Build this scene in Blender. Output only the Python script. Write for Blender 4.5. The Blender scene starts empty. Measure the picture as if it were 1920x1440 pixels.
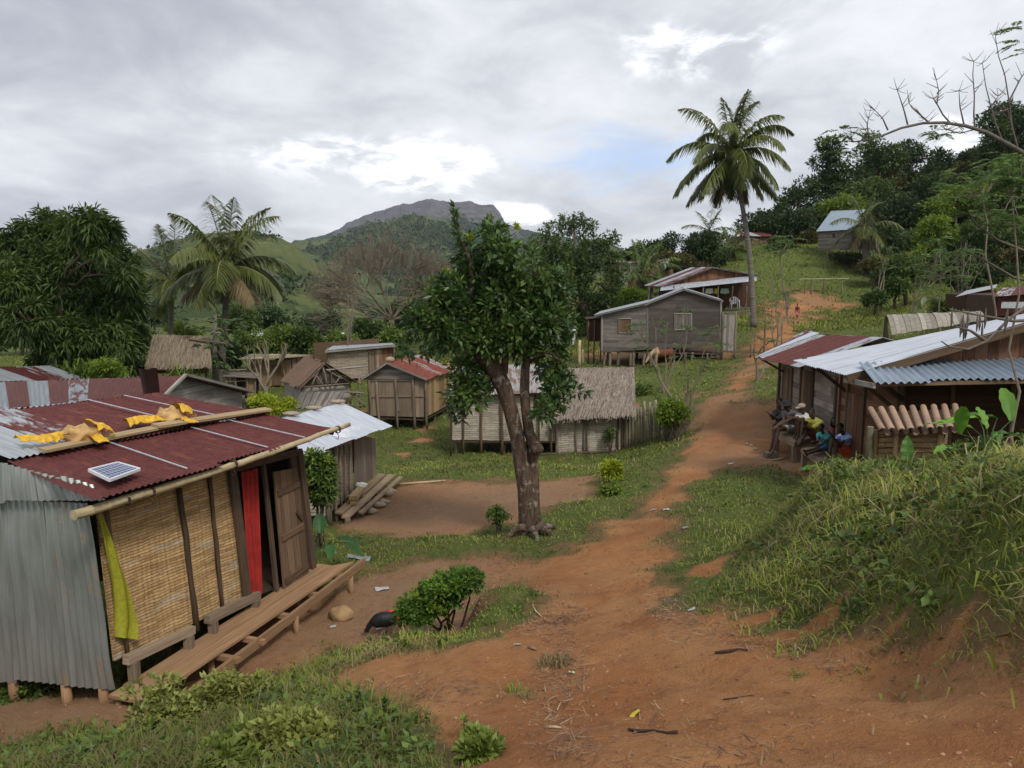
import bpy, math, random
import numpy as np
from mathutils import Vector, Matrix
R=math.radians
random.seed(7); RNG=np.random.default_rng(7)
SC=bpy.context.scene
# ---------------- camera, world, sun, exposure ----------------
F=1450.0; PITCH=R(8.24)
cam=bpy.data.objects.new('camera',bpy.data.cameras.new('camera')); SC.collection.objects.link(cam)
cam.data.sensor_width=36; cam.data.lens=36*F/1920; cam.data.clip_start=.05; cam.data.clip_end=12000
cam.location=(0,0,0); cam.rotation_euler=(math.pi/2-PITCH,0,0); SC.camera=cam
SC.view_settings.view_transform='Standard'; SC.view_settings.look='None'; SC.view_settings.exposure=0.47; SC.view_settings.gamma=1
try: SC.view_settings.use_curve_mapping=False
except Exception: pass
SUN_EL=R(48); SUN_AZ=R(150)   # azimuth from +Y (view direction), negative = left
W=bpy.data.worlds.new('World'); SC.world=W; W.use_nodes=True

class NT:
    "small helper that wires shader nodes"
    def __init__(s,tree): s.t=tree; s.n=tree.nodes; s.l=tree.links
    def __call__(s,typ,ins=None,**props):
        nd=s.n.new(typ)
        for k,v in props.items(): setattr(nd,k,v)
        if ins:
            for k,v in ins.items():
                sk=nd.inputs[k]
                if isinstance(v,bpy.types.NodeSocket): s.l.new(v,sk)
                else:
                    try: sk.default_value=v
                    except Exception:
                        sk.default_value=(v[0],v[1],v[2],1) if len(v)==3 else v[:3]
        return nd
    def math(s,op,a,b=0.0,c=None,clamp=False):
        i={0:a,1:b}
        if c is not None: i[2]=c
        return s('ShaderNodeMath',i,operation=op,use_clamp=clamp).outputs[0]
    def vmath(s,op,a,b=(0,0,0),out=0): return s('ShaderNodeVectorMath',{0:a,1:b},operation=op).outputs[out]
    def mix(s,f,a,b,mode='MIX'):
        nd=s.n.new('ShaderNodeMix'); nd.data_type='RGBA'; nd.blend_type=mode; nd.clamp_factor=True
        for k,v in ((0,f),(6,a),(7,b)):
            if isinstance(v,bpy.types.NodeSocket): s.l.new(v,nd.inputs[k])
            elif k==0: nd.inputs[0].default_value=v
            else: nd.inputs[k].default_value=(v[0],v[1],v[2],1)
        return nd.outputs[2]
    def noise(s,vec,scale=5,detail=4,rough=.55,dist=0,out=0):
        return s('ShaderNodeTexNoise',{'Vector':vec,'Scale':scale,'Detail':detail,'Roughness':rough,'Distortion':dist}).outputs[out]
    def ramp(s,f,lo,hi,a=0.,b=1.):
        return s('ShaderNodeMapRange',{0:f,1:lo,2:hi,3:a,4:b},interpolation_type='SMOOTHSTEP').outputs[0]
    def scale(s,vec,sc): return s.vmath('MULTIPLY',vec,sc)
    def attr(s,name,out='Fac'): return s('ShaderNodeAttribute',attribute_name=name).outputs[out]

def build_world():
    t=NT(W.node_tree)
    for nd in list(t.n): t.n.remove(nd)
    sky=t('ShaderNodeTexSky',sky_type='NISHITA',sun_disc=False)
    sky.sun_elevation=SUN_EL; sky.sun_rotation=SUN_AZ; sky.air_density=1.2; sky.dust_density=2.5
    d=t('ShaderNodeTexCoord').outputs['Generated']
    sp=t('ShaderNodeSeparateXYZ',{0:d})
    z=t.math('MAXIMUM',sp.outputs[2],0.0); zz=t.math('ADD',z,.30)
    px=t.math('DIVIDE',sp.outputs[0],zz); py=t.math('DIVIDE',sp.outputs[1],zz)
    cv=t('ShaderNodeCombineXYZ',{0:px,1:py,2:0.0}).outputs[0]
    n1=t.noise(cv,.62,7,.5,.5); n2=t.noise(t.vmath('ADD',cv,(7.3,2.1,0)),2.6,7,.6,.5); n3=t.noise(t.vmath('ADD',cv,(3.,9.,0)),.38,3,.5,.2)
    # cloud body brightness: broad grey bellies, finer torn layers
    n4=t.noise(t.vmath('ADD',cv,(1.7,4.4,0)),6.5,5,.6,.6)
    b=t.math('ADD',t.math('MULTIPLY',n1,.85),t.math('MULTIPLY',n2,.42)); b=t.math('ADD',b,t.math('MULTIPLY',n3,.45)); b=t.math('ADD',b,t.math('MULTIPLY',n4,.10))
    cloud=t.mix(t.ramp(b,.74,1.08),(.36,.375,.42),(.80,.81,.83))
    def lobe(px_,py_,wx,wz):
        v=P(px_,py_,1.0); v=v.normalized()
        dx=t.math('MULTIPLY',t.math('SUBTRACT',sp.outputs[0],v.x),1/wx); dz=t.math('MULTIPLY',t.math('SUBTRACT',sp.outputs[2],v.z),1/wz)
        q=t.math('ADD',t.math('MULTIPLY',dx,dx),t.math('MULTIPLY',dz,dz))
        return t.math('POWER',2.7,t.math('MULTIPLY',q,-1.0))
    L1=lobe(805,312,.085,.032); L2=lobe(1290,85,.09,.035); L3=lobe(985,405,.06,.02); L4=lobe(1190,300,.15,.07); L5=lobe(1780,262,.09,.03); L6=lobe(590,290,.10,.03)
    g=t.math('ADD',t.math('ADD',L1,t.math('MULTIPLY',L2,.75)),t.math('ADD',t.math('MULTIPLY',L3,.9),t.math('ADD',t.math('MULTIPLY',L5,.6),t.math('MULTIPLY',L6,.5))))
    tn=t.math('ADD',t.math('MULTIPLY',t.math('SUBTRACT',n2,.5),3.2),t.math('MULTIPLY',t.math('SUBTRACT',n4,.5),2.0))
    gn=t.math('ADD',t.math('MULTIPLY',g,.85),tn)
    gap=t.math('MULTIPLY',t.ramp(gn,.25,.95),t.ramp(g,.05,.45))
    col=t.mix(gap,cloud,(1.12,1.13,1.15))
    # dark ragged scud in front of the bright break
    sc=t.math('MULTIPLY',t.ramp(t.math('ADD',n4,t.math('MULTIPLY',n2,.6)),.86,1.0),t.ramp(lobe(700,320,.16,.03),.2,.8)); col=t.mix(t.math('MULTIPLY',sc,.7),col,(.46,.47,.50))
    bn=t.math('ADD',t.math('ADD',L4,t.math('MULTIPLY',L2,.35)),t.math('ADD',t.math('MULTIPLY',t.math('SUBTRACT',n1,.5),2.6),t.math('MULTIPLY',t.math('SUBTRACT',n4,.5),1.6)))
    col=t.mix(t.ramp(bn,.55,1.35,0,.75),col,(.38,.56,.86))
    m=t('ShaderNodeBackground',{0:col,1:1.0}).outputs[0]
    s_=t('ShaderNodeBackground',{0:sky.outputs[0],1:.07}).outputs[0]
    mx=t('ShaderNodeMixShader',{0:.9,1:s_,2:m})
    t('ShaderNodeOutputWorld',{0:mx.outputs[0]})

def P(px,py,Y):
    "world point seen at photo pixel (px,py), at horizontal distance Y in front of the camera"
    a=(px-960)/F; b=(720-py)/F
    d=Vector((a,math.cos(PITCH)+b*math.sin(PITCH),-math.sin(PITCH)+b*math.cos(PITCH)))
    return d*(Y/d.y)
def pix(v):
    c,s=math.cos(PITCH),math.sin(PITCH)
    f=v[1]*c-v[2]*s; u=v[1]*s+v[2]*c
    return 960+F*v[0]/f, 720-F*u/f
build_world()
sl=bpy.data.lights.new('sun','SUN'); sl.energy=1.6; sl.angle=R(11); sl.color=(1,.95,.87)
sun=bpy.data.objects.new('sun',sl); SC.collection.objects.link(sun)
sun.rotation_euler=Vector((math.sin(SUN_AZ)*math.cos(SUN_EL),math.cos(SUN_AZ)*math.cos(SUN_EL),math.sin(SUN_EL))).to_track_quat('Z','Y').to_euler()

# ---------------- helpers ----------------
def tag(o,label=None,cat=None,group=None,kind=None):
    if label: o['label']=label
    if cat: o['category']=cat
    if group: o['group']=group
    if kind: o['kind']=kind
    return o
def thing(name,loc,label,cat,group=None):
    o=bpy.data.objects.new(name,None); SC.collection.objects.link(o); o.location=loc; o.empty_display_size=.2
    return tag(o,label,cat,group)
def wloc(o):
    v=Vector(o.location)
    while o.parent: o=o.parent; v+=Vector(o.location)
    return v
def npmesh(name,V,Fc,mat,parent=None,fa=None,uv=None,smooth=False,origin=None):
    "mesh object from numpy arrays; Fc = (n,k) or list of such; world coordinates"
    org=wloc(parent) if parent else (Vector(origin) if origin is not None else Vector((0,0,0)))
    V=np.asarray(V,float)-np.array(org)
    Fs=Fc if isinstance(Fc,list) else [Fc]
    me=bpy.data.meshes.new(name); me.vertices.add(len(V)); me.vertices.foreach_set('co',V.astype(np.float32).ravel())
    tot=np.concatenate([np.full(len(f),f.shape[1]) for f in Fs]); idx=np.concatenate([f.ravel() for f in Fs])
    me.loops.add(len(idx)); me.loops.foreach_set('vertex_index',idx.astype(np.int32))
    me.polygons.add(len(tot)); st=np.concatenate([[0],np.cumsum(tot)[:-1]])
    me.polygons.foreach_set('loop_start',st.astype(np.int32)); me.polygons.foreach_set('loop_total',tot.astype(np.int32))
    if smooth: me.polygons.foreach_set('use_smooth',np.ones(len(tot),bool))
    if uv is not None:
        l=me.uv_layers.new(name='UVMap'); l.data.foreach_set('uv',np.asarray(uv,np.float32).ravel())
    for k,(dom,arr) in (fa or {}).items():
        if arr is None: continue
        arr=np.asarray(arr,np.float32)
        if arr.ndim==1: a=me.attributes.new(k,'FLOAT',dom); a.data.foreach_set('value',arr)
    me.update(calc_edges=True); me.validate()
    ms=mat if isinstance(mat,(list,tuple)) else [mat]
    for m in ms: me.materials.append(m)
    o=bpy.data.objects.new(name,me); SC.collection.objects.link(o)
    if parent: o.parent=parent
    else: o.location=org
    return o

class MB:
    "collects faces (world coordinates) and links them as ONE mesh object"
    def __init__(s): s.v=[];s.f=[];s.uv=[];s.r=[];s.k=[];s.sm=[]
    def face(s,pts,uv,r=.5,k=0.,sm=False):
        i=len(s.v); s.v.extend([tuple(p) for p in pts]); s.f.append(tuple(range(i,i+len(pts)))); s.uv.extend(uv); s.r.append(r); s.k.append(k); s.sm.append(sm)
    def prism(s,poly,n,t,r=None,k=0.,ux=None,vert=False):
        "extrude planar polygon (list of Vectors) by n*t ; uv: u along ux"
        r=random.random() if r is None else r
        n=Vector(n).normalized(); a=[Vector(p) for p in poly]; b=[p+n*t for p in a]
        ux=(a[1]-a[0]).normalized() if ux is None else Vector(ux).normalized(); uy=n.cross(ux)
        o=(random.random()*9,random.random()*9)
        f=lambda p:(p.dot(ux)+o[0],p.dot(uy)+o[1])
        s.face(b,[f(p) for p in b],r,k); s.face(a[::-1],[f(p) for p in a[::-1]],r,k)
        m=len(a)
        for i in range(m):
            j=(i+1)%m; q=[a[i],a[j],b[j],b[i]]
            s.face(q,[(p.dot(ux)+o[0],p.dot(uy)+p.dot(n)+o[1]) for p in q],r,k)
    def beam(s,a,b,w,h,up=(0,0,1),r=None,k=0.,w2=None,h2=None):
        a=Vector(a);b=Vector(b); d=(b-a); L=d.length
        if L<1e-6: return
        d.normalize(); up=Vector(up)
        if abs(d.dot(up))>.97: up=Vector((0,1,0)) if abs(d.y)<.9 else Vector((1,0,0))
        sd=d.cross(up).normalized(); u=sd.cross(d).normalized()
        w2=w if w2 is None else w2; h2=h if h2 is None else h2
        r=random.random() if r is None else r
        A=[a+sd*(i*w/2)+u*(j*h/2) for i,j in((-1,-1),(1,-1),(1,1),(-1,1))]
        B=[b+sd*(i*w2/2)+u*(j*h2/2) for i,j in((-1,-1),(1,-1),(1,1),(-1,1))]
        o=(random.random()*9,random.random()*9)
        c=[0,w,w+h,2*w+h,2*w+2*h]
        for i in range(4):
            j=(i+1)%4
            s.face([A[i],A[j],B[j],B[i]][::-1],[(o[0],o[1]+c[i]),(o[0],o[1]+c[i+1]),(o[0]+L,o[1]+c[i+1]),(o[0]+L,o[1]+c[i])][::-1],r,k)
        s.face(A,[(o[0]+q*.05,o[1]+p*.05) for q,p in((0,0),(1,0),(1,1),(0,1))],r,k); s.face(B[::-1],[(o[0]+q*.05,o[1]+p*.05) for q,p in((0,0),(1,0),(1,1),(0,1))],r,k)
    def tube(s,pts,rad,n=7,r=None,k=0.,cap=True,sm=True,wob=0.):
        pts=[Vector(p) for p in pts]; m=len(pts)
        if not hasattr(rad,'__len__'): rad=[rad]*m
        r=random.random() if r is None else r
        rings=[];L=0;Ls=[]
        ref=None
        for i in range(m):
            d=(pts[min(i+1,m-1)]-pts[max(i-1,0)]).normalized()
            if ref is None: ref=Vector((0,0,1)) if abs(d.z)<.9 else Vector((1,0,0))
            x=d.cross(ref).normalized(); y=x.cross(d).normalized(); ref=y
            rings.append([pts[i]+(x*math.cos(2*math.pi*j/n)+y*math.sin(2*math.pi*j/n))*rad[i]*(1+wob*random.uniform(-1,1)) for j in range(n)])
            if i: L+=(pts[i]-pts[i-1]).length
            Ls.append(L)
        o=random.random()*9; i0=len(s.v)
        for rg in rings: s.v.extend([tuple(p) for p in rg])
        for i in range(m-1):
            for j in range(n):
                j2=(j+1)%n
                s.f.append((i0+i*n+j,i0+i*n+j2,i0+(i+1)*n+j2,i0+(i+1)*n+j))
                c=2*math.pi*max(rad[i],.004)/n
                s.uv.extend([(Ls[i]+o,j*c),(Ls[i]+o,(j+1)*c),(Ls[i+1]+o,(j+1)*c),(Ls[i+1]+o,j*c)]); s.r.append(r); s.k.append(k); s.sm.append(sm)
        if cap:
            for base,rev in((0,True),((m-1)*n,False)):
                ii=[i0+base+j for j in range(n)]
                s.f.append(tuple(ii[::-1] if rev else ii)); s.uv.extend([(o+.01*math.cos(j),.01*math.sin(j)) for j in range(n)]); s.r.append(r); s.k.append(k+0.0); s.sm.append(False)
    def sheet(s,fn,nu,nv,uvs=(1,1),r=.5,k=0.,sm=True,fr=None,fk=None):
        "grid surface fn(u,v)->point"
        i0=len(s.v)
        for j in range(nv+1):
            for i in range(nu+1): s.v.append(tuple(fn(i/nu,j/nv)))
        o=random.random()*5
        for j in range(nv):
            for i in range(nu):
                a=i0+j*(nu+1)+i
                s.f.append((a,a+1,a+nu+2,a+nu+1))
                u0,u1,v0,v1=i/nu*uvs[0]+o,(i+1)/nu*uvs[0]+o,j/nv*uvs[1],(j+1)/nv*uvs[1]
                s.uv.extend([(u0,v0),(u1,v0),(u1,v1),(u0,v1)])
                s.r.append(fr((i+.5)/nu,(j+.5)/nv) if fr else r); s.k.append(fk((i+.5)/nu,(j+.5)/nv) if fk else k); s.sm.append(sm)
    def blob(s,c,rx,ry,rz,seg=12,rings=8,r=.5,k=0.,nz=0.,rot=None):
        c=Vector(c); M=rot or Matrix.Identity(3); ph=random.random()*10
        def fn(u,v):
            th=2*math.pi*u; f=math.pi*v
            d=Vector((math.sin(f)*math.cos(th),math.sin(f)*math.sin(th),math.cos(f)))
            q=1+nz*(math.sin(3*d.x+ph)*math.cos(4*d.y+ph*2)+.6*math.sin(7*d.z+5*d.x+ph))
            return c+M@Vector((d.x*rx*q,d.y*ry*q,d.z*rz*q))
        s.sheet(fn,seg,rings,(rx*6,rz*3),r,k)
    def build(s,name,mat,parent=None,label=None,origin=None):
        if not s.f: return None
        org=wloc(parent) if parent else (Vector(origin) if origin is not None else Vector(s.v[0]))
        me=bpy.data.meshes.new(name); me.from_pydata([(a-org.x,b-org.y,c-org.z) for a,b,c in s.v],[],s.f)
        l=me.uv_layers.new(name='UVMap'); l.data.foreach_set('uv',np.array(s.uv,np.float32).ravel())
        a=me.attributes.new('rnd','FLOAT','FACE'); a.data.foreach_set('value',np.array(s.r,np.float32))
        a=me.attributes.new('k','FLOAT','FACE'); a.data.foreach_set('value',np.array(s.k,np.float32))
        me.polygons.foreach_set('use_smooth',np.array(s.sm,bool)); me.update()
        me.materials.append(mat)
        o=bpy.data.objects.new(name,me); SC.collection.objects.link(o)
        if parent: o.parent=parent
        else: o.location=org
        if label: o['label']=label
        return o

def clip(poly,a,b,c):
    "keep part of 2d polygon where a*x+b*y<=c"
    out=[]; m=len(poly)
    for i in range(m):
        p,q=poly[i],poly[(i+1)%m]; dp=a*p[0]+b*p[1]-c; dq=a*q[0]+b*q[1]-c
        if dp<=0: out.append(p)
        if (dp<0<dq) or (dq<0<dp):
            t=dp/(dp-dq); out.append((p[0]+t*(q[0]-p[0]),p[1]+t*(q[1]-p[1])))
    return out
def boards(mb,O,X,poly,horiz=True,bw=.16,t=.022,N=None,jit=.25,up=(0,0,1),skip=0.,maxlen=2.4):
    "plank wall: convex polygon (x along X, y up) cut into jittered planks"
    O=Vector(O);X=Vector(X).normalized();U=Vector(up); N=Vector(N) if N is not None else X.cross(U)
    xs=[p[0] for p in poly]; ys=[p[1] for p in poly]
    lo,hi=(min(ys),max(ys)) if horiz else (min(xs),max(xs))
    c=lo
    while c<hi-1e-3:
        w=bw*(1+random.uniform(-jit,jit)); e=min(c+w,hi)
        pc=clip(clip(poly,0,-1,-c),0,1,e-.004) if horiz else clip(clip(poly,-1,0,-c),1,0,e-.004)
        segs=[pc]
        if len(pc)>=3 and horiz:
            x0,x1=min(p[0] for p in pc),max(p[0] for p in pc)
            if x1-x0>maxlen:
                cut=random.uniform(x0+.3*(x1-x0),x1-.3*(x1-x0)); segs=[clip(pc,1,0,cut-.002),clip(pc,-1,0,-cut-.002)]
        for sg in segs:
            if len(sg)<3 or random.random()<skip: continue
            off=random.uniform(0,.008)
            mb.prism([O+X*p[0]+U*p[1]+N*off for p in sg],N,t,ux=X if horiz else U)
        c=e
def bil(a,b,c,d,u,v): return (a*(1-u)+b*u)*(1-v)+(d*(1-u)+c*u)*v
def corr(mb,A,B,C,D,pitch=.076,amp=.011,sheets=None,nt=8,sub=6,ks=None,rs=None,dent=0.,sag=0.,seed=0,overlap=True):
    "corrugated sheets; A->B across the waves (eave), D->C the other end (ridge)"
    A,B,C,D=map(Vector,(A,B,C,D)); L=((B-A).length+(C-D).length)/2; H=((D-A).length+(C-B).length)/2
    nrm=(B-A).cross(D-A).normalized()
    if nrm.z<0 and abs(nrm.z)>.3: nrm=-nrm
    nsh=sheets or (len(ks) if ks else max(1,round(L/.8))); rr=random.Random(seed)
    ks=ks or [rr.random() for _ in range(nsh)]
    for q in range(nsh):
        u0,u1=q/nsh,(q+1)/nsh; n=max(2,int(round(L/nsh/pitch)))*sub
        d0=rr.uniform(-.02,.02) if overlap else 0; d1=rr.uniform(-.02,.02) if overlap else 0
        lift=(q%2)*.004; ph=[rr.random()*6 for _ in range(6)]
        def fn(u,v):
            uu=u0+(u1-u0)*u*1.02; vv=v+(d0*(1-v)/H*3+d1*v/H*3)
            p=bil(A,B,C,D,uu,vv)
            w=amp*math.sin(2*math.pi*uu*L/pitch)
            g=dent*(math.sin(uu*L*3+ph[0]+vv*H*2)*math.sin(vv*H*2.3+ph[1])+.5*math.sin(uu*L*9+ph[2])*math.sin(vv*H*7+ph[3]))
            return p+nrm*(w+g+lift)-Vector((0,0,1))*sag*4*vv*(1-vv)
        mb.sheet(fn,n,nt,(L/nsh,H),r=rr.random(),k=ks[q%len(ks)])
def hit(px,py,A,B,C):
    "point where the view ray through a pixel meets plane ABC"
    A,B,C=Vector(A),Vector(B),Vector(C); n=(B-A).cross(C-A); d=P(px,py,1.0)
    return d*(A.dot(n)/d.dot(n))
# value noise
_H=np.random.default_rng(3).random((256,256))
def vnoise(x,y,seed=0):
    x=np.asarray(x)+seed*17.3; y=np.asarray(y)+seed*5.7
    xi=np.floor(x).astype(int); yi=np.floor(y).astype(int); fx=x-xi; fy=y-yi
    fx=fx*fx*(3-2*fx); fy=fy*fy*(3-2*fy)
    h=lambda a,b:_H[a%256,b%256]
    return (h(xi,yi)*(1-fx)+h(xi+1,yi)*fx)*(1-fy)+(h(xi,yi+1)*(1-fx)+h(xi+1,yi+1)*fx)*fy
def fbm(x,y,o=4,seed=0):
    s=0;a=.5
    for i in range(o): s=s+a*vnoise(x*2**i,y*2**i,seed+i); a*=.5
    return s/(1-.5**o)

def unit(v): return v/np.maximum(np.linalg.norm(v,axis=1,keepdims=True),1e-9)
# ---------------- materials ----------------
def newmat(name):
    m=bpy.data.materials.new(name); m.use_nodes=True; t=NT(m.node_tree)
    for nd in list(t.n): t.n.remove(nd)
    return m,t
def finish(t,col,rough=.8,metal=0.,bump=None,bs=.3,bd=.01,trans=0.,spec=.3,alpha=None):
    ins={'Base Color':col,'Roughness':rough,'Metallic':metal,'Specular IOR Level':spec}
    if bump is not None: ins['Normal']=t('ShaderNodeBump',{'Height':bump,'Strength':bs,'Distance':bd}).outputs[0]
    b=t('ShaderNodeBsdfPrincipled',ins)
    o=b.outputs[0]
    if trans>0:
        tr=t('ShaderNodeBsdfTranslucent',{0:col}); o=t('ShaderNodeMixShader',{0:trans,1:o,2:tr.outputs[0]}).outputs[0]
    t('ShaderNodeOutputMaterial',{0:o})
def UV(t): return t('ShaderNodeUVMap').outputs[0]
def OBJ(t): return t('ShaderNodeTexCoord').outputs['Object']
def m_wood(name,c1,c2,c3=None,rough=.85,streak=30,var=.35):
    m,t=newmat(name); uv=UV(t); r=t.attr('rnd')
    off=t('ShaderNodeCombineXYZ',{0:t.math('MULTIPLY',r,37.),1:t.math('MULTIPLY',r,11.),2:r}).outputs[0]
    v=t.vmath('ADD',uv,off)
    n=t.noise(t.scale(v,(1.6,streak,1)),1.0,6,.65,.4); n2=t.noise(v,1.3,4,.6); n3=t.noise(t.scale(v,(3.,110,1)),1.,3,.6)
    c=t.mix(t.ramp(n,.25,.75),c1,c2)
    if c3: c=t.mix(t.ramp(n2,.45,.75),c,c3)
    k=t.math('ADD',t.math('MULTIPLY',r,var*2),1-var); k=t.math('MULTIPLY',k,t.ramp(n3,.2,.6,.72,1.08))
    kk=t('ShaderNodeCombineXYZ',{0:k,1:k,2:k}).outputs[0]
    c=t.mix(1.,c,kk,'MULTIPLY')
    finish(t,c,rough,bump=t.math('ADD',n,t.math('MULTIPLY',n3,.6)),bs=.55,bd=.008)
    return m
def m_metal(name,silver=(.34,.37,.40),rust=(.115,.030,.027),orange=(.19,.060,.033),metal=.55,base=0.,rough=.38):
    "k attribute of the face: 0 clean zinc .. 1 fully rusted"
    m,t=newmat(name); uv=UV(t); k=t.attr('k'); r=t.attr('rnd')
    off=t('ShaderNodeCombineXYZ',{0:t.math('MULTIPLY',r,23.),1:t.math('MULTIPLY',r,7.),2:0.}).outputs[0]
    v=t.vmath('ADD',uv,off)
    n=t.noise(t.scale(v,(3.2,.9,1)),1.5,7,.65,.5); n2=t.noise(v,9,6,.7); n3=t.noise(t.scale(v,(14,1.2,1)),1,5,.6)
    kk=t.math('SUBTRACT',1.02,t.math('MULTIPLY',k,1.05))
    mask=t.ramp(t.math('SUBTRACT',t.math('ADD',t.math('MULTIPLY',n,.75),t.math('MULTIPLY',n3,.25)),kk),-.04,.05)
    cs=t.mix(t.ramp(n3,.3,.7),silver,tuple(x*.72 for x in silver)); cs=t.mix(t.ramp(n2,.55,.8),cs,tuple(x*.82 for x in silver))
    cr=t.mix(t.ramp(n2,.35,.7),rust,tuple(x*.6 for x in rust)); cr=t.mix(t.ramp(t.math('ADD',n,t.math('MULTIPLY',n3,.3)),.68,.88),cr,orange)
    c=t.mix(mask,cs,cr)
    rr=t.math('ADD',rough,t.math('MULTIPLY',mask,.32)); mt=t.math('MULTIPLY',t.math('SUBTRACT',1.,mask),metal)
    finish(t,c,rr,mt,bump=n2,bs=.12,bd=.004,spec=.35)
    return m
def m_weave(name,c1,c2,mort,bwid=.36,bh=.035,dist=.012,streak=60,gap=.0022):
    m,t=newmat(name); uv=UV(t)
    wob=t.math('MULTIPLY',t.math('SUBTRACT',t.noise(uv,3.,3,.5),.5),dist*4); wob2=t.math('MULTIPLY',t.math('SUBTRACT',t.noise(t.vmath('ADD',uv,(5,5,5)),2.,3,.5),.5),dist*8)
    v=t.vmath('ADD',uv,t('ShaderNodeCombineXYZ',{0:wob2,1:wob,2:0.}).outputs[0])
    br=t('ShaderNodeTexBrick',{'Vector':v,'Color1':(0,0,0,1),'Color2':(1,1,1,1),'Mortar':(.5,.5,.5,1),'Scale':1.,'Mortar Size':gap,'Mortar Smooth':.6,'Bias':0.,'Brick Width':bwid,'Row Height':bh},offset=.5,squash=1.)
    br2=t('ShaderNodeTexNoise',{'Vector':t.scale(v,(3,28,1)),'Scale':1.,'Detail':5.})
    s=t.noise(t.scale(uv,(4,streak*2,1)),1.,4,.6)
    f=t.math('ADD',t.math('MULTIPLY',br.outputs[0],.55),t.math('MULTIPLY',t.ramp(br2.outputs[0],.3,.7),.6))
    c=t.mix(f,c1,c2)
    c=t.mix(t.ramp(s,.2,.55,.5,0),c,tuple(x*.55 for x in c1))
    stain=t.noise(uv,.9,5,.6,.6); c=t.mix(t.ramp(stain,.48,.75,0,.6),c,tuple(x*.62+.02 for x in c1))
    c=t.mix(br.outputs[1],c,mort)
    # over / under relief along every strip
    wv=t('ShaderNodeTexWave',{'Vector':t.scale(v,(1/bwid*2.,1,1)),'Scale':.5,'Distortion':0.},bands_direction='X').outputs[1]
    h=t.math('SUBTRACT',t.math('ADD',t.math('MULTIPLY',br.outputs[0],.3),t.math('MULTIPLY',wv,.4)),t.math('MULTIPLY',br.outputs[1],1.2))
    h=t.math('ADD',h,t.math('MULTIPLY',s,.3))
    lw=t.noise(t.scale(uv,(1.2,5,1)),1.3,5,.7,.8); c=t.mix(t.ramp(lw,.54,.70,0,.6),c,tuple(x*.8+.05 for x in (c2[0]*.8,c2[0]*.72,c2[0]*.62))); hl=t.noise(t.scale(v,(5,34,1)),1.,3,.7); c=t.mix(t.ramp(hl,.68,.73,0,.85),c,mort)
    finish(t,c,.75,bump=h,bs=.9,bd=.014)
    return m
def m_plain(name,c,rough=.8,metal=0.,var=.25,scale=12,bs=.3,bd=.01,spec=.3,trans=0.,stretch=(1,1,1)):
    m,t=newmat(name); v=t.scale(OBJ(t),stretch); n=t.noise(v,scale,5,.6); n2=t.noise(v,scale*5,3,.6)
    col=t.mix(t.ramp(n,.25,.75),tuple(x*(1-var) for x in c),tuple(min(1,x*(1+var)) for x in c))
    finish(t,col,rough,metal,bump=t.math('ADD',n,t.math('MULTIPLY',n2,.5)),bs=bs,bd=bd,spec=spec,trans=trans)
    return m
def m_leaf(name,dark,mid,light,trans=.3,rough=.5,spec=.35,patch=.6):
    "rnd picks the tone of each leaf; a slow noise gives whole clumps their own tint"
    fr=lambda c:(c[0]*1.2,c[1]*1.26,c[2]*.95) if c[1]>c[0] else c
    dark,mid,light=fr(dark),fr(mid),fr(light)
    m,t=newmat(name); r=t.attr('rnd'); n=t.noise(OBJ(t),patch,3,.6)
    f=t.math('ADD',t.math('MULTIPLY',r,.75),t.math('MULTIPLY',t.math('SUBTRACT',n,.5),.9),clamp=True)
    c=t.mix(t.ramp(f,0.,.55),dark,mid); c=t.mix(t.ramp(f,.5,1.),c,light)
    finish(t,c,rough,spec=spec,trans=trans)
    return m
def m_bark(name,c1,c2,lich=None,st=(1,1,.25),scale=14):
    m,t=newmat(name); v=t.scale(OBJ(t),st); n=t.noise(v,scale,6,.65,.4); n2=t.noise(OBJ(t),6,5,.7)
    c=t.mix(t.ramp(n,.3,.7),c1,c2)
    if lich: c=t.mix(t.ramp(n2,.54,.60,0,.85),c,lich); c=t.mix(t.ramp(t.noise(OBJ(t),3.,4,.6),.5,.7,0,.6),c,tuple(x*.45 for x in c1))
    finish(t,c,.9,bump=t.math('ADD',n,t.math('MULTIPLY',n2,.5)),bs=1.,bd=.06)
    return m
M={}
M['soil']=None
M['grey_wood']=m_wood('weathered_grey_wood',(.10,.088,.075),(.22,.20,.18),(.13,.10,.08))
M['pale_wood']=m_wood('silvered_wood',(.16,.145,.13),(.32,.30,.275),(.20,.17,.14))
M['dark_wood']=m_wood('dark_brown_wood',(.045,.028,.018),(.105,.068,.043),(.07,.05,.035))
M['brown_wood']=m_wood('brown_wood',(.085,.05,.028),(.19,.12,.068),(.12,.085,.055))
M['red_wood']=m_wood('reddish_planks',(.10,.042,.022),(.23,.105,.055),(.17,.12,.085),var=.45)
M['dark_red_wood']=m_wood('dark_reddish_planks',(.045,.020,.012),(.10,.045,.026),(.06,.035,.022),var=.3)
M['deck_wood']=m_wood('trodden_deck_wood',(.20,.113,.056),(.335,.205,.113),(.26,.155,.083),var=.18)
M['plank_wood']=m_wood('raw_plank_wood',(.24,.17,.09),(.40,.30,.17),(.3,.22,.12),var=.15)
M['pole_wood']=m_wood('pole_wood',(.10,.078,.055),(.22,.18,.135),(.14,.11,.08))
M['dark_pole']=m_wood('dark_pole_wood',(.055,.034,.020),(.13,.082,.048),(.08,.055,.036))
M['bamboo_pole']=m_wood('pale_bamboo',(.34,.26,.14),(.55,.46,.29),(.40,.30,.17),rough=.5,var=.12)
M['grey_bamboo']=m_wood('grey_bamboo',(.17,.14,.10),(.33,.29,.22),(.20,.16,.12),var=.3)
M['tile_bamboo']=m_wood('split_bamboo_tile',(.24,.15,.095),(.42,.29,.20),(.30,.2,.14),var=.2)
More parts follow.
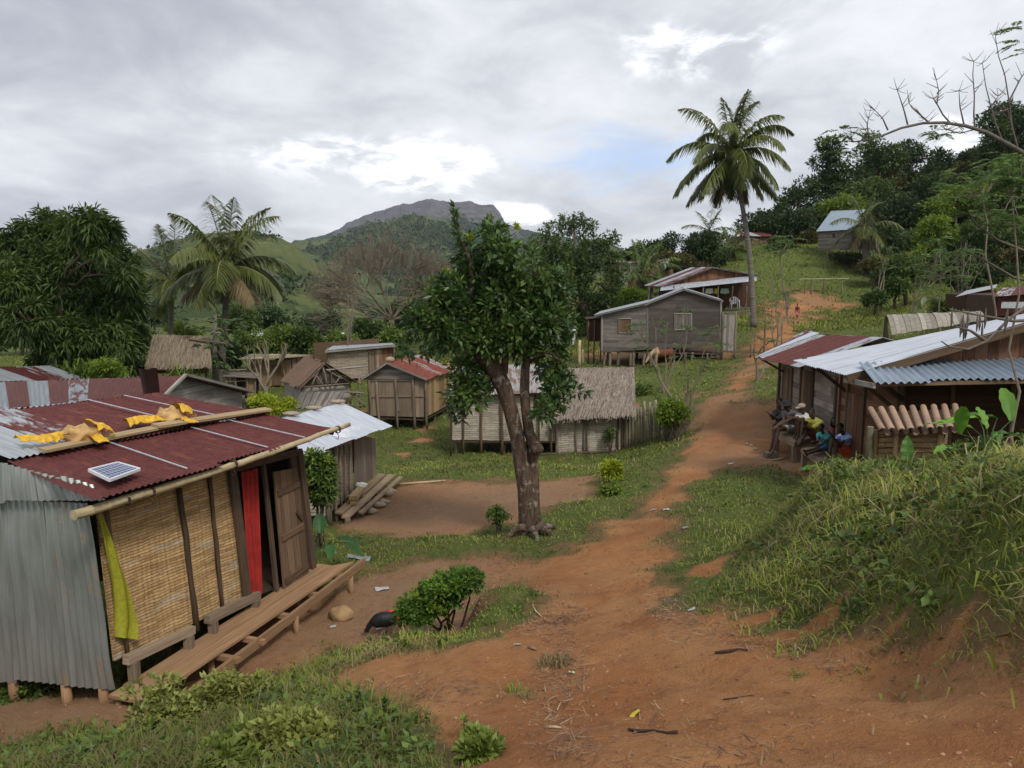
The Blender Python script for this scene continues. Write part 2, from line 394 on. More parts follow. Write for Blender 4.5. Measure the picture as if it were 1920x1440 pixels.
M['roof']=m_metal('zinc_and_rust_sheet',silver=(.40,.43,.46),metal=.25,rough=.5)
M['new_zinc']=m_metal('clean_zinc_sheet',silver=(.62,.66,.72),metal=.35,rough=.42)
M['wall_zinc']=m_metal('wall_zinc_sheet',silver=(.34,.36,.34),orange=(.24,.14,.07),rust=(.2,.13,.08),metal=.6,rough=.42)
M['weave']=m_weave('yellow_bamboo_weave',(.28,.165,.07),(.60,.40,.185),(.06,.032,.015),bwid=.25,bh=.034,gap=.0028,dist=.014,streak=40)
M['grey_weave']=m_weave('grey_bamboo_weave',(.26,.22,.17),(.55,.49,.40),(.05,.04,.03),bwid=.5,bh=.075,gap=.006,dist=.02)
M['ochre_weave']=m_weave('ochre_bamboo_weave',(.20,.13,.065),(.38,.26,.14),(.05,.03,.015),bwid=.5,bh=.08,gap=.006)
M['pale_weave']=m_weave('pale_bamboo_weave',(.22,.17,.12),(.42,.35,.27),(.05,.04,.03),bwid=.5,bh=.08,gap=.006)
M['dark']=m_plain('dark_interior_cloth',(.012,.01,.009),.95)
M['thatch']=m_wood('palm_thatch',(.12,.095,.075),(.31,.26,.22),(.17,.13,.105),var=.45,streak=12)
M['brown_thatch']=m_wood('brown_thatch',(.11,.085,.055),(.26,.21,.145),(.15,.11,.075),var=.4,streak=12)
M['bark']=m_bark('tree_bark',(.05,.032,.022),(.15,.10,.07),(.30,.27,.22))
M['grey_bark']=m_bark('grey_bark',(.10,.085,.07),(.25,.22,.18))
M['brown_bark']=m_bark('brown_bark',(.06,.043,.03),(.15,.11,.08))
M['palm_bark']=m_bark('palm_bark',(.10,.09,.075),(.22,.20,.17),st=(.3,.3,3.),scale=6)
M['twig']=m_plain('bare_twig',(.20,.165,.125),.8)
M['brown_twig']=m_plain('brown_twig',(.17,.137,.10),.85)
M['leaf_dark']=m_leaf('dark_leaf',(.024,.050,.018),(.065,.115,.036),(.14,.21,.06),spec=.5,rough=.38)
M['leaf_mango']=m_leaf('mango_leaf',(.026,.044,.013),(.062,.095,.024),(.125,.165,.045))
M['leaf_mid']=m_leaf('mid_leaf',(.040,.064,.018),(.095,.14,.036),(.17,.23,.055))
M['leaf_light']=m_leaf('light_leaf',(.09,.13,.022),(.18,.24,.04),(.32,.38,.06),trans=.4)
M['leaf_yellow']=m_leaf('yellow_leaf',(.12,.15,.015),(.28,.31,.02),(.50,.50,.03),trans=.35,patch=2)
M['leaf_blue']=m_leaf('distant_leaf',(.022,.042,.020),(.045,.075,.032),(.08,.11,.045))
M['leaf_palm']=m_leaf('palm_leaf',(.050,.060,.018),(.11,.125,.036),(.22,.22,.075),rough=.4,spec=.5)
M['leaf_papaya']=m_leaf('papaya_leaf',(.035,.06,.03),(.07,.11,.05),(.12,.17,.07))
M['leaf_broad']=m_leaf('broad_leaf',(.06,.13,.02),(.13,.24,.04),(.24,.37,.08),trans=.4,rough=.38,spec=.5)
M['grass']=m_leaf('grass_blade',(.085,.095,.020),(.185,.205,.038),(.31,.32,.07),trans=.3,patch=.35,rough=.6)
M['dry_grass']=m_leaf('dry_grass_blade',(.13,.10,.04),(.25,.20,.09),(.42,.34,.17),trans=.25,patch=.8)
M['rock']=m_plain('stone',(.30,.24,.17),.9,scale=4,bs=.8,bd=.05)
M['yellow_sack']=m_plain('yellow_woven_sack',(.62,.36,.03),.6,scale=20,var=.3,bs=.6,bd=.01)
M['red_cloth']=m_plain('red_curtain_cloth',(.27,.016,.012),.75,scale=8,var=.25)
M['lime_cloth']=m_plain('lime_net_cloth',(.36,.35,.03),.7,scale=30,var=.2,trans=.3)
# ---------------- terrain ----------------
CT=[(1200,1440,3.0),(1500,1440,2.9),(1900,1440,2.7),(960,1440,3.3),(700,1440,3.9),(400,1440,4.6),(100,1440,5.2),(1200,1300,5.0),(950,1300,5.4),(700,1300,6.0),
(1100,1200,7.0),(900,1230,6.7),(1400,1250,5.0),(1250,1180,6.6),(1600,1300,3.9),(1900,1350,3.1),(1100,1100,9.6),(1250,1080,9.2),(980,1130,9.4),(1000,1040,12.),(1150,1020,12.),
(990,1000,14.),(1200,950,14.5),(1280,880,18.5),(1310,820,22),(1350,750,28.5),(1400,695,38),(1430,850,19.5),(1400,790,24.5),
(1900,1270,3.5),(1900,1150,3.75),(1900,1000,4.3),(1900,860,5.7),(1700,1225,4.5),(1700,1100,4.9),(1700,1000,5.7),(1700,890,7.7),
(1500,1195,5.6),(1500,1080,6.5),(1500,980,8.0),(1540,885,10.6),(1450,900,15.5),(1400,950,13.5),(1330,1000,11.8),(1300,1100,8.4),(1400,1050,9.2),(1480,950,10.8),
(20,1320,7.9),(200,1320,7.9),(430,1270,8.4),(560,1205,9.2),(660,1150,10.2),(740,1185,9.5),(800,1080,11.6),(650,1050,12.8),(860,1150,10.3),
(490,1300,6.9),(640,1242,7.6),(760,1208,7.8),(890,1195,8.1),(400,1350,6.2),(100,1380,6.6),(220,1372,6.7),
(850,950,17.5),(700,980,15.8),(620,985,15.8),(850,1020,13.6),(1100,920,17.),(1100,880,21.5),(850,880,22),(1000,860,25.5),(860,856,26),(1180,842,26),(1270,818,25.5),(1225,858,22.5),
(740,795,32),(830,790,32),(520,727,42),(450,745,38),(900,680,50),(1120,690,40),(1240,684,43.5),(1340,676,43),(1135,692,43),(1075,650,58),(1430,650,46),(1490,600,60),(1410,612,52),
(1400,587,62),(1540,565,70),(1650,590,58),(1560,480,84),(1450,500,80),(1650,490,84),(1750,540,70),(1850,540,60),(1700,440,100),(1800,400,110),(1750,330,130),
(1900,320,115),(1550,400,125),(1450,440,115),(1300,480,110),(1200,495,105),(1800,300,145),(1380,735,31),(1450,700,35)]
CH=[(1550,18,-4.6),(1640,17,-4.3),(1700,12,-3.9),(1700,15,-4.2),(1900,8.5,-2.3),(1900,12,-3.9),(1900,16,-4.1),(1540,14,-4.35),(1600,12.3,-4.1),(1480,26,-4.5),(1600,24,-4.4),(300,13,-5.0),(300,17,-5.6),(300,22,-6.2),
(100,30,-6.3),(-100,12,-4.9),(1900,30,-3.8),(1800,40,-3.4),(100,60,-6.5),(500,70,-7),(800,70,-6.3),(1000,80,-6),(300,150,-14),(800,150,-13),(1100,150,-8),(0,300,-40),(900,300,-40),(1500,300,-25),(0,110,-8.5),(600,110,-9),
(1700,200,12),(1300,200,-8),(2300,150,28),(2300,60,4),(2300,30,-1.5),(-500,10,-5),(-500,30,-6.3),(-500,5,-3.8),(2400,4,-1.3),(2400,8,-1.6),(2400,15,-3.0),(0,900,-90),(900,900,-90),(1900,900,-80),(600,10.6,-4.75),(500,9.6,-4.7)]
CW=[(0,0,-1.68),(0,-2.5,-1.2),(3,0,-1.3),(-4,0,-2.6),(-4,3,-3.3),(4,-2,-1.),(-3,-2.5,-1.9)]
pts=[tuple(P(a,b,c)) for a,b,c in CT]
for a,Y,Z in CH:
    # photo column a -> X at that distance
    X=(a-960)/F*(Y*math.cos(PITCH)-Z*math.sin(PITCH)); pts.append((X,Y,Z))
pts+=CW
pts=np.array(pts,float)
Y0=4.0; KV=.55
def uvof(x,y): return x/(y+Y0), np.log(y+Y0)*KV
cu,cvv=uvof(pts[:,0],pts[:,1])
def _tk(r2): return np.where(r2>1e-12,.5*r2*np.log(np.maximum(r2,1e-12)),0)
NCT=len(pts); K=_tk((cu[:,None]-cu[None])**2+(cvv[:,None]-cvv[None])**2)+np.eye(NCT)*1e-4
A_=np.zeros((NCT+3,NCT+3)); A_[:NCT,:NCT]=K; A_[:NCT,NCT]=1; A_[:NCT,NCT+1]=cu; A_[:NCT,NCT+2]=cvv; A_[NCT:,:NCT]=A_[:NCT,NCT:].T
TW=np.linalg.solve(A_,np.concatenate([pts[:,2],[0,0,0]]))
def gz0(x,y):
    x=np.asarray(x,float); y=np.asarray(y,float); sh=x.shape; x=x.ravel(); y=y.ravel(); u,v=uvof(x,y); out=np.empty(len(x))
    for i in range(0,len(x),20000):
        uu=u[i:i+20000]; vv=v[i:i+20000]
        out[i:i+20000]=_tk((uu[:,None]-cu[None])**2+(vv[:,None]-cvv[None])**2)@TW[:NCT]+TW[NCT]+uu*TW[NCT+1]+vv*TW[NCT+2]
    return out.reshape(sh)
def gz(x,y):
    x=np.asarray(x,float); y=np.asarray(y,float)
    d=np.clip(np.abs(y)/25,0.12,6)
    z=gz0(x,y)+(fbm(x*.55,y*.55,3,1)-.5)*.30*np.clip(d*2,0.3,1.0)+(fbm(x*.06,y*.06,3,5)-.5)*np.clip((y-60)/60,0,1)*5
    z+=(fbm(x*2.3,y*2.3,4,9)-.5)*.09
    nr=np.clip((16-y)/6,0,1)   # runoff gullies and footworn dips in the near earth
    z-=np.clip(.16-np.abs(fbm(x*.9+.35*y,y*.42,4,51)-.5),0,1)*.55*nr
    z-=np.clip(.07-np.abs(fbm(x*2.6+.9*y,y*1.1,3,57)-.5),0,1)*.45*nr
    # grassy hump with a cut face beside the ledge bush
    hx,hy=(x-HUMP[0]),(y-HUMP[1]); e=np.clip((hx+.34+(fbm(x*4,y*4,3,5)-.5)*.25)/.22,0,1); e=e*e*(3-2*e)
    z+=.34*e*np.exp(-(np.clip(hx,0,9)/.55)**2-(hy/.55)**2)
    return z
HUMP=P(925,1165,9.2)
def gz1(x,y): return float(gz(np.array([x]),np.array([y]))[0])
_YS=np.exp(np.linspace(math.log(1.5),math.log(400),900))
def G(px,py,ymax=1e9,ymin=0):
    "where the view ray through a photo pixel first meets the ground"
    d=P(px,py,1.0); ys=_YS[(_YS>ymin)]; z=gz(d.x*ys,ys); b=d.z*ys<z
    i=int(np.argmax(b)) if b.any() else len(ys)-1
    if i==0: y=ys[0]
    else:
        a0=d.z*ys[i-1]-z[i-1]; a1=d.z*ys[i]-z[i]; t=a0/(a0-a1) if a0!=a1 else 0; y=ys[i-1]+t*(ys[i]-ys[i-1])
    y=min(y,ymax)
    return Vector((d.x*y,y,gz1(d.x*y,y)))
def GY(px,Y):
    "ground point in photo column px at distance Y"
    x=(px-960)/F*Y*1.0; z=gz1(x,Y)
    x=(px-960)/F*(Y*math.cos(PITCH)-z*math.sin(PITCH)); return Vector((x,Y,gz1(x,Y)))
# bare-earth areas, as outlines on the ground
def gpoly(l): return np.array([G(a,b).to_2d()[:] for a,b in l])
PA=gpoly([(930,1445),(880,1400),(800,1345),(700,1300),(610,1280),(680,1235),(760,1215),(860,1210),(920,1200),(915,1175),(990,1160),(960,1100),(880,1075),(850,1052),(1000,1050),(1060,1030),(1120,1000),(1195,958),(1222,925),(1290,866),(1312,800),(1335,750),(1395,700),(1428,640),(1455,612),(1440,580),(1520,550),(1590,570),(1520,582),(1485,610),(1460,650),(1425,692),(1372,745),(1440,760),(1475,780),(1500,868),(1400,878),(1330,884),(1272,925),(1240,1000),(1240,1080),(1255,1135),(1400,1175),(1560,1215),(1700,1250),(1800,1268),(1920,1285),(2300,1330),(2300,1600),(900,1600)])
PB=gpoly([(-300,1310),(0,1300),(210,1300),(640,1090),(780,1048),(860,1050),(930,1110),(860,1190),(740,1200),(620,1225),(500,1270),(400,1310),(210,1368),(0,1362),(-300,1370)])
PC=gpoly([(655,985),(735,915),(960,905),(1110,893),(1100,935),(1010,955),(930,985),(850,1000),(720,996)])
PD=gpoly([(1100,664),(1130,655),(1350,660),(1360,672),(1240,676),(1120,672)])
PE=gpoly([(1430,860),(1440,770),(1500,760)]+[(1500,860)])
PE=np.array([GY(a,Y).to_2d()[:] for a,Y in((1440,27),(1520,27),(1700,18),(1750,13.5),(1560,15.5),(1430,19))])
SCARS=[(*G(a,b).to_2d()[:],c,d_) for a,b,c,d_ in ((1790,1190,.30,.045),(1640,1205,.25,.05),(1500,1190,.3,.2),(1410,1160,.25,.2))]
def sdpoly(x,y,poly):
    d=np.full(x.shape,1e9); ins=np.zeros(x.shape,bool); m=len(poly)
    for i in range(m):
        a=poly[i]; b=poly[(i+1)%m]; e=b-a; L=max(e@e,1e-9)
        t=np.clip(((x-a[0])*e[0]+(y-a[1])*e[1])/L,0,1)
        d=np.minimum(d,np.hypot(x-a[0]-t*e[0],y-a[1]-t*e[1]))
        if a[1]!=b[1]: ins^=((a[1]>y)!=(b[1]>y))&(x<(b[0]-a[0])*(y-a[1])/(b[1]-a[1])+a[0])
    return np.where(ins,-d,d)
def dirt(x,y):
    "1 bare earth .. 0 grass"
    x=np.asarray(x,float); y=np.asarray(y,float); w=.16+.020*np.abs(y)
    s=np.full(x.shape,1e9)
    for pl in (PA,PB,PC,PD,PE): s=np.minimum(s,sdpoly(x,y,pl))
    s=s+(fbm(x*1.1,y*1.1,4,21)-.5)*(.22+.07*np.abs(y))+(fbm(x*5,y*5,3,23)-.5)*.35
    d=np.clip(.5-s/(2*w),0,1)
    d*=1-np.exp(-((x-HUMP[0]-.35)/.55)**2-((y-HUMP[1])/.5)**2)*.95*(x>HUMP[0]-.12)
    for a,b,ra,rb in SCARS: d=np.maximum(d,np.clip(1.5*np.exp(-((x-a)/ra)**2-((y-b)/rb)**2)+(fbm(x*6,y*6,3,41)-.5)*1.6-.45,0,1))
    # scattered worn patches in the grass and tufts in the earth
    p=fbm(x*.8,y*.8,4,33); d=np.maximum(d,np.clip((p-.70)*8,0,.7)*(np.abs(y)<35))
    return d
def yard(x,y):
    s=np.full(x.shape,1e9)
    for pl in (PB,PC,PD,PE): s=np.minimum(s,sdpoly(x,y,pl))
    return np.clip(.5-(s+(fbm(x*.6,y*.6,3,77)-.5)*2)/2.5,0,1)
nu,nv=640,900
us=np.linspace(-1.7,1.7,nu); vs=np.linspace(math.log(1.3),math.log(1100),nv)
UU,VV=np.meshgrid(us,vs); YY=np.exp(VV)-Y0; XX=UU*(YY+Y0)
ZZ=gz(XX,YY); DD=dirt(XX,YY)
# soft bare embankment hollows in the near bank, ruts in the trodden path
ix=np.arange(nu*nv).reshape(nv,nu); fc=np.stack([ix[:-1,:-1],ix[:-1,1:],ix[1:,1:],ix[1:,:-1]],-1).reshape(-1,4)
def soil_mat():
    m,t=newmat('earth_and_turf'); p=t('ShaderNodeNewGeometry').outputs['Position']; d=t.attr('dirt')
    n=t.noise(p,.9,6,.6,.3); n2=t.noise(p,6,6,.65); n3=t.noise(p,38,5,.65); n4=t.noise(t.scale(p,(1,1,1)),.22,4,.5)
    earth=t.mix(t.ramp(n,.3,.7),(.30,.125,.048),(.39,.20,.086))
    earth=t.mix(t.ramp(n4,.42,.62,0,.8),earth,(.25,.145,.08)); earth=t.mix(t.math('MULTIPLY',t.attr('yard'),.8),earth,(.255,.165,.10))
    earth=t.mix(t.ramp(n2,.48,.75,0,.65),earth,(.21,.085,.04))
    n5=t.noise(p,95,4,.7); n6=t.noise(t.scale(p,(1,2.4,1)),14,6,.7,.8); earth=t.mix(t.ramp(n6,.58,.72,0,.55),earth,(.15,.062,.028)); earth=t.mix(t.ramp(n6,.42,.30,0,.55),earth,(.39,.225,.115)); earth=t.mix(t.ramp(n3,.60,.70,0,.8),earth,(.43,.27,.155)); earth=t.mix(t.ramp(n5,.36,.28,0,.9),earth,(.10,.045,.022)); earth=t.mix(t.ramp(n5,.66,.72,0,.8),earth,(.46,.33,.21))
    turf=t.mix(t.ramp(n2,.3,.7),(.065,.09,.020),(.12,.17,.033)); turf=t.mix(t.ramp(n,.5,.72,0,.6),turf,(.13,.105,.045))
    turf=t.mix(t.ramp(n3,.35,.7),turf,(.07,.095,.022)); turf=t.mix(t.ramp(n5,.55,.65,0,.7),turf,(.20,.155,.08)); turf=t.mix(t.ramp(t.noise(p,1.7,5,.65),.52,.66,0,.7),turf,(.045,.06,.016))
    turf=t.mix(t.ramp(t.math('ADD',d,t.math('MULTIPLY',t.math('SUBTRACT',n2,.5),.8)),.0,.32,0,.85),turf,(.17,.105,.052))
    f=t.ramp(t.math('ADD',d,t.math('MULTIPLY',t.math('SUBTRACT',n3,.5),.9)),.35,.6)
    c=t.mix(f,turf,earth)
    h=t.math('ADD',t.math('MULTIPLY',n2,.6),t.math('MULTIPLY',n3,.45)); h=t.math('ADD',h,t.math('MULTIPLY',t.noise(p,140,3,.6),.12))
    finish(t,c,.95,bump=h,bs=.95,bd=.07,spec=.15)
    return m
M['soil']=soil_mat()
ground=npmesh('ground',np.stack([XX,YY,ZZ],-1).reshape(-1,3),fc,M['soil'],fa={'dirt':('POINT',DD.ravel()),'yard':('POINT',yard(XX,YY).ravel())},smooth=True)
tag(ground,kind='structure')
def leaves(name,pos,dirs,L,Wd,mat,parent=None,rnd=None,fold=.25,origin=None,nrm=None,droop=0.):
    "folded pointed leaves: base, two sides, tip"
    n=len(pos); r=np.random.default_rng(len(pos))
    up=unit(r.normal(0,1,(n,3))*.55+np.array([0,0,1.])) if nrm is None else nrm
    side=unit(np.cross(dirs,up)); nn=np.cross(side,dirs)
    L=np.broadcast_to(L,(n,))[:,None]; w=np.broadcast_to(Wd,(n,))[:,None]/2
    tip=pos+dirs*L-np.array([0,0,1.])*L*droop
    m=pos+dirs*L*.45
    V=np.stack([pos,m+side*w+nn*w*fold,tip,m-side*w+nn*w*fold],1).reshape(-1,3)
    i=np.arange(n)*4; f=np.stack([np.stack([i,i+1,i+2],-1),np.stack([i,i+2,i+3],-1)],1).reshape(-1,3)
    rnd=r.random(n) if rnd is None else rnd
    return npmesh(name,V,f,mat,parent,fa={'rnd':('FACE',np.repeat(rnd,2))},origin=origin)
# ---------------- far hills ----------------
def hill_mat(name,g1,g2,bare,forest,rock=None,sc=.01):
    m,t=newmat(name); p=t('ShaderNodeNewGeometry').outputs['Position']; n=t.noise(p,sc,6,.6,.3); n2=t.noise(p,sc*5,6,.65); n3=t.noise(p,sc*.4,4,.5)
    c=t.mix(t.ramp(n2,.3,.7),g1,g2); c=t.mix(t.ramp(n,.55,.72,0,.75),c,bare); c=t.mix(t.ramp(t.math('ADD',t.math('MULTIPLY',n3,.7),t.math('MULTIPLY',n2,.35)),.52,.58,0,.9),c,forest)
    if rock:
        k=t.attr('rock'); s=t.noise(t.scale(p,(sc*4,sc*4,sc*1.)),1.,6,.7,.5); rc=t.mix(t.ramp(s,.35,.7),rock,tuple(x*1.9 for x in rock)); rc=t.mix(t.ramp(t.noise(p,sc*3,5,.6),.5,.65,0,.7),rc,(.035,.05,.02))
        c=t.mix(t.ramp(t.math('ADD',k,t.math('MULTIPLY',t.math('SUBTRACT',n2,.5),.5)),.45,.55),c,rc)
    finish(t,c,.95,bump=n2,bs=.6,bd=1.2/sc*.02,spec=.1)
    return m
def hill(name,ridge,Y,Yf,zb,mat,prof=1.25,nu=260,nv=90,amp=.10,seed=0,rockfn=None,back=.5,fw=1.):
    r=np.array([[p[0],p[1]] for p in ridge],float); px=np.linspace(r[0,0],r[-1,0],nu); py=np.interp(px,r[:,0],r[:,1])
    py=py+(fbm(px*.06,px*0,4,seed)-.5)*7+(fbm(px*.35,px*0+3,3,seed)-.5)*2.5
    top=np.array([P(a,b,Y)[:] for a,b in zip(px,py)]); V=[];K=[]
    vs=np.concatenate([np.linspace(0,1,nv),1+np.linspace(.05,back,14)])
    for v in vs:
        if v<=1: y=Yf+(Y-Yf)*v; f=v**prof
        else: y=Y+(Y-Yf)*(v-1); f=max(0,1-(v-1)*1.4)
        x=top[:,0]*(y/Y)**fw; n=fbm(px*.020+v*.7,v*5+px*0,5,seed+3)-.5; rd=np.abs(fbm(px*.03+v*1.1,v*1.2+px*0,3,seed+8)-.5)*2
        h=(top[:,2]-zb)*f+(top[:,2].max()-zb)*(amp*n*2-amp*.8*rd)*math.sin(math.pi*min(v,1))**.8
        V.append(np.stack([x,np.full(nu,y)+(Y-Yf)*.04*n,zb+h],-1)); K.append(rockfn(px,v) if rockfn else px*0)
    V=np.array(V); m=len(vs); ix=np.arange(m*nu).reshape(m,nu); f=np.stack([ix[:-1,:-1],ix[:-1,1:],ix[1:,1:],ix[1:,:-1]],-1).reshape(-1,4)
    o=npmesh(name,V.reshape(-1,3),f,mat,fa={'rock':('POINT',np.array(K).ravel())},smooth=True,origin=(0,Y,zb)); tag(o,kind='structure'); return V
def hills():
    def rk(px,v): return np.clip((px-600)/60,0,1)*np.clip((985-px)/25,0,1)*np.clip((v-(.80-.10*np.sin((px-600)/360*3.1)-.12*np.clip((px-880)/60,0,1)))/.06,0,1)
    gm=hill_mat('mountain_side',(.05,.075,.028),(.085,.11,.038),(.14,.13,.06),(.018,.034,.018),rock=(.075,.072,.078),sc=.006)
    mt=hill('mountain',[(380,470),(480,462),(530,455),(575,448),(622,437),(650,418),(690,402),(740,386),(770,381),(800,373),(825,374),(850,379),(880,376),(905,384),(925,384),(938,400),(948,420),(985,430),(1020,440),(1090,447),(1150,460),(1190,478),(1300,500)],2600,1100,-60,gm,1.0,nu=420,nv=120,amp=.10,seed=2,rockfn=rk)
    g2=hill_mat('foothill_side',(.055,.08,.026),(.10,.12,.04),(.15,.14,.065),(.02,.038,.016),sc=.009)
    fh=hill('foothill',[(300,520),(420,490),(500,462),(545,455),(620,446),(680,428),(730,413),(775,404),(820,415),(870,432),(930,448),(1000,470),(1100,500),(1250,520)],1500,700,-50,g2,1.1,amp=.12,seed=5)
    g3=hill_mat('near_hill_side',(.065,.085,.026),(.11,.125,.04),(.19,.17,.08),(.030,.050,.016),sc=.022)
    nh=hill('grassy_hill',[(-400,520),(-150,500),(60,490),(180,478),(240,474),(270,468),(330,450),(365,440),(430,434),(470,430),(515,443),(545,455),(575,478),(600,500),(640,540),(680,575),(760,600)],560,230,-18,g3,1.2,amp=.10,seed=9)
    rh=hill('right_far_hill',[(1050,470),(1100,447),(1130,452),(1160,464),(1185,474),(1230,490),(1300,505),(1400,520)],900,400,-30,g2,1.2,nu=120,amp=.06,seed=12)
    # forest on the far slopes: thousands of small crowns, nobody could count them
    r=np.random.default_rng(5); PP=[];DD_=[];LL=[];RN=[]
    for V,n,s,off,th in ((mt,9000,6.5,0,.50),(fh,12000,4.2,3,.50),(nh,2600,2.6,8,.50),(rh,700,3.,4,.5)):
        m,nu=V.shape[:2]; i=r.integers(2,int(m*.85),n); j=r.integers(1,nu-2,n); a=r.random((n,1)); b=r.random((n,1))
        p=V[i,j]*(1-a)*(1-b)+V[i,j+1]*a*(1-b)+V[i+1,j]*(1-a)*b+V[i+1,j+1]*a*b
        q=fbm(p[:,0]/V[0,0,1]*7+off,p[:,2]/V[0,0,1]*18+off,4,6)+.10*(1-i/m); k=q>th+r.normal(0,.025,n); 
        if V is mt: k&=(i/m<.72)
        p=p[k]; c=len(p); kk=9; pr=np.repeat(p,kk,0); d=unit(r.normal(0,1,(c*kk,3))+np.array([0,0,.5])); sz=np.repeat(r.uniform(.5,1.2,c)*s,kk); pr=pr+d*sz[:,None]*.45+np.array([0,0,1])*sz[:,None]*.4
        PP.append(pr);DD_.append(d);LL.append(sz);RN.append(np.clip(np.repeat(r.normal(.45,.14,c),kk)+r.normal(0,.08,c*kk),0,1))
    o=leaves('hill_forest',np.concatenate(PP),np.concatenate(DD_),np.concatenate(LL),np.concatenate(LL)*.7,M['leaf_far'],rnd=np.concatenate(RN)); tag(o,kind='stuff')
M['leaf_far']=m_leaf('far_forest_leaf',(.022,.040,.017),(.036,.060,.023),(.058,.085,.03),patch=.01,trans=.1)
hills()
# ---------------- near hut ----------------
Z3=Vector((0,0,1))
def near_hut():
    C0=P(213,1262,7.75); C1=P(585,1078,11.25); C0.z=C1.z=(C0.z+C1.z)/2
    base=Vector((C0.x,C0.y,gz1(C0.x,C0.y)))
    H=thing('bamboo_hut',base,'large near hut with rusty corrugated roof, yellow bamboo weave front and zinc side','hut')
    wd=(C1-C0).normalized(); side=Vector((wd.y,-wd.x,0)).normalized()   # side points to the path (right)
    Wt0=P(168,925,7.9); Wt1=P(556,838,11.35)       # top of the front wall
    def wp(px,py,off=0): return hit(px,py,C0,C1,Wt0)+side*off
    E0=P(172,935,7.35); E1=P(646,806,11.3); R1=P(300,738,12.2); R0=P(-160,786,8.9)
    # roof: lower row then upper row, the upper overlapping along the board line
    t=.42
    m0=E0.lerp(R0,t); m1=E1.lerp(R1,t); n=(E1-E0).cross(R0-E0).normalized(); n=n if n.z>0 else -n
    mb=MB()
    corr(mb,E0,E1,m1,m0,sheets=5,ks=[.98,.86,.99,.93,.99],seed=1,dent=.004,sag=.02,nt=10)
    corr(mb,m0+n*.035-(R0-E0)*.02,m1+n*.035-(R1-E1)*.02,R1,R0,sheets=6,ks=[.30,.52,.80,.94,.97,.96],seed=2,dent=.005,sag=.015,nt=10)
    bk=(R0-E0); bk.z=-.5; bk1=(R1-E1); bk1.z=-.5
    corr(mb,R0,R1,R1+bk1*.6,R0+bk*.6,sheets=5,seed=3)
    roof=mb.build('roof',M['roof'],H)
    for u in(.30,.62,.80):  # bright lap edges between sheets
        a=E0.lerp(E1,u)+n*.02; b=R0.lerp(R1,u*.98)+n*.05
        for f0,f1 in ((.02,.40),(.46,.97))[:1+(u>.5)]:
            mb=MB(); mb.beam(a.lerp(b,f0)+n*.03*(f0>.4),a.lerp(b,f1)+n*.01*(f0>.4),.018,.01,n,k=.0); mb.build('sheet_edge',M['new_zinc'],roof)
    # zinc side wall, two courses
    B0=C0+Vector((0,0,-.06)); L0=P(-230,1250,8.35); T0=P(166,948,7.78); TL=P(-230,938,8.3)
    S=MB(); corr(S,B0,L0,TL,T0,pitch=.085,amp=.014,sheets=5,ks=[.42,.30,.36,.3,.4],dent=.015,seed=5,nt=14)
    low=S.build('side_wall',M['wall_zinc'],H)
    g0=P(200,940,7.66); g1=P(-230,948,8.2); g2=P(-215,800,8.25); g3=P(178,912,7.68)
    S=MB(); corr(S,g0,g1,g2,g3,pitch=.085,amp=.016,sheets=7,ks=[.15,.3,.2,.35,.2,.1,.3],dent=.016,seed=6,nt=8); S.build('gable_sheet',M['wall_zinc'],H,'crumpled grey zinc gable sheet')
    # woven panels (two, either side of the pole; doorway left open)
    def panel(a,b,c,d,mat,off=0,lab=None):
        S=MB(); A,B,Cc,D=[wp(*q,off) for q in(a,b,c,d)]
        lw=(B-A).length; lh=(D-A).length
        S.sheet(lambda u,v:bil(A,B,Cc,D,u,v)+side*(.012*math.sin(7*u*lw)*math.sin(3.1*v*lh)),24,20,(lw,lh)); 
        S.sheet(lambda u,v:bil(B,A,D,Cc,u,v)-side*.02,2,2,(lw,lh))
        return S.build('woven_wall',mat,H,lab)
    panel((214,1240),(458,1124),(425,872),(180,945),M['weave'])
    S=MB()  # boarded end to the right of the door, and the dark room behind
    A=wp(566,1090,-.01);
    S.beam(wp(572,1084,0),wp(548,846,0),.16,.05,side)
    S.build('wall_board',M['dark_wood'],H)
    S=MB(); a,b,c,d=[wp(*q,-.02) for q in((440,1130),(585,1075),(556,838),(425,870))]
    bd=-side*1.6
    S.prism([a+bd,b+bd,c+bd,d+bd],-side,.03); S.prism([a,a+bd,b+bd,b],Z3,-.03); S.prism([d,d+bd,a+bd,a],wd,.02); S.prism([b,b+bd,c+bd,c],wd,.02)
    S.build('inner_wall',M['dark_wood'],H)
    # far end wall and back wall so that the hut is closed
    S=MB(); e0=wp(585,1075); e1=e0-side*2.6; S.prism([e0,e1,R1-Z3*.15,wp(556,838)],wd,.03,ux=Z3); S.prism([e1,L0,R0-Z3*.1,R1-Z3*.1],-side,.03,ux=Z3)
    S.build('back_wall',M['grey_wood'],H)
    # battens
    for (a,b,w) in (((193,955),(236,1226),.055),((333,915),(366,1182),.07),((388,893),(414,1148),.055)):
        S=MB(); A=wp(*a,.035); B=wp(*b,.03); mid=[A.lerp(B,i/6)+side*random.uniform(-.006,.006)+wd*random.uniform(-.012,.012) for i in range(7)]
        S.tube(mid,[w/2*random.uniform(.9,1.1) for _ in mid],6,wob=.1); S.build('batten',M['dark_pole'],H)
    # door frame
    for a,b,w,h in (((428,872),(458,1122),.13,.05),((487,862),(513,1108),.055,.05),((556,846),(583,1080),.11,.06)):
        S=MB(); A=wp(*a,.05);B=wp(*b,.05); S.beam(A,A.lerp(B,.5)+wd*.01,w,h,side); S.beam(A.lerp(B,.5)+wd*.01,B,w,h,side); S.build('door_post',M['dark_wood'],H)
    S=MB(); S.beam(wp(425,880,.045),wp(560,846,.045),.09,.05,side); S.build('door_lintel',M['dark_wood'],H)
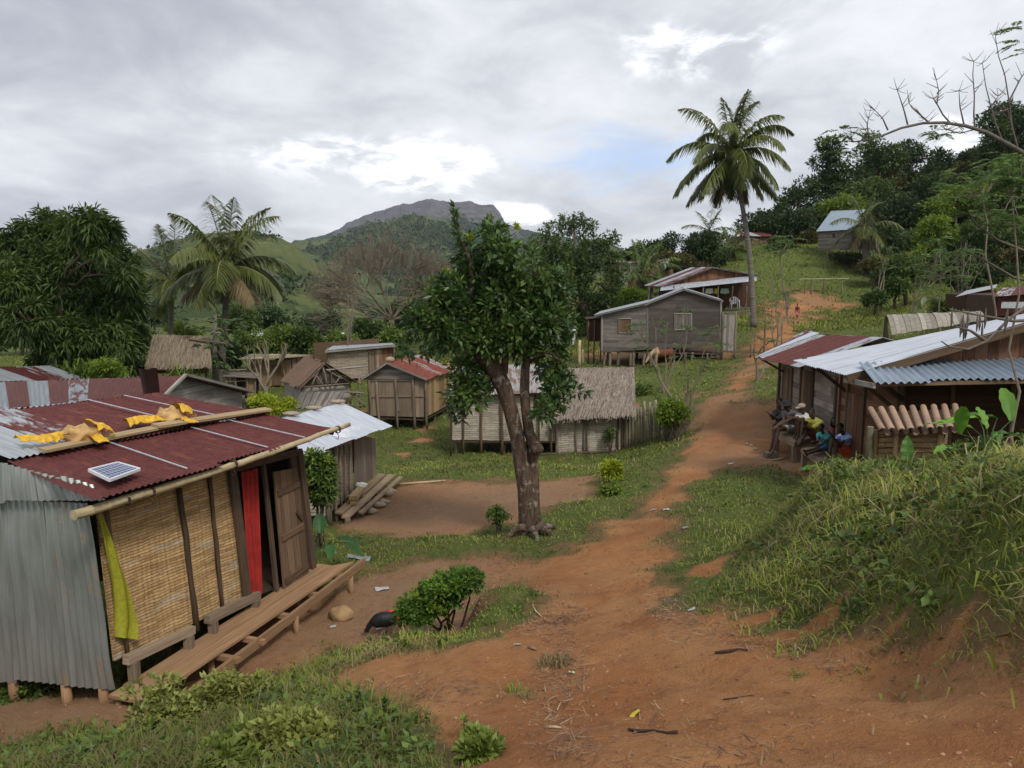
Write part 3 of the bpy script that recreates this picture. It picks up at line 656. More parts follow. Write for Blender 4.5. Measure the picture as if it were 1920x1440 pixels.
    # door leaf: boards, ledges
    A,B,Cc,D=wp(520,1108,.09),wp(571,1082,.07),wp(548,876,.07),wp(500,884,.09)
    S=MB()
    for i in range(4):
        u0,u1=i/4+.01,(i+1)/4-.01; S.prism([bil(A,B,Cc,D,u0,0),bil(A,B,Cc,D,u1,0),bil(A,B,Cc,D,u1,1),bil(A,B,Cc,D,u0,1)],side,.025,ux=(D-A))
    door=S.build('door',M['brown_wood'],H)
    for v in (.10,.46,.84):
        S=MB(); S.beam(bil(A,B,Cc,D,.06,v-.02)+side*.04,bil(A,B,Cc,D,.94,v+.02)+side*.04,.085,.03,side); S.build('ledge',M['brown_wood'],door)
    S=MB(); S.beam(bil(A,B,Cc,D,.72,.62)+side*.045,bil(A,B,Cc,D,.9,.54)+side*.045,.05,.03,side); S.build('latch',M['dark_wood'],door)
    # red curtain
    A,B=wp(462,1122,.05),wp(487,1112,.05); Cc,D=wp(477,878,.04),wp(445,886,.04)
    S=MB(); S.sheet(lambda u,v:bil(A,B,Cc,D,u,v)+side*(.022*math.sin(u*19+v*1.5)+.010*math.sin(u*43)),36,10,(1,1)); S.build('door_curtain',M['red_cloth'],H)
    # eave pole with lashings
    a=P(138,967,7.25); b=P(656,795,11.35); S=MB()
    pts=[a.lerp(b,i/24)+Z3*(-.03*math.sin(math.pi*i/24)) +Z3*random.uniform(-.006,.006) for i in range(25)]
    rad=[]; q=[]
    for i in range(24):
        for f_,r_ in((0,1.12),(.08,1.0),(.92,1.0)): q.append(pts[i].lerp(pts[i+1],f_)); rad.append((.050-.018*(i+f_)/24)*r_)
    S.tube(q,rad,9); pole=S.build('bamboo_eave_pole',M['bamboo_pole'],H)
    for f_ in (.13,.2,.47,.93):
        S=MB(); c=a.lerp(b,f_)-Z3*.02; dd=(b-a).normalized(); s1=dd.cross(Z3).normalized()
        for k in range(3):
            cc=c+dd*(k*.012); S.tube([cc+(s1*math.cos(w)+Z3*math.sin(w))*.052 for w in np.linspace(0,2*math.pi,11)],.006,5)
        S.tube([c-Z3*.05,c-Z3*.10+s1*.03,c-Z3*.15+dd*.02,c-Z3*.13-s1*.03],.005,5); S.build('lashing',M['dark_wood'],pole)
    # rafters tails under the eave
    for u in (.05,.3,.55,.8,.97):
        S=MB(); p=E0.lerp(E1,u)-n*.05; r=R0.lerp(R1,u)-n*.05; S.tube([p.lerp(r,.03),p.lerp(r,.4)],.03,6); S.build('rafter',M['dark_pole'],H)
    # deck: two broad boards on cross pieces, separate outer rail
    zt=C0.z-.03
    def dk(px,py,dz=0): # point on the deck level
        d=P(px,py,1.0); k=(zt+dz)/d.z; return d*k
    q0,q1,q2,q3=dk(213,1274),dk(330,1280),dk(610,1078),dk(585,1076)
    inner0=C0+side*.02-wd*.1; inner1=C1+side*.02+wd*.15
    for i,(o0,o1) in enumerate(((0.0,.24),(.25,.47))):
        S=MB(); a0=inner0+side*o0; a1=inner1+side*o0; b1=inner1+side*o1+wd*(.25*i); b0=inner0+side*o1+wd*(.05*i)
        for p in (a0,a1,b0,b1): p.z=zt
        S.prism([a0,b0,b1,a1],-Z3,.035,ux=wd); S.build('deck_board',M['deck_wood'],H)
    S=MB(); r0=inner0+side*.66+wd*.15; r1=inner1+side*.60+wd*.35; r0.z=zt-.13; r1.z=zt-.02
    S.beam(r0,r1,.05,.11); S.build('deck_rail',M['deck_wood'],H)
    for u in (.08,.30,.42,.60,.78,.95):
        S=MB(); p=inner0.lerp(inner1,u); p.z=zt-.08; S.beam(p-side*.1,p+side*(.64+.08*(u in(.42,.3))),.07,.06); S.build('cross_beam',M['deck_wood'],H)
    for u,o in ((.02,.6),(.30,.3),(.62,.62),(.80,.15),(.99,.58),(.02,.05),(.98,.05)):
        S=MB(); p=inner0.lerp(inner1,u)+side*o; p.z=zt-.1; g=gz1(p.x,p.y)-.15; S.tube([p,Vector((p.x+.02,p.y,g))],.042,7,wob=.1); S.build('deck_leg',M['deck_wood'],H)
    for u in (.05,.2,.42,.7,.95):
        S=MB(); p=(C0+Vector((0,0,-.05))).lerp(L0,u)-side*.03; g=gz1(p.x,p.y)-.15; S.tube([p+Vector((0,.06,0)),Vector((p.x,p.y+.06,g))],.055,8,wob=.1); S.build('stilt',M['deck_wood'],H)
    # sill logs on blocks
    for (a,b,h) in (((225,1236),(352,1178),.10),((378,1160),(476,1118),.11)):
        S=MB(); A=wp(*a,.08);B=wp(*b,.08); A.z=max(A.z,zt+.10);B.z=max(B.z,zt+.12); S.beam(A,B,.09,h,Z3,w2=.08,h2=h*.9)
        sill=S.build('sill_log',M['brown_grey_wood'],H)
        for u in(.08,.9):
            S=MB(); p=A.lerp(B,u)+side*.02; S.beam(Vector((p.x,p.y,zt)),Vector((p.x,p.y,p.z-h*.4)),.10,.09); S.build('block',M['brown_grey_wood'],sill)
    # loads on the roof
    nb=n*.075
    def rp(px,py,o=.06): return hit(px,py,m0,m1,R1)+n*o
    def pl(a,b,w,t,lab,mat='plank_wood'):
        S=MB(); S.beam(a,b,w,t,n); o=S.build('plank',M[mat]); tag(o,lab,'plank','planks holding down the near roof'); return o
    A=rp(78,858,.085);Bp=rp(330,806,.085); pl(A,Bp,.13,.03,'weathered plank under the nearer yellow sack on the rusty near roof')
    A=rp(290,815,.12);Bp=rp(503,777,.085); pl(A,Bp,.15,.03,'long pale plank beyond the yellow sacks on the rusty near roof')
    def sack(px0,px1,py,lab,sd):
        rr=random.Random(sd); c=rp((px0*.35+px1*.65),py,.16); d=(rp(px1,py-8)-rp(px0,py+6)).normalized(); o=thing('weight_sack',c-n*.08,lab,'sack','yellow sacks on the near roof')
        s1=n.cross(d).normalized(); S=MB(); M3=Matrix((d,s1,n)).transposed()
        def fn(u,v):
            th=2*math.pi*u; f=math.pi*v; x=math.cos(f)
            q=1+.10*math.sin(3*th+sd)+.08*math.sin(5*th+7*x)
            return c+d*(x*.23)+s1*(math.sin(f)*math.cos(th)*.15*q)+n*(math.sin(f)*math.sin(th)*.095*q*(1-.35*x)-.02+.02*math.sin(9*x+th))
        def cr(p,a,f=9.): # crumpled folds
            q=abs(float(fbm(np.array([p.x*f+p.z*5+sd]),np.array([p.y*f-p.z*7]),3,sd)[0])-.5)*2
            return n*(a*(.6-q*1.6))
        S.sheet(lambda u,v:(lambda p:p+cr(p,.05))(fn(u,v)),36,24,(1,1)); S.build('sack_body',M['sack_dirty'],o)
        # empty half of the sack: crumpled cloth lying back over the plank, knotted where it narrows
        S=MB()
        def sh(u,v,k=0.):
            w=.06+.05*abs(math.cos(v*5.+sd)); p=c-d*(.16+.52*v)+s1*((u-.5)*2*w+.03*math.sin(v*7+sd))-n*.085
            return p+cr(p,.035,10.)+n*(.05+.05*math.sin(math.pi*u)-k)
        S.sheet(sh,16,34,(1,1)); S.sheet(lambda u,v:sh(1-u,v,.006),16,34,(1,1)); S.build('sack_neck',M['yellow_sack'],o)
        S=MB(); e=c+d*.07+n*.02
        def fl(u,v,k=0.):
            p=e+d*(.22*v+.03*math.sin(6*u+sd))+s1*((u-.5)*(.34-.12*v))-n*(.10*v*v-.03); return p+cr(p,.035,11.)+n*(.03+.06*math.sin(math.pi*u)-k)
        def f2(u,v,k=0.):
            p=c+d*(.14*u-.02+.06*v)-s1*(.06+.26*v)-n*(.02+.05*v); return p+cr(p,.03,12.)+n*(.03-k)
        for q in (fl,f2): S.sheet(q,14,14,(1,1)); S.sheet(lambda u,v,q=q:q(1-u,v,.006),14,14,(1,1))
        for k in range(9):
            a=e+d*.2+s1*rr.uniform(-.12,.12)-n*.06; S.tube([a,a+d*rr.uniform(.03,.1)+s1*rr.uniform(-.05,.05)+n*rr.uniform(-.02,.05)],[.004,.002],4)
        S.build('torn_flap',M['yellow_sack'],o)
    sack(60,205,836,'lumpy yellow sack nearest the zinc gable, left end of the roof plank',1)
    sack(245,362,800,'torn yellow sack in the middle of the plank on the near rusty roof',4)
    # solar panel
    a,b,c_,d_=[rp(*q,.06) for q in((205,912),(261,891),(220,879),(166,893))]
    pn=(b-a).cross(d_-a).normalized(); pn=pn if pn.z>0 else -pn
    o=thing('solar_panel',a,'small blue solar panel with white frame lying on the rusty near roof','solar panel')
    S=MB(); S.prism([a,b,c_,d_],pn,.012,ux=b-a); S.build('cells',M['solar'],o)
    fr=MB()
    for p,q in((a,b),(b,c_),(c_,d_),(d_,a)): fr.beam(p+pn*.006,q+pn*.006,.022,.03,pn)
    fr.build('frame',M['white_paint'],o)
    g=MB()
    for i in range(1,9): g.beam(a.lerp(b,i/9)+pn*.0135,d_.lerp(c_,i/9)+pn*.0135,.004,.002,pn)
    for i in range(1,5): g.beam(a.lerp(d_,i/5)+pn*.0137,b.lerp(c_,i/5)+pn*.0137,.004,.002,pn)
    g.build('grid_line',M['white_paint'],o)
    # lime net hung from the corner
    L=[(172,962,178,964),(178,1000,198,1012),(186,1050,214,1060),(194,1090,228,1096),(200,1130,238,1140),(204,1165,243,1165),(206,1192,241,1196)]
    def nf(u,v):
        x=v*6; i=min(int(x),5); f_=x-i; l=(L[i][0]*(1-f_)+L[i+1][0]*f_,L[i][1]*(1-f_)+L[i+1][1]*f_); r=(L[i][2]*(1-f_)+L[i+1][2]*f_,L[i][3]*(1-f_)+L[i+1][3]*f_)
        return wp(l[0]*(1-u)+r[0]*u,l[1]*(1-u)+r[1]*u,.10+.025*math.sin(u*9+v*5)*(.3+v))
    S=MB(); S.sheet(nf,14,24); S.sheet(lambda u,v:nf(1-u,v)+side*.006,14,24); o=S.build('hanging_net',M['lime_cloth']); tag(o,'yellow-green net hanging at the corner of the near hut beside the zinc wall','net')
    return H
def m_solar():
    m,t=newmat('solar_cells'); finish(t,(.02,.05,.16),.25,spec=.6); return m
M['brown_grey_wood']=m_wood('brown_grey_wood',(.16,.115,.08),(.28,.215,.15),(.19,.14,.10)); M['solar']=m_solar(); M['white_paint']=m_plain('white_metal',(.6,.62,.64),.5,var=.08)
M['sack_dirty']=m_plain('dirty_yellow_sack',(.46,.29,.12),.8,scale=5,var=.4,bs=.6)
near_hut()
# ---------------- grass ----------------
def strips(pos,dirs,L,Wd,bend,rnd,name,mat,lift=None,fold=True,**kw):
    "many blades: each a 5-vertex tapered strip from pos along dirs (unit), bending to the ground by bend"
    n=len(pos); side=np.stack([-dirs[:,1],dirs[:,0],np.zeros(n)],-1); sn=np.linalg.norm(side,axis=1,keepdims=True)
    rd=RNG.random(n)*2*np.pi; rs=np.stack([np.cos(rd),np.sin(rd),np.zeros(n)],-1); side=np.where(sn<.2,rs,side/np.maximum(sn,1e-6))
    L=L[:,None]; w=Wd[:,None]/2
    mid=pos+dirs*L*.55; tip=pos+dirs*L-np.array([0,0,1.])*L*bend[:,None]+np.concatenate([dirs[:,:2],np.zeros((n,1))],1)*L*bend[:,None]*.5
    V=np.stack([pos-side*w*.8,pos+side*w*.8,mid+side*w,mid-side*w,tip],1).reshape(-1,3)
    i=np.arange(n)*5; q=np.stack([i,i+1,i+2,i+3],-1); t=np.stack([i+3,i+2,i+4],-1)
    r2=np.concatenate([rnd,rnd])
    return npmesh(name,V,[q,t],mat,fa={'rnd':('FACE',r2)},**kw)
def gdens(n,umax=.86,y0=1.2,y1=130,seed=1):
    rg=np.random.default_rng(seed); u=rg.uniform(-umax,umax,n)
    v=np.exp(rg.uniform(math.log(y0+Y0),math.log(y1+Y0),n)); y=v-Y0; x=u*v
    return x,y,rg
def lush(x,y):
    "long grass on the near bank at the right and on the lip at the left; short turf elsewhere"
    X=np.asarray(x);Yv=np.asarray(y)
    px=960+F*X/Yv
    bank=np.clip((px-1250-120*fbm(X,Yv,2,8))/260,0,1)*np.clip((13-Yv)/3,0,1)
    lip=np.clip((900-px)/200,0,1)*np.clip((9.6-Yv)/.8,0,1)
    return np.maximum(bank,lip*.75)
def make_grass():
    x,y,rg=gdens(820000,umax=1.25,y1=60)
    d=dirt(x,y); keep=(rg.random(len(x))>d**.7)&((d<.97))
    dens=np.where(y<14,1,np.where(y<30,.8,.55)); dens=np.where(lush(x,y)>.3,1,dens*.75); keep&=rg.random(len(x))<dens
    px=960+F*x/np.maximum(y,.5); keep&=((px>-80)&(px<2000))|((px>-900)&(px<3000)&(y<16))
    # nothing grows under the near hut
    x,y,d=x[keep],y[keep],d[keep]; z=gz(x,y); n=len(x); lu=lush(x,y)
    a=rg.random(n)*2*np.pi; til=rg.uniform(.1,.95,n)+.25*lu
    D=np.stack([np.cos(a)*np.sin(til),np.sin(a)*np.sin(til),np.cos(til)],-1)
    L=(.035+.0024*y+.15*lu*(.3+.9*fbm(x*1.5,y*1.5,3,4)))*np.exp(rg.normal(-.1,.42,n))*(1-.5*d)*(.55+.9*fbm(x*.9,y*.9,3,66))
    Wd=np.maximum(.005+.006*lu*rg.random(n)**2*2,.00115*y)*rg.uniform(.7,1.4,n)
    tone=np.clip((fbm(x*.5,y*.5,3,11)-.5)*2.0+.42+.22*lu*(x>0)+rg.normal(0,.17,n),0,1)
    p=np.stack([x,y,z-.01],-1)
    dry=(rg.random(n)<.16+.30*d+.10*lu+.45*np.clip((fbm(x*.9,y*.9,3,14)-.55)*4,0,1))
    for m_,nm,mt in((~dry,'grass','grass'),(dry,'dry_grass','dry_grass')):
        o=strips(p[m_],D[m_],L[m_],Wd[m_],rg.uniform(.1,.6,m_.sum()),tone[m_],nm,M[mt]); tag(o,kind='stuff')
    # far slopes: larger tufts
    x,y,rg=gdens(90000,y0=50,y1=140,seed=2); d=dirt(x,y); k=(rg.random(len(x))>d)&(x>-5); x,y=x[k],y[k]; n=len(x); z=gz(x,y)
    a=rg.random(n)*2*np.pi; til=rg.uniform(.1,.8,n); D=np.stack([np.cos(a)*np.sin(til),np.sin(a)*np.sin(til),np.cos(til)],-1)
    o=strips(np.stack([x,y,z-.02],-1),D,rg.uniform(.15,.4,n),.0011*y*rg.uniform(.8,1.6,n),rg.uniform(.1,.5,n),np.clip((fbm(x*.1,y*.1,3,12)-.5)*1.2+.4+rg.normal(0,.18,n),0,1),'hillside_grass',M['grass']); tag(o,kind='stuff')
make_grass()

def weeds():
    # low broad-leaved ground cover growing through the grass
    x,y,rg=gdens(22000,umax=1.2,y0=2.4,y1=40,seed=9); d=dirt(x,y); lu=lush(x,y); n1=fbm(x*1.2,y*1.2,3,90)
    k=(d<.25)&(n1>.50-.10*lu)&(rg.random(len(x))<.22+.5*lu); x,y,lu=x[k],y[k],lu[k]; z=gz(x,y); n=len(x); kk=9
    c=np.repeat(np.stack([x,y,z],-1),kk,0); m=n*kk; d=unit(np.stack([rg.normal(0,1,m),rg.normal(0,1,m),rg.uniform(.0,1.1,m)],-1)); h=np.repeat(.02+.10*lu,kk)*rg.random(m); s=np.repeat((.022+.0016*y)*(1+.6*lu),kk)*rg.uniform(.6,1.4,m)
    p=c+np.stack([rg.normal(0,1,m)*s,rg.normal(0,1,m)*s,h],-1); tone=np.clip(np.repeat(rg.normal(.45,.2,n),kk)+rg.normal(0,.12,m),0,1)
    o=leaves('ground_weeds',p,d,s*1.5,s*.8,M['leaf_mid'],rnd=tone); tag(o,kind='stuff')
weeds()
# ---------------- houses ----------------
class Plane:
    "vertical wall plane through two base points; photo pixels can be dropped onto it"
    def __init__(s,A,B,C=None):
        s.A=Vector(A); B=Vector(B); s.X=Vector((B.x-A.x,B.y-A.y,0)); s.L=s.X.length; s.X.normalize()
        s.N=Vector((s.X.y,-s.X.x,0))   # towards the viewer for a wall running left to right
        s.D=-s.N if C is None else (Vector(C)-B)*Vector((1,1,0)); s.D=Vector((s.D.x,s.D.y,0)).normalized()
    def hit(s,px,py,off=0):
        o=s.A+s.N*off; d=P(px,py,1.0); return d*(o.dot(s.N)/d.dot(s.N))
    def p2(s,px,py):
        h=s.hit(px,py); return ((h-s.A).dot(s.X),h.z-s.A.z)
    def w(s,x,z,off=0,dep=0): return s.A+s.X*x+Z3*z+s.N*off+s.D*dep
def plane_px(a,b,c=None,level=True):
    A=P(*a);B=P(*b)
    if level: B.z=A.z
    return Plane(A,B,P(*c) if c else None)
def walls(pl,polypx,parent,mat,depth=0,horiz=True,bw=.17,name='front_wall',side_mat=None,t=.025,solid=True,sides=True,skip=0.):
    poly=[pl.p2(*q) for q in polypx]
    if sum(poly[i][0]*poly[(i+1)%len(poly)][1]-poly[(i+1)%len(poly)][0]*poly[i][1] for i in range(len(poly)))<0: poly=poly[::-1]
    mb=MB(); boards(mb,pl.A,pl.X,poly,horiz,bw,t,N=pl.N,skip=skip); o=mb.build(name,M[mat],parent)
    sm=M[side_mat or mat]
    if solid:
        mb=MB(); mb.prism([pl.w(x,z,-.005) for x,z in poly],-pl.N,.02,ux=pl.X)
        mb.build('inner_wall',M['dark_wood'],parent)
    if depth and sides:
        mb=MB(); mb.prism([pl.w(x,z,0,depth) for x,z in poly],-pl.N,.03,ux=pl.X,r=.5); mb.build('back_wall',sm,parent)
        xs=[p[0] for p in poly]
        for xx in (min(xs),max(xs)):
            zz=[p[1] for p in poly if abs(p[0]-xx)<.08]
            if len(zz)<2: continue
            a=pl.w(xx,0,0,0)
            mb=MB(); dr=pl.D; n=pl.X*(1 if xx>min(xs)+.1 else -1)
            boards(mb,Vector((a.x,a.y,pl.A.z)),dr,[(0,min(zz)),(depth,min(zz)),(depth,max(zz)),(0,max(zz))],horiz,bw,t,N=n); mb.build('side_wall',sm,parent)
    return o,poly
def roof_over(pl,line,parent,depth,over=.3,back=.3,mat='roof',pitch=.09,amp=.014,ks=None,sheets=None,name='roof',seed=0,ntop=3,thick=0,dent=.004):
    "line: roof profile points (px,py) on the wall plane; each span becomes a sheet running back"
    pts=[pl.hit(*q) for q in line]; out=[]
    for i in range(len(pts)-1):
        a,b=pts[i],pts[i+1]
        f=pl.N*over; g=pl.D*(depth+back)
        lo,hi=(a,b) if a.z<b.z else (b,a)
        mb=MB(); corr(mb,lo+f,lo+g,hi+g,hi+f,pitch=pitch,amp=amp,ks=(ks[i] if i<len(ks) else ks[0]) if ks else None,sheets=sheets,seed=seed+i,nt=ntop,sub=4,dent=dent)
        o=mb.build(name,M[mat],parent); out.append(o)
        mb=MB(); mb.beam(a+f*.8-Z3*.05,b+f*.8-Z3*.05,.03,.09); mb.build('barge_board',M['pale_wood'],parent)
    return out
def post(parent,a,b,r=.05,mat='pole_wood',name='post',wob=.12,n=6):
    mb=MB(); a=Vector(a);b=Vector(b); m=[a.lerp(b,i/4)+Vector((random.uniform(-1,1),random.uniform(-1,1),0))*r*.35*(0<i<4) for i in range(5)]
    mb.tube(m,[r*random.uniform(.85,1.15) for _ in m],n,wob=wob); return mb.build(name,M[mat],parent)
def stilts(pl,xs,depths,parent,r=.06,mat='pole_wood',z=0,name='stilt'):
    for d in depths:
        for px in xs:
            x=pl.p2(px,700)[0] if px>30 else px
            p=pl.w(x,z,-.08,d); post(parent,p,(p.x,p.y,gz1(p.x,p.y)-.2),r,mat,name)
def window(pl,px0,py0,px1,py1,parent,mat='grey_wood',fm='pale_wood',name='shutter'):
    q=[pl.hit(*c,.03) for c in((px0,py1),(px1,py1),(px1,py0),(px0,py0))]
    mb=MB(); w=(q[1]-q[0]).length; n=max(2,int(w/.16))
    for i in range(n):
        mb.prism([bil(*q,i/n+.01,0),bil(*q,(i+1)/n-.01,0),bil(*q,(i+1)/n-.01,1),bil(*q,i/n+.01,1)],pl.N,.02,ux=Z3)
    s=mb.build(name,M[mat],parent); mb=MB()
    for i in range(4): mb.beam(q[i]+pl.N*.02,q[(i+1)%4]+pl.N*.02,.05,.07,pl.N)
    mb.build('frame',M[fm],s); return s

def grey_house():   # long weathered house on stilts
    pl=plane_px((1128,657,45),(1352,641,43.2),level=False); pl.A.z=P(1128,657,45).z; pl.D=Vector((.19,1,0)).normalized()
    H=thing('stilt_house',GY(1240,44.5),'long weathered grey plank house on stilts with shed lean-to, cow beneath','house')
    walls(pl,[(1128,657),(1213,651),(1213,571),(1128,588)],H,'grey_wood',3.6,side_mat='grey_wood',bw=.2)
    walls(pl,[(1215,651),(1352,641),(1352,566),(1283,545),(1215,569)],H,'darkgrey_wood',3.8,side_mat='grey_wood',bw=.2)
    roof_over(pl,[(1116,590),(1214,567)],H,3.6,ks=[[.2,.1,.3,.2]],seed=3)
    roof_over(pl,[(1209,570),(1282,541),(1356,563)],H,3.8,ks=[[.35,.3,.4,.3,.5]]*2,seed=5)
    for (x,y0,y1) in ((1129,588,657),(1214,569,651),(1352,563,641)):
        mb=MB(); mb.beam(pl.hit(x,y0,.04),pl.hit(x,y1,.04),.10,.05,pl.N); mb.build('corner_board',M['pale_wood'],H)
    window(pl,1160,597,1184,624,H,'brown_wood'); window(pl,1265,588,1297,618,H,'grey_wood')
    mb=MB(); mb.beam(pl.w(0,-.06,.03),pl.hit(1352,644,.03),.1,.12); mb.build('floor_beam',M['grey_wood'],H)
    mb=MB(); mb.prism([pl.w(0,-.03),pl.w(pl.L,-.03),pl.w(pl.L,-.03,0,3.8),pl.w(0,-.03,0,3.8)],-Z3,.05); mb.build('floor',M['dark_wood'],H)
    stilts(pl,(1132,1142,1158,1181,1187,1207,1219,1262,1284,1297,1325,1349),(0,),H,.08); stilts(pl,(1135,1190,1240,1290,1345),(2.,3.7),H,.08,'dark_pole')
    # porch at the right end
    a=pl.w(pl.L+.05,0); 
    for x in (.05,.75): post(H,pl.w(pl.L+x,2.35,.1),Vector((pl.w(pl.L+x,0,.1).x,pl.w(pl.L+x,0,.1).y,gz1(*pl.w(pl.L+x,0,.1)[:2]))),.07)
    mb=MB(); boards(mb,pl.w(pl.L+.1,.0,.08),pl.X,[(0,.1),(.6,.1),(.6,2.2),(0,2.2)],False,.15,N=pl.N); mb.build('porch_board',M['pale_wood'],H)
    for x in (1.6,2.3,3.2):
        p=pl.w(pl.L+x,.1,.1); post(H,p+Z3*(1.9 if x>2 else .5),(p.x,p.y,gz1(p.x,p.y)),.045)
    mb=MB(); mb.beam(pl.w(pl.L+.1,2.3,.1),pl.w(pl.L+2.4,2.25,.1),.08,.08); mb.beam(pl.w(pl.L+.1,.15,.1),pl.w(pl.L+3.3,.1,.1),.08,.1); mb.build('porch_rail',M['pole_wood'],H)
    # annex to the left
    q=plane_px((1103,640,47),(1127,637,47)); 
    mb=MB(); mb.prism([q.w(0,0),q.w(.75,0),q.w(.75,1.35),q.w(0,1.25)],-q.N,1.2,r=.2,ux=Z3); K=thing('wash_shelter',q.A,'small dark open shelter on posts against the left end of the grey house','shelter'); mb.build('body',M['dark_red_wood'],K)
    for x in (0,.35,.75): p=q.w(x,1.35,.05); post(K,p,(p.x,p.y,gz1(p.x,p.y)),.05,'brown_wood')
    mb=MB(); mb.prism([q.w(-.15,1.35,.2),q.w(.85,1.42,.2),q.w(.85,1.42,-1.3),q.w(-.15,1.35,-1.3)],Z3,.04); mb.build('roof',M['dark_wood'],K)
def verandah_house():
    pl=plane_px((1245,592,62),(1412,582,63.5))
    H=thing('verandah_house',GY(1330,62.5),'house with low reddish gable, zinc awning and dark open verandah above grey house','house')
    back=Plane(pl.w(0,0,0,2.2),pl.w(pl.L,0,0,2.2))
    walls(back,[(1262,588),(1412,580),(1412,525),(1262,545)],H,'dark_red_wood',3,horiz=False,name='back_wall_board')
    walls(pl,[(1262,535),(1412,521),(1412,517),(1330,504),(1262,527)],H,'red_wood',0,horiz=False,name='gable_board',bw=.28)
    roof_over(pl,[(1238,537),(1331,501),(1421,516)],H,3.4,ks=[[.55,.45,.6,.4],[.5,.7,.6]],seed=8,over=.5)
    e=[pl.hit(1237,545,1.1),pl.hit(1418,527,1.1),pl.hit(1418,516,.2),pl.hit(1242,536,.2)]
    mb=MB(); corr(mb,*e,pitch=.12,amp=.02,sheets=5,ks=[.1,.05,.1,.05,.1],nt=2,seed=4); mb.build('awning',M['new_zinc'],H)
    mb=MB(); mb.prism([pl.w(0,-.02,1),pl.w(pl.L,-.02,1),pl.w(pl.L,-.02,0,5),pl.w(0,-.02,0,5)],-Z3,.12,ux=pl.X); mb.build('deck',M['grey_wood'],H)
    for px in (1262,1317,1345,1372,1398,1412):
        p=pl.hit(px,586,.9); post(H,Vector((p.x,p.y,P(px,536,p.y).z)),(p.x,p.y,gz1(p.x,p.y)-.2),.06,'pole_wood')
    for y in (584,578):
        mb=MB(); mb.beam(pl.hit(1360,y+1,1.0),pl.hit(1412,y-2,1.0),.05,.06); mb.build('deck_rail',M['pale_wood'],H)
    for px,w,c,lab in((1330,.55,'cloth_white','white garment hung in the dark verandah'),(1343,.25,'cloth_yellow','small yellow-green garment hung in the dark verandah'),(1359,.6,'cloth_pale','pale green garment hung in the dark verandah')):
        a=pl.hit(px,541,.3); mb=MB(); mb.sheet(lambda u,v:a+pl.X*((u-.5)*w*(1+.3*v))-Z3*(v*.42*(1-.25*abs(u-.5)))+pl.N*.04*math.sin(u*14),10,6); mb.sheet(lambda u,v:a+pl.X*((.5-u)*w*(1+.3*v))-Z3*(v*.42*(1-.25*abs(u-.5)))+pl.N*(.04*math.sin((1-u)*14)-.01),10,6)
        o=mb.build('hung_garment',M[c]); tag(o,lab,'garment')
    # white plastic armchair
    c=pl.hit(1377,581,1.05)+Z3*.02; ch=thing('plastic_chair',c,'white plastic armchair on the verandah deck left of the tall coconut trunk','chair')
    s=1.15
    mb=MB(); mb.sheet(lambda u,v:c+Vector(((u-.5)*.5*s,-.22*s+v*.46*s,(.42+.03*math.cos(6*(u-.5)))*s)),8,6); mb.sheet(lambda u,v:c+Vector(((.5-u)*.5*s,-.22*s+v*.46*s,(.39)*s)),4,4); mb.build('seat',M['white_paint'],ch)
    for i in range(5):
        x=(i-2)*.11*s; mb=MB(); mb.beam(c+Vector((x,.22*s,.42*s)),c+Vector((x*1.05,.30*s,(.84-.02*abs(i-2))*s)),.05*s,.02); mb.build('back_slat',M['white_paint'],ch)
    mb=MB(); mb.tube([c+Vector((.30*s*math.sin(a),.22*s+.08*s*math.cos(a),(.62+.24*math.cos(a))*s)) for a in np.linspace(-2,2,13)],.024*s,6); mb.build('back_frame',M['white_paint'],ch)
    for sx in(-1,1):
        mb=MB(); mb.tube([c+Vector((sx*.27*s,-.22*s,.62*s)),c+Vector((sx*.28*s,0,.64*s)),c+Vector((sx*.26*s,.22*s,.66*s))],.03*s,6); mb.build('armrest',M['white_paint'],ch)
        for sy in(-1,1): mb=MB(); mb.tube([c+Vector((sx*.25*s,sy*.2*s,.62*s if sy<0 else .42*s)),c+Vector((sx*.28*s,sy*.26*s,0))],.025*s,6); mb.build('leg',M['white_paint'],ch)
def thatch_sheet(name,A,B,C,D,parent,mat='thatch',n=2600,ln=.45,t=.10,seed=1,rag=.12):
    "thatched slope: A-B eave, D-C ridge; slab of palm thatch covered in hanging strands"
    A,B,C,D=map(Vector,(A,B,C,D)); nn=(B-A).cross(D-A).normalized(); nn=nn if nn.z>0 else -nn
    mb=MB(); mb.prism([A,B,C,D],nn,t,ux=(A-D),r=.5)
    rg=random.Random(seed); dn=(A-D).normalized(); ex=(B-A).normalized()
    for i in range(n):
        v=rg.random()**.8; u=rg.random(); v0=v*1.0
        p=bil(A,B,C,D,u,v0)+nn*(t+rg.uniform(.0,.05)); l=ln*rg.uniform(.5,1.2)*min(1,1.2-.0*v); d=(dn+ex*rg.uniform(-.12,.12)+nn*rg.uniform(-.05,.06)).normalized()
        if v<.25: l=min(l,v*(A-D).length+rag*rg.uniform(.3,1.6))
        w=rg.uniform(.012,.03); q=[p-ex*w,p+ex*w,p+d*l+ex*w*.6-nn*.02,p+d*l-ex*w*.6-nn*.02]
        r=min(1,max(0,rg.gauss(.5,.28))); mb.face(q,[(0,0+r*7),(0,w*2+r*7),(l,w*2+r*7),(l,r*7)],r)
    for i in range(int((B-A).length*34)):   # ragged eave fringe
        p=A.lerp(B,rg.random())+nn*rg.uniform(-.01,t); l=rg.uniform(.05,.2); d=(dn+Vector((0,0,-.6))+ex*rg.uniform(-.2,.2)).normalized(); w=rg.uniform(.01,.022)
        mb.face([p-ex*w,p+ex*w,p+d*l+ex*w*.4,p+d*l-ex*w*.4],[(0,0),(0,w*2),(l,w*2),(l,0)],rg.random())
    return mb.build(name,M[mat],parent)
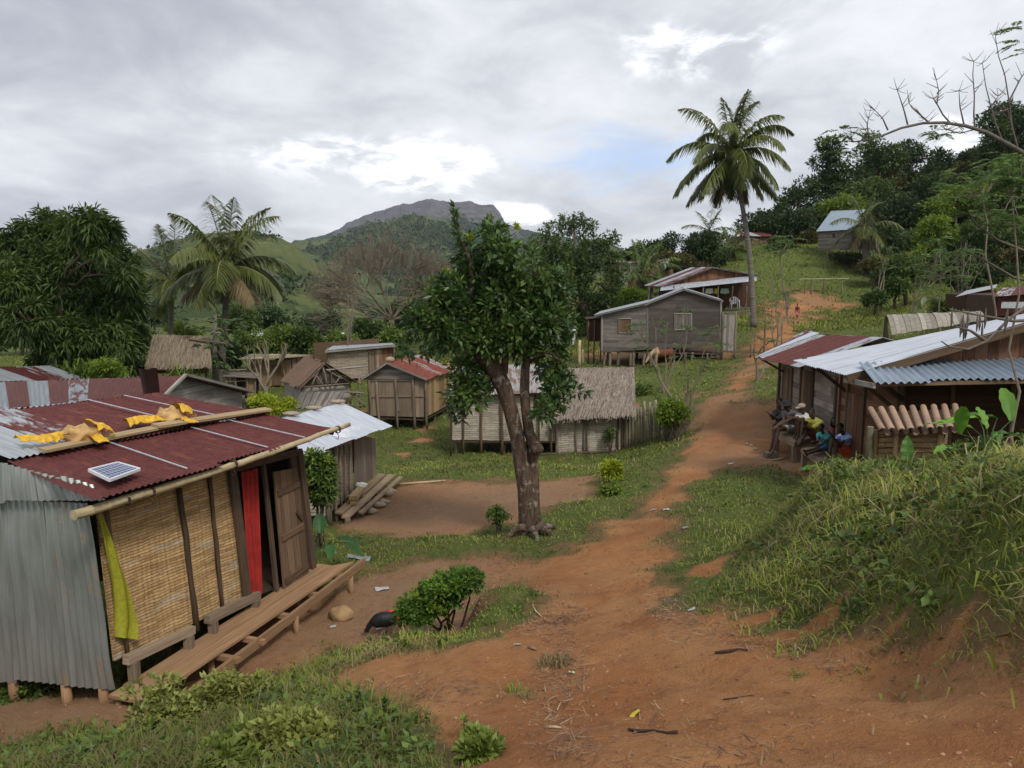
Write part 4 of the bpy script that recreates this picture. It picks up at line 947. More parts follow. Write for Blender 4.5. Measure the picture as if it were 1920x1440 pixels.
def panel_quad(pl,q,mat,parent,name='woven_wall',off=0,r=.5,lab=None,wav=.012):
    a,b,c,d=[pl.hit(*x,off) for x in q]; lw=(b-a).length; lh=(d-a).length; mb=MB()
    mb.sheet(lambda u,v:bil(a,b,c,d,u,v)+pl.N*wav*math.sin(6*u*lw)*math.cos(4*v*lh),16,8,(lw,lh),r=r); mb.sheet(lambda u,v:bil(b,a,d,c,u,v)-pl.N*.025,1,1,(lw,lh),r=r)
    return mb.build(name,M[mat],parent,lab)
def thatch_complex():
    pl=plane_px((846,826,26.2),(1168,848,26.2),level=False); pl.A.z=P(846,826,26.2).z
    W1=thing('woven_house',GY(940,26.4),'long pale bamboo-weave house on posts behind the big tree trunk','house')
    panel_quad(pl,[(847,825),(1000,827),(1000,742),(845,742)],'grey_weave',W1)
    panel_quad(pl,[(1000,830),(1043,831),(1043,785),(1000,782)],'grey_weave',W1,off=-.05)
    panel_quad(pl,[(1000,776),(1043,776),(1043,742),(1000,742)],'pale_weave',W1,off=-.3)
    for px,y0,y1 in ((846,745,858),(869,750,853),(902,745,853),(941,738,853),(1010,745,852),(1034,755,856)):
        post(W1,pl.hit(px,y0,.06),(pl.hit(px,y1,.06).x,pl.hit(px,y1,.06).y,gz1(*pl.hit(px,y1,.06)[:2])-.1),.045 if px!=941 else .06,'dark_pole')
    stilts(pl,(853,945,1000),(.3,2.2),W1,.06)
    a,b=pl.w(0,-.02),pl.w(pl.p2(1040,830)[0],-.02); mb=MB(); mb.prism([a,b,b+pl.D*2.6,a+pl.D*2.6],-Z3,.05); mb.build('floor',M['dark_wood'],W1)
    for x in (0,pl.p2(1040,830)[0]):
        mb=MB(); boards(mb,pl.w(x,0),pl.D,[(0,0),(2.6,0),(2.6,1.7),(0,1.6)],True,.2,N=-pl.X); mb.build('side_wall',M['grey_wood'],W1)
    mb=MB(); p0=pl.hit(838,742,.35); p1=pl.hit(1046,738,.35); corr(mb,p0,p1,p1+pl.D*3.1+Z3*.65,p0+pl.D*3.1+Z3*.65,sheets=6,ks=[.4,.5,.3,.5,.45,.3],seed=9,nt=3,sub=4); mb.build('roof',M['brown_roof'],W1)
    mb=MB(); mb.prism([a+pl.D*2.6,b+pl.D*2.6,b+pl.D*2.6+Z3*2.2,a+pl.D*2.6+Z3*2.2],-pl.N,.03); mb.build('back_wall',M['grey_wood'],W1)
    # thatched hut
    T=thing('thatched_hut',GY(1105,26.4),'small hut with grey-brown palm thatch roof and pale woven wall beside the stake fence','hut')
    panel_quad(pl,[(1044,851),(1166,846),(1164,776),(1043,783)],'grey_weave',T,off=.02)
    for px,y0 in ((1045,780),(1081,780),(1096,780),(1102,780),(1159,776),(1168,776)):
        q=pl.hit(px,y0,.08); post(T,q,(q.x+.0,q.y,gz1(q.x,q.y)-.1),.035 if px not in(1045,) else .055,'pole_wood' if px<1150 else 'dark_pole')
    mb=MB(); mb.beam(pl.hit(1000,852,.1),pl.hit(1160,845,.1),.04,.05); mb.build('sill_pole',M['pole_wood'],T)
    x0=pl.p2(1044,800)[0]; x1=pl.p2(1180,800)[0]
    for x in (x0,x1):
        mb=MB(); boards(mb,pl.w(x,-.45),pl.D,[(0,0),(2.4,0),(2.4,1.4),(1.2,2.6),(0,1.4)],False,.12,N=pl.X); mb.build('end_wall',M['pole_wood'],T)
    E0=pl.hit(1038,788,.35); E1=pl.hit(1192,779,.35); R0=P(1066,694,27.6); R1=P(1188,692,27.6)
    thatch_sheet('thatch_roof',E0,E1,R1,R0,T,n=5200,ln=.30,t=.10,seed=2)
    thatch_sheet('thatch_roof',R1-Z3*.02,R0-Z3*.02,R0+pl.D*1.5-Z3*1.3,R1+pl.D*1.5-Z3*1.3,T,n=200,seed=3)
    # stake fence
    Fn=thing('stake_fence',GY(1215,26),'fence of upright weathered bamboo stakes to the right of the thatched hut','fence')
    a=GY(1172,26.3); b=GY(1262,25.6)
    for i in range(19):
        u=i/18+random.uniform(-.015,.015); p=a.lerp(b,u); g=gz1(p.x,p.y); h=1.32+random.uniform(-.12,.1)-(.25*(i<2)); tl=random.uniform(-.09,.05)
        mb=MB(); q=[Vector((p.x+tl*t_,p.y,g-.1+(h+.1)*t_)) for t_ in (0,.24,.25,.5,.51,.75,.76,1)]; mb.tube(q,[.045,.042,.05,.043,.05,.042,.05,.043],6); mb.build('stake',M['grey_bamboo'],Fn)
    for z in (.35,.95):
        mb=MB(); mb.tube([Vector((p.x,p.y+.06,gz1(p.x,p.y)+z)) for p in (a,a.lerp(b,.5),b)],.025,5); mb.build('fence_rail',M['pole_wood'],Fn)
    # heap of brushwood closing the end of the fence
    mb=MB(); c=GY(1272,25.3)
    for i in range(150):
        p=c+Vector((random.gauss(0,.22),random.gauss(0,.2),random.uniform(-.1,.9))); d=Vector((random.gauss(0,.5),random.gauss(0,.4),random.uniform(.2,1))).normalized(); mb.tube([p,p+d*.2+Vector((0,0,.02)),p+d*random.uniform(.3,.7)],[.012,.009,.004],4,cap=False)
    o=mb.build('brushwood_heap',M['brown_twig']); tag(o,'heap of dry brown brushwood closing the end of the stake fence','brushwood')
def board_hut():    # plank hut with red rusted roof
    pl=plane_px((692,781,31.5),(796,787,31),(840,783,34),level=False); pl.A.z=P(692,781,31.5).z
    H=thing('plank_hut',GY(745,32),'brown plank hut on tall posts with bright red-rusted roof left of the big tree','hut')
    walls(pl,[(692,779),(796,782),(796,711),(690,712)],H,'brown_grey_wood',3.2,horiz=False,bw=.34,side_mat='ochre_board')
    walls(pl,[(684,711),(796,710),(729,683)],H,'grey_wood',0,bw=.16,solid=False,name='gable_board')
    for px,y0 in ((692,712),(706,716),(741,710),(774,708),(797,708)):
        q=pl.hit(px,y0,.08); post(H,q,(q.x+.06,q.y,gz1(q.x,q.y)-.1),.055,'pole_wood')
    q=pl.w(pl.L+.15,2,0,2.8); post(H,q,(q.x,q.y,gz1(q.x,q.y)),.06,'ochre_board')
    mb=MB()
    for y in (714,744): mb.beam(pl.hit(690,y,.05),pl.hit(796,y-1,.05),.04,.05)
    mb.build('cross_rail',M['pole_wood'],H)
    mb=MB(); mb.beam(pl.hit(743,738,.07),pl.hit(747,770,.07),.09,.03); mb.build('prop',M['pale_wood'],H)
    D=pl.D*3.4; f=pl.N*.25
    pk=pl.hit(729,680); l=pl.hit(676,714); r=pl.hit(804,711)
    mb=MB(); corr(mb,r+f,r+D,pk+D,pk+f,sheets=5,ks=[.93,.62,.55,.8,.5],seed=12,nt=5,sub=4,dent=.01); mb.build('roof',M['red_roof'],H)
    mb=MB(); corr(mb,l+f,l+D,pk+D,pk+f,sheets=4,seed=13,nt=3,sub=4); mb.build('roof',M['roof'],H)
    mb=MB(); mb.beam(pk+f,l+f,.06,.08); mb.beam(pk+f,r+f,.05,.06); mb.build('barge_board',M['grey_wood'],H)
    mb=MB(); a,b=pl.w(0,-.02),pl.w(pl.L,-.02); mb.prism([a,b,b+pl.D*3.2,a+pl.D*3.2],-Z3,.06); mb.build('floor',M['dark_wood'],H)
    stilts(pl,(700,750,790),(1.5,3.),H,.06,'dark_pole')
    o=MB(); c=(pk+f*.5)+pl.D*.5+Vector((-.1,0,.08)); o.blob(c,.2,.2,.12,nz=.1); o=o.build('roof_stone',M['rock']); tag(o,'pale stone on the ridge of the red-rusted plank hut','stone')
def a_frame():
    pl=plane_px((566,757,29.5),(655,752,30.5)); 
    H=thing('open_gable_hut',GY(610,30),'dilapidated grey hut with open stick gable, lean-to of grey planks','hut')
    pk=pl.hit(606,679); l=pl.hit(557,728); r=pl.hit(658,716); D=pl.D*2.4; f=pl.N*.35
    walls(pl,[(566,757),(655,752),(655,722),(566,727)],H,'pale_wood',2.3,horiz=True,bw=.15)
    walls(pl,[(572,722),(650,716),(606,690)],H,'darkgrey_wood',0,name='gable_board',bw=.13,skip=.25,solid=False)
    sd=plane_px((655,752,30.5),(690,748,33.))
    mb=MB(); corr(mb,r+f+Vector((.25,0,-.05)),r+D+Vector((.25,0,0)),pk+D,pk+f,sheets=6,ks=[.85,.7,.9,.55,.8,.35],seed=21,nt=5,sub=4,dent=.012); mb.build('roof',M['brown_roof'],H)
    mb=MB(); corr(mb,l+f,l+D,pk+D,pk+f,sheets=4,ks=[.8]*4,seed=22,nt=3,sub=4); mb.build('roof',M['brown_roof'],H)
    for a,b in (((606,680),(556,729)),((606,680),(656,718)),((566,726),(656,719)),((600,690),(585,722)),((606,690),(614,722)),((640,704),(628,720)),((622,692),(622,722)),((590,700),(606,722))):
        post(H,pl.hit(*a,.25),pl.hit(*b,.25),.035,'pole_wood','gable_stick')
    post(H,P(612,694,29.6),P(690,686,31),.04,'pale_wood','roof_pole')
    # lean-to of grey planks in front
    a,b=P(553,768,28.3),P(628,762,28.6); c,d=P(648,735,29.4),P(563,737,29.2)
    mb=MB(); n=(b-a).cross(d-a).normalized()
    for i in range(13):
        u0=i/13+.004; u1=(i+1)/13-.004; e=random.uniform(-.05,.03); mb.prism([bil(a,b,c,d,u0,e),bil(a,b,c,d,u1,e),bil(a,b,c,d,u1,1+e),bil(a,b,c,d,u0,1+e)],n,.03*(1+(i%2)),ux=(d-a))
    mb.build('lean_to_roof',M['grey_wood'],H)
    for q in (a,b,a.lerp(b,.5)): post(H,q,(q.x,q.y,gz1(q.x,q.y)-.1),.05,'dark_pole')
    # frame of crossed poles between the two huts
    for a,b,m_ in (((657,712,30.5),(657,758,30.5),'yellow_pole'),((673,708,30.8),(676,765,30.8),'pole_wood'),((648,757,30.2),(672,732,30.2),'pole_wood'),((655,734,30.2),(684,760,30.2),'pole_wood'),((650,735,30.1),(682,737,30.1),'pole_wood'),((640,758,30),(688,762,30.3),'pole_wood')):
        post(H,P(*a),P(*b),.04,m_,'crossed_pole')
def zinc_hut():
    A=G(613,985); B=G(705,921); pl=Plane(A,Vector((B.x,B.y,A.z))); 
    H=thing('zinc_roofed_hut',A,'hut with clean pale zinc roof and plank deck just beyond the near hut','hut')
    D=pl.D; X=pl.X
    fl=.20
    x0=pl.p2(613,900)[0]; xm=pl.p2(664,900)[0]; x1=pl.p2(704,880)[0]
    zt=pl.p2(613,842)[1]; zt1=pl.p2(704,822)[1]
    lw=x1-x0; mb=MB(); mb.sheet(lambda u,v:pl.w(x0+(xm-x0)*u,fl+(zt-fl)*v,-.02),10,8,(xm-x0,zt-fl)); mb.build('woven_wall',M['pale_weave'],H)
    mb=MB(); boards(mb,pl.A,X,[(xm,fl),(x1,fl),(x1,zt1),(xm,zt)],False,.22,N=pl.N); mb.build('wall_board',M['zinc_hut_board'],H)
    # left face
    mb=MB(); a=pl.w(0,0); mb.sheet(lambda u,v:a+D*(u*2.6)+Z3*(fl+(zt-fl)*v),10,8,(2.6,1.4)); mb.build('woven_wall',M['grey_weave'],H)
    mb=MB(); mb.prism([pl.w(x1,fl),pl.w(x1,fl,0,2.6),pl.w(x1,zt1,0,2.6),pl.w(x1,zt1)],X,.02); mb.prism([pl.w(0,fl,0,2.6),pl.w(x1,fl,0,2.6),pl.w(x1,zt1,0,2.6),pl.w(0,zt,0,2.6)],-pl.N,.02); mb.build('back_wall',M['grey_wood'],H)
    for px,y0,r_ in ((613,836,.06),(627,836,.05),(637,836,.03),(645,836,.03),(655,834,.035)):
        q=pl.hit(px,y0,.05); post(H,q,(q.x,q.y,(gz1(q.x,q.y)-.1) if px<630 else A.z+fl-.05),r_,'pole_wood','post')
    q=pl.hit(595,840,.0); 
    # zinc roof of five sheets
    e0=P(575,858,14.6); e1=P(735,799,19.3); r1=P(640,755,20.6); r0=P(470,800,16.6)
    mb=MB(); corr(mb,e0,e1,r1,r0,pitch=.17,amp=.005,sheets=6,ks=[.05,.02,.12,.08,.1,.06],seed=31,nt=5,sub=4,dent=.003); mb.build('roof',M['new_zinc'],H)
    c0=P(650,822,16.9); c1=P(690,815,17.9)
    mb=MB(); corr(mb,c0,c1,c1.lerp(r1,.25)+Z3*.02,c0.lerp(r0,.22)+Z3*.02,pitch=.09,amp=.016,sheets=1,ks=[0.],nt=3); mb.build('roof_sheet',M['white_zinc'],H)
    b0=r0-(e0-r0)*.02; mb=MB(); mb.prism([r0,r1,r1+D*1.2-Z3*.5,r0+D*1.2-Z3*.5],Z3,.02); mb.build('back_roof',M['roof'],H)
    for u in (.25,.5,.8):
        s=MB(); c=r0.lerp(r1,u+.15)+Z3*.06; s.blob(c,.22,.12,.05,nz=.15); o=s.build('roof_weight',M['rock']); tag(o,['flat brown stone nearest the near hut along the zinc roof ridge','flat brown stone midway along the clean zinc roof ridge','flat brown stone at the far end of the clean zinc roof ridge'][int(u*3.3-.3)],'stone','stones weighing down the zinc roof ridge')
    # plank deck and stones
    for i,(o0,o1,s0,s1,dz) in enumerate(((.05,.24,.1,.98,.0),(.26,.42,.05,1.0,-.03),(.46,.56,.2,1.02,-.10))):
        mb=MB(); L=x1*1.05; p=[pl.w(L*s0,fl-.02+dz,o0),pl.w(L*s0,fl-.04+dz,o1),pl.w(L*s1,fl-.04+dz,o1+.05*i),pl.w(L*s1,fl-.02+dz,o0+.05*i)]
        mb.prism(p,-Z3,.04,ux=X); mb.build('deck_board',M['deck_wood2'],H)
    for x in (.2,.9,1.7,2.4):
        q=pl.w(x,fl-.1,.4); post(H,q,(q.x,q.y,gz1(q.x,q.y)-.1),.06,'pole_wood','deck_leg')
    for i,x in enumerate((1.3,1.7,2.1,2.5,2.8)):
        q=pl.w(x,0,.62+.05*(i%2)); s=MB(); s.blob(Vector((q.x,q.y,gz1(q.x,q.y)+.05)),.13+.03*(i%3),.1,.08,nz=.15); o=s.build('stone',M['rock']); tag(o,'%s stone under the edge of the plank deck of the zinc-roofed hut'%['flat brown','nearer angular','middle rounded','pale','last and farthest small'][i],'stone','stones under the plank deck')
    # log seat
    s=MB(); a=pl.w(.95,fl+.14,.28); b=pl.w(1.75,fl+.14,.22)
    s.beam(a,b,.20,.09,Z3,w2=.16); t=thing('log_stool',a,'low carved wooden stool on the plank deck','stool'); s.build('seat',M['plank_wood'],t)
    for u in(.1,.88): s=MB(); p=a.lerp(b,u); s.beam(p,Vector((p.x,p.y,pl.A.z+fl-.03)),.16,.09); s.build('leg',M['plank_wood'],t)
    s=MB(); c=b+Z3*.07; s.blob(c,.14,.10,.07,nz=.25); o=s.build('white_bag',M['cloth_white']); tag(o,'crumpled white bag tied on the end of the low wooden stool','bag')
def back_left_hut():
    pk=P(329,703,21.5); e=P(457,734,22.8); l=P(286,741,19.0)
    A=P(300,775,19.6); pl=Plane(l,e); 
    H=thing('long_rusty_roof_hut',GY(200,21),'long low hut behind the near hut, patchy rusty and zinc roof, pale gable','hut')
    pl=Plane(Vector((l.x,l.y,-4)),Vector((e.x,e.y,-4)))
    poly=[(290,742),(330,706),(452,735),(452,800),(290,815)]
    walls(pl,poly,H,'pale_wood',0,bw=.15,name='gable_wall')
    g=(pl.hit(329,703)); gl=pl.hit(284,742); gr=pl.hit(458,735)
    lv=P(-160,722,17.5)-g; lv=Vector((lv.x,lv.y,lv.z))
    f=pl.N*.3
    # left-hand slope seen from above; waves cross the ridge direction
    m=g+lv; ml=P(-160,786,13.5); 
    mb=MB(); corr(mb,gl+f*1.2,ml,m,g+f,pitch=.10,amp=.014,sheets=13,ks=[.97,.98,.72,.98,.97,.5,.96,.30,.97,.40,.97,.92,.99],seed=41,nt=6,sub=4,dent=.006); mb.build('roof',M['roof_patchy'],H)
    mb=MB(); corr(mb,gr+f,gr+lv,m,g+f,pitch=.10,amp=.014,sheets=8,seed=42,nt=2,sub=4); mb.build('roof',M['roof'],H)
    mb=MB(); mb.beam(g+f+Z3*.02,gr+f+Z3*.02,.10,.07); mb.build('ridge_trim',M['pale_wood'],H)
    mb=MB(); mb.beam(g+f+Z3*.01,gl+f*1.2+Z3*.01,.08,.06); mb.build('ridge_trim',M['pale_wood'],H)
    w=pl.w(0,0); 
    mb=MB(); mb.prism([pl.w(0,-2),ml-Z3*2.8,ml-Z3*.1,gl-Z3*.1],Vector((0,-1,0)),.03,ux=lv); mb.build('long_wall',M['grey_wood'],H)
    mb=MB(); q=(w+lv); mb.prism([pl.w(pl.L,-2),pl.w(pl.L,-2)+lv,gr+lv-Z3*.1,gr-Z3*.1],Vector((0,1,0)),.03,ux=lv); mb.build('long_wall',M['grey_wood'],H)
    window(pl,395,757,418,765,H,'dark_wood',name='vent')
    # dark rusty curled sheet
    a=P(269,741,13.2); b=P(299,737,13.2); c=P(296,690,13.0); d=P(262,692,13.0)
    mb=MB(); mb.sheet(lambda u,v:bil(a,b,c,d,u,v)+Vector((0,-.10*math.sin(math.pi*u)-.05*v*v,.015*math.sin(u*9)*v)),14,10,(.3,.45),k=1.05); mb.sheet(lambda u,v:bil(b,a,d,c,u,v)+Vector((0,-.10*math.sin(math.pi*u)-.05*v*v+.012,.0)),14,10,(.3,.45),k=1.05)
    o=mb.build('curled_roof_sheet',M['dark_rust']); tag(o,'dark rust-brown curled metal sheet standing up between the two rusty roofs','metal sheet')
    # far-left hut
    H=thing('far_left_hut',GY(60,30),'hut at the left edge under the mango tree, zinc and rust roof','hut')
    A=P(38,725,29); B=P(158,720,31); pl=Plane(Vector((A.x,A.y,-5)),Vector((B.x,B.y,-5)))
    walls(pl,[(40,745),(158,740),(158,712),(90,687),(40,712)],H,'grey_wood',0)
    g=pl.hit(88,685); gl=pl.hit(36,713); gr=pl.hit(162,712); lv=P(-120,692,26)-g; f=pl.N*.3
    mb=MB(); corr(mb,gl+f,gl+lv,g+lv,g+f,sheets=6,pitch=.1,amp=.014,ks=[.15,.2,.9,.1,.95,.9],seed=43,nt=3,sub=4); mb.build('roof',M['roof'],H)
    mb=MB(); corr(mb,gr+f,gr+lv,g+lv,g+f,sheets=6,pitch=.1,amp=.014,seed=44,nt=2,sub=4); mb.build('roof',M['roof'],H)
    mb=MB(); mb.prism([pl.w(0,-1.5),pl.w(0,-1.5)+lv,gl+lv-Z3*.1,gl-Z3*.1],Vector((0,-1,0)),.03,ux=lv); mb.build('long_wall',M['grey_wood'],H)
    Fn=thing('paling_fence',GY(20,24),'low brown paling fence behind the rusty roofs at the left edge','fence')
    for i in range(26):
        p=GY(-30+i*3.6,24.5-i*.02); p.z=P(0,735,24.5).z; h=.28*random.uniform(.7,1.2); mb=MB(); mb.beam(Vector((p.x,p.y,gz1(p.x,p.y)-.1)),Vector((p.x+random.uniform(-.03,.03),p.y,p.z+h)),.05,.02); mb.build('paling',M['brown_wood'],Fn)
def small_back_huts():
    # round-backed thatch roof behind
    H=thing('brown_thatch_hut',GY(340,36),'hut with shaggy brown thatch roof in the trees behind the rusty roofs','hut')
    a,b,c,d=P(274,694,35),P(398,690,35.5),P(392,636,37.5),P(290,632,37.5)
    thatch_sheet('thatch_roof',a,b,c,d,H,'brown_thatch',n=5200,ln=.6,t=.15,seed=7,rag=.2)
    mb=MB(); n=Vector((0,-1,0)); mb.prism([P(285,700,36.3),P(392,700,36.3),P(388,650,36.8),P(300,650,36.8)],n,.03,ux=Z3); mb.build('front_wall',M['brown_wood'],H)
    mb=MB(); mb.prism([d,c,c+Vector((0,2.5,-1.8)),d+Vector((0,2.5,-1.8))],Z3,.1); mb.build('back_roof',M['brown_thatch'],H)
    for px in(290,340,388): q=P(px,697,36.2); post(H,q,(q.x,q.y,gz1(q.x,q.y)),.07,'dark_pole')
    post(H,P(355,637,37),P(425,644,36.5),.05,'pole_wood','ridge_pole')
    # ochre bamboo hut
    pl=plane_px((472,724,42),(545,722,42.5),(590,712,45.5)); pl.D=Vector((pl.D.x,pl.D.y,0)).normalized()
    H=thing('ochre_hut',GY(520,43),'ochre bamboo hut with straw-coloured flat roof beyond the pale bare tree','hut')
    panel_quad(pl,[(470,725),(546,723),(544,674),(470,676)],'ochre_weave',H,'front_wall')
    q=Plane(pl.w(pl.L,0),pl.w(pl.L,0,0,3.4)); mb=MB(); boards(mb,pl.w(pl.L,0),pl.D,[(0,0),(3.4,0),(3.4,1.35),(0,1.42)],True,.14,N=pl.X); mb.build('side_wall',M['pinkish_wood'],H)
    for i in range(6): p=pl.w(pl.L+.04,1.4,0,.1+i*.62); post(H,p,(p.x,p.y,pl.A.z-.1),.05,'brown_wood')
    a=pl.hit(511,722,.05);b=pl.hit(528,722,.05);c=pl.hit(526,684,.05);d=pl.hit(508,684,.05); mb=MB(); mb.prism([a,b,c,d],pl.N,.02,ux=Z3,r=.3); mb.build('door',M['brown_wood'],H)
    post(H,pl.hit(525,673,.3),pl.hit(539,722,.3),.05,'ochre_board','brace')
    r=[P(447,674,41),P(543,671,41.5),P(590,667,46),P(470,665,44.5)]
    mb=MB(); 
    for i in range(22):
        u=i/22; mb.prism([bil(*r,u,0),bil(*r,u+.043,0),bil(*r,u+.043,1),bil(*r,u,1)],Z3,.04+.03*(i%2),ux=r[3]-r[0])
    mb.build('roof',M['straw_roof'],H)
    mb=MB(); mb.prism([pl.w(0,0,0,3),pl.w(pl.L,0,0,3),pl.w(pl.L,1.4,0,3),pl.w(0,1.4,0,3)],-pl.N,.03); mb.build('back_wall',M['brown_wood'],H)
    # little open shed
    pl=plane_px((424,741,37.5),(486,745,37.5)); H=thing('open_shed',GY(455,38),'tiny dark open shed on sticks in front of the ochre hut','shed')
    for px,y0 in ((424,705),(441,705),(463,708),(478,708),(487,710)): q=pl.hit(px,y0,.1); post(H,q,(q.x,q.y,gz1(q.x,q.y)),.05,'pole_wood')
    mb=MB(); boards(mb,pl.hit(462,742),pl.X,[(0,0),(.5,0),(.5,.9),(0,.9)],False,.08,N=pl.N); mb.build('stick_wall',M['ochre_board'],H)
    mb=MB(); mb.prism([pl.hit(440,744,-.6),pl.hit(486,744,-.6),pl.hit(486,707,-.6),pl.hit(440,707,-.6)],pl.N,.03,r=.1); mb.build('back_wall',M['dark_wood'],H)
    r=[pl.hit(418,706,.3),pl.hit(490,710,.3),pl.hit(486,701,-.9),pl.hit(424,699,-.9)]; mb=MB()
    for i in range(12): mb.prism([bil(*r,0,i/12),bil(*r,1,i/12),bil(*r,1,(i+.95)/12),bil(*r,0,(i+.95)/12)],Z3,.04+.02*(i%2),ux=pl.X)
    mb.build('roof',M['grey_wood'],H)
    for y in (695,716): post(H,pl.hit(418,y,.1),pl.hit(462,y-2,.1),.035,'pole_wood','rail')
    # hut with white roof edge
    pl=plane_px((613,700,43),(740,694,45)); H=thing('flat_roof_hut',GY(675,44),'pinkish plank hut with flat white-edged roof behind the open-gable hut','hut')
    panel_quad(pl,[(613,712),(692,708),(692,652),(613,656)],'pale_weave',H,'front_wall'); walls(pl,[(692,708),(713,706),(713,650),(692,651)],H,'pinkish_wood',0,horiz=False)
    walls(pl,[(713,706),(738,704),(735,648),(713,650)],H,'red_wood',0,horiz=False,name='door')
    for px in(615,692,703,713,738): q=pl.hit(px,652,.06); post(H,q,(q.x,q.y,gz1(q.x,q.y)),.05,'pole_wood')
    r=[pl.hit(609,657,.4),pl.hit(741,646,.4),pl.hit(735,643,-2.6),pl.hit(625,648,-2.6)]; mb=MB(); corr(mb,*r,sheets=6,ks=[.3,.1,.2,.4,.1,.2],seed=51,nt=2,sub=4); mb.build('roof',M['roof'],H)
    mb=MB(); mb.beam(r[0]-Z3*.08,r[1]-Z3*.08,.05,.1); mb.build('roof_edge',M['pale_wood'],H)
    mb=MB(); mb.prism([pl.w(0,0,0,2.5),pl.w(pl.L,0,0,2.5),pl.w(pl.L,1.6,0,2.5),pl.w(0,1.5,0,2.5)],-pl.N,.03); mb.build('back_wall',M['brown_wood'],H)
def hill_houses():
    pl=plane_px((1535,470,84),(1600,472,80)); H=thing('hillside_house',GY(1560,83),'small grey stilted house with steep zinc roof on the green hillside','house')
    walls(pl,[(1535,468),(1598,466),(1598,432),(1535,434)],H,'grey_wood',3.2)
    window(pl,1561,436,1568,446,H,'dark_wood')
    a=pl.hit(1530,434,.3); b=pl.hit(1602,430,.3); c=P(1622,393,86); d=P(1558,396,88)
    mb=MB(); corr(mb,a,b,c,d,pitch=.2,amp=.02,sheets=4,ks=[.05,.15,.1,.2],nt=3,sub=4,seed=61); mb.build('roof',M['blue_zinc'],H)
    mb=MB(); mb.prism([d,c,c+pl.D*2-Z3*1.6,d+pl.D*2-Z3*1.6],Z3,.04); mb.build('back_roof',M['roof'],H)
    stilts(pl,(1537,1548,1560,1573,1585,1597),(0,2.),H,.08)
    # rail bench on the slope
    B=thing('pole_bench',GY(1545,72),'long low pole bench standing on the open grass slope','bench')
    a=P(1497,523,73);b=P(1591,522,73); mb=MB(); mb.beam(a,b,.35,.08); mb.build('seat',M['pale_wood'],B)
    for px in(1510,1522,1545,1580): q=P(px,524,73); post(B,q,(q.x,q.y,gz1(q.x,q.y)-.1),.06,'pole_wood','leg')
    # steep gabled house between the trees
    pl=plane_px((1216,540,72),(1262,532,76)); H=thing('steep_gable_hut',GY(1235,73),'small brown hut with steep grey roof beside the verandah house','hut')
    walls(pl,[(1222,540),(1262,536),(1262,505),(1222,512)],H,'brown_wood',2.5,horiz=False)
    a=pl.hit(1212,524,.5); b=pl.hit(1222,524,-2); c=P(1256,485,76); d=P(1232,487,73.5)
    mb=MB(); corr(mb,P(1212,522,72),P(1246,507,75),P(1256,486,76),P(1232,488,73),pitch=.2,amp=.02,sheets=3,ks=[.4,.5,.3],nt=3,sub=4); mb.build('roof',M['roof'],H)
    mb=MB(); mb.prism([P(1212,522,72),P(1232,488,73),P(1240,520,72.5)],Vector((0,-1,0)),.05); mb.build('gable_board',M['dark_wood'],H)
    post(H,P(1217,522,71.8),(P(1217,522,71.8).x,71.8,gz1(P(1217,522,71.8).x,71.8)),.08)
    # ochre hut behind the verandah house, dark huts on the upper slope
    for nm,lab,px0,px1,yb,yt,Y,mt,rf in (('yellow_wall_hut','hut with yellow wall half hidden by trees above the verandah house',1284,1334,512,485,84,'ochre_board',480),
        ('dark_hill_hut','dark weathered hut behind the tall coconut palm trunk',1392,1448,478,442,95,'brown_wood',434),
        ('low_roof_hut','low hut roof showing among the trees high on the hillside',1690,1745,385,368,128,'pale_wood',360),
        ('summit_hut','small hut with dark window on the summit of the hill',1785,1825,318,302,142,'ochre_board',290),
        ('pale_fence_hut','pale low wall among the trees at the foot of the hill',1160,1204,500,492,88,'pale_wood',489)):
        pl=plane_px((px0,yb,Y),(px1,yb-2,Y+1.5)); g=gz1(pl.w(pl.L/2,0).x,Y); H=thing(nm,Vector((pl.w(pl.L/2,0).x,Y,g)),lab,'hut')
        h=pl.p2(px0,yt)[1]; drop=min(-.1,g-pl.A.z-.3)
        mb=MB(); boards(mb,pl.A,pl.X,[(0,drop),(pl.L,drop),(pl.L,h),(0,h)],False,.3,N=pl.N); mb.build('front_wall',M[mt],H)
        mb=MB(); mb.prism([pl.w(0,drop,-.05),pl.w(pl.L,drop,-.05),pl.w(pl.L,h,-.05),pl.w(0,h,-.05)],-pl.N,2.4,r=.4,ux=Z3); mb.build('body',M['brown_wood'],H)
        e0=pl.w(-.3,h-.05,.5); e1=pl.w(pl.L+.3,h-.05,.5); hh=pl.p2(px0,rf)[1]-h
        mb=MB(); corr(mb,e0,e1,pl.w(pl.L+.3,h+hh,-1.5),pl.w(-.3,h+hh,-1.5),pitch=.25,amp=.025,sheets=4,ks=[.7,.3,.8,.6] if nm!='summit_hut' else [.1]*4,nt=2,sub=4); mb.build('roof',M['roof'],H)
        if nm=='summit_hut': window(pl,1797,304,1811,313,H,'dark_wood')
        if nm=='dark_hill_hut': window(pl,1403,447,1410,456,H,'dark_wood')
for n_,a_ in dict(mat_grey=((.20,.175,.14),(.36,.33,.28),(.24,.21,.17)),darkgrey_wood=((.062,.052,.046),(.135,.118,.105),(.085,.065,.052)),ochre_board=((.20,.125,.06),(.34,.235,.12),(.24,.16,.09)),pinkish_wood=((.19,.125,.085),(.33,.24,.175),(.22,.15,.10)),zinc_hut_board=((.11,.08,.055),(.22,.17,.13),(.16,.15,.14)),deck_wood2=((.20,.14,.085),(.34,.25,.16),(.25,.17,.11)),straw_roof=((.28,.22,.13),(.48,.41,.28),(.33,.27,.18)),yellow_pole=((.25,.22,.06),(.38,.34,.12),(.3,.25,.08))).items(): M[n_]=m_wood(n_,*a_)
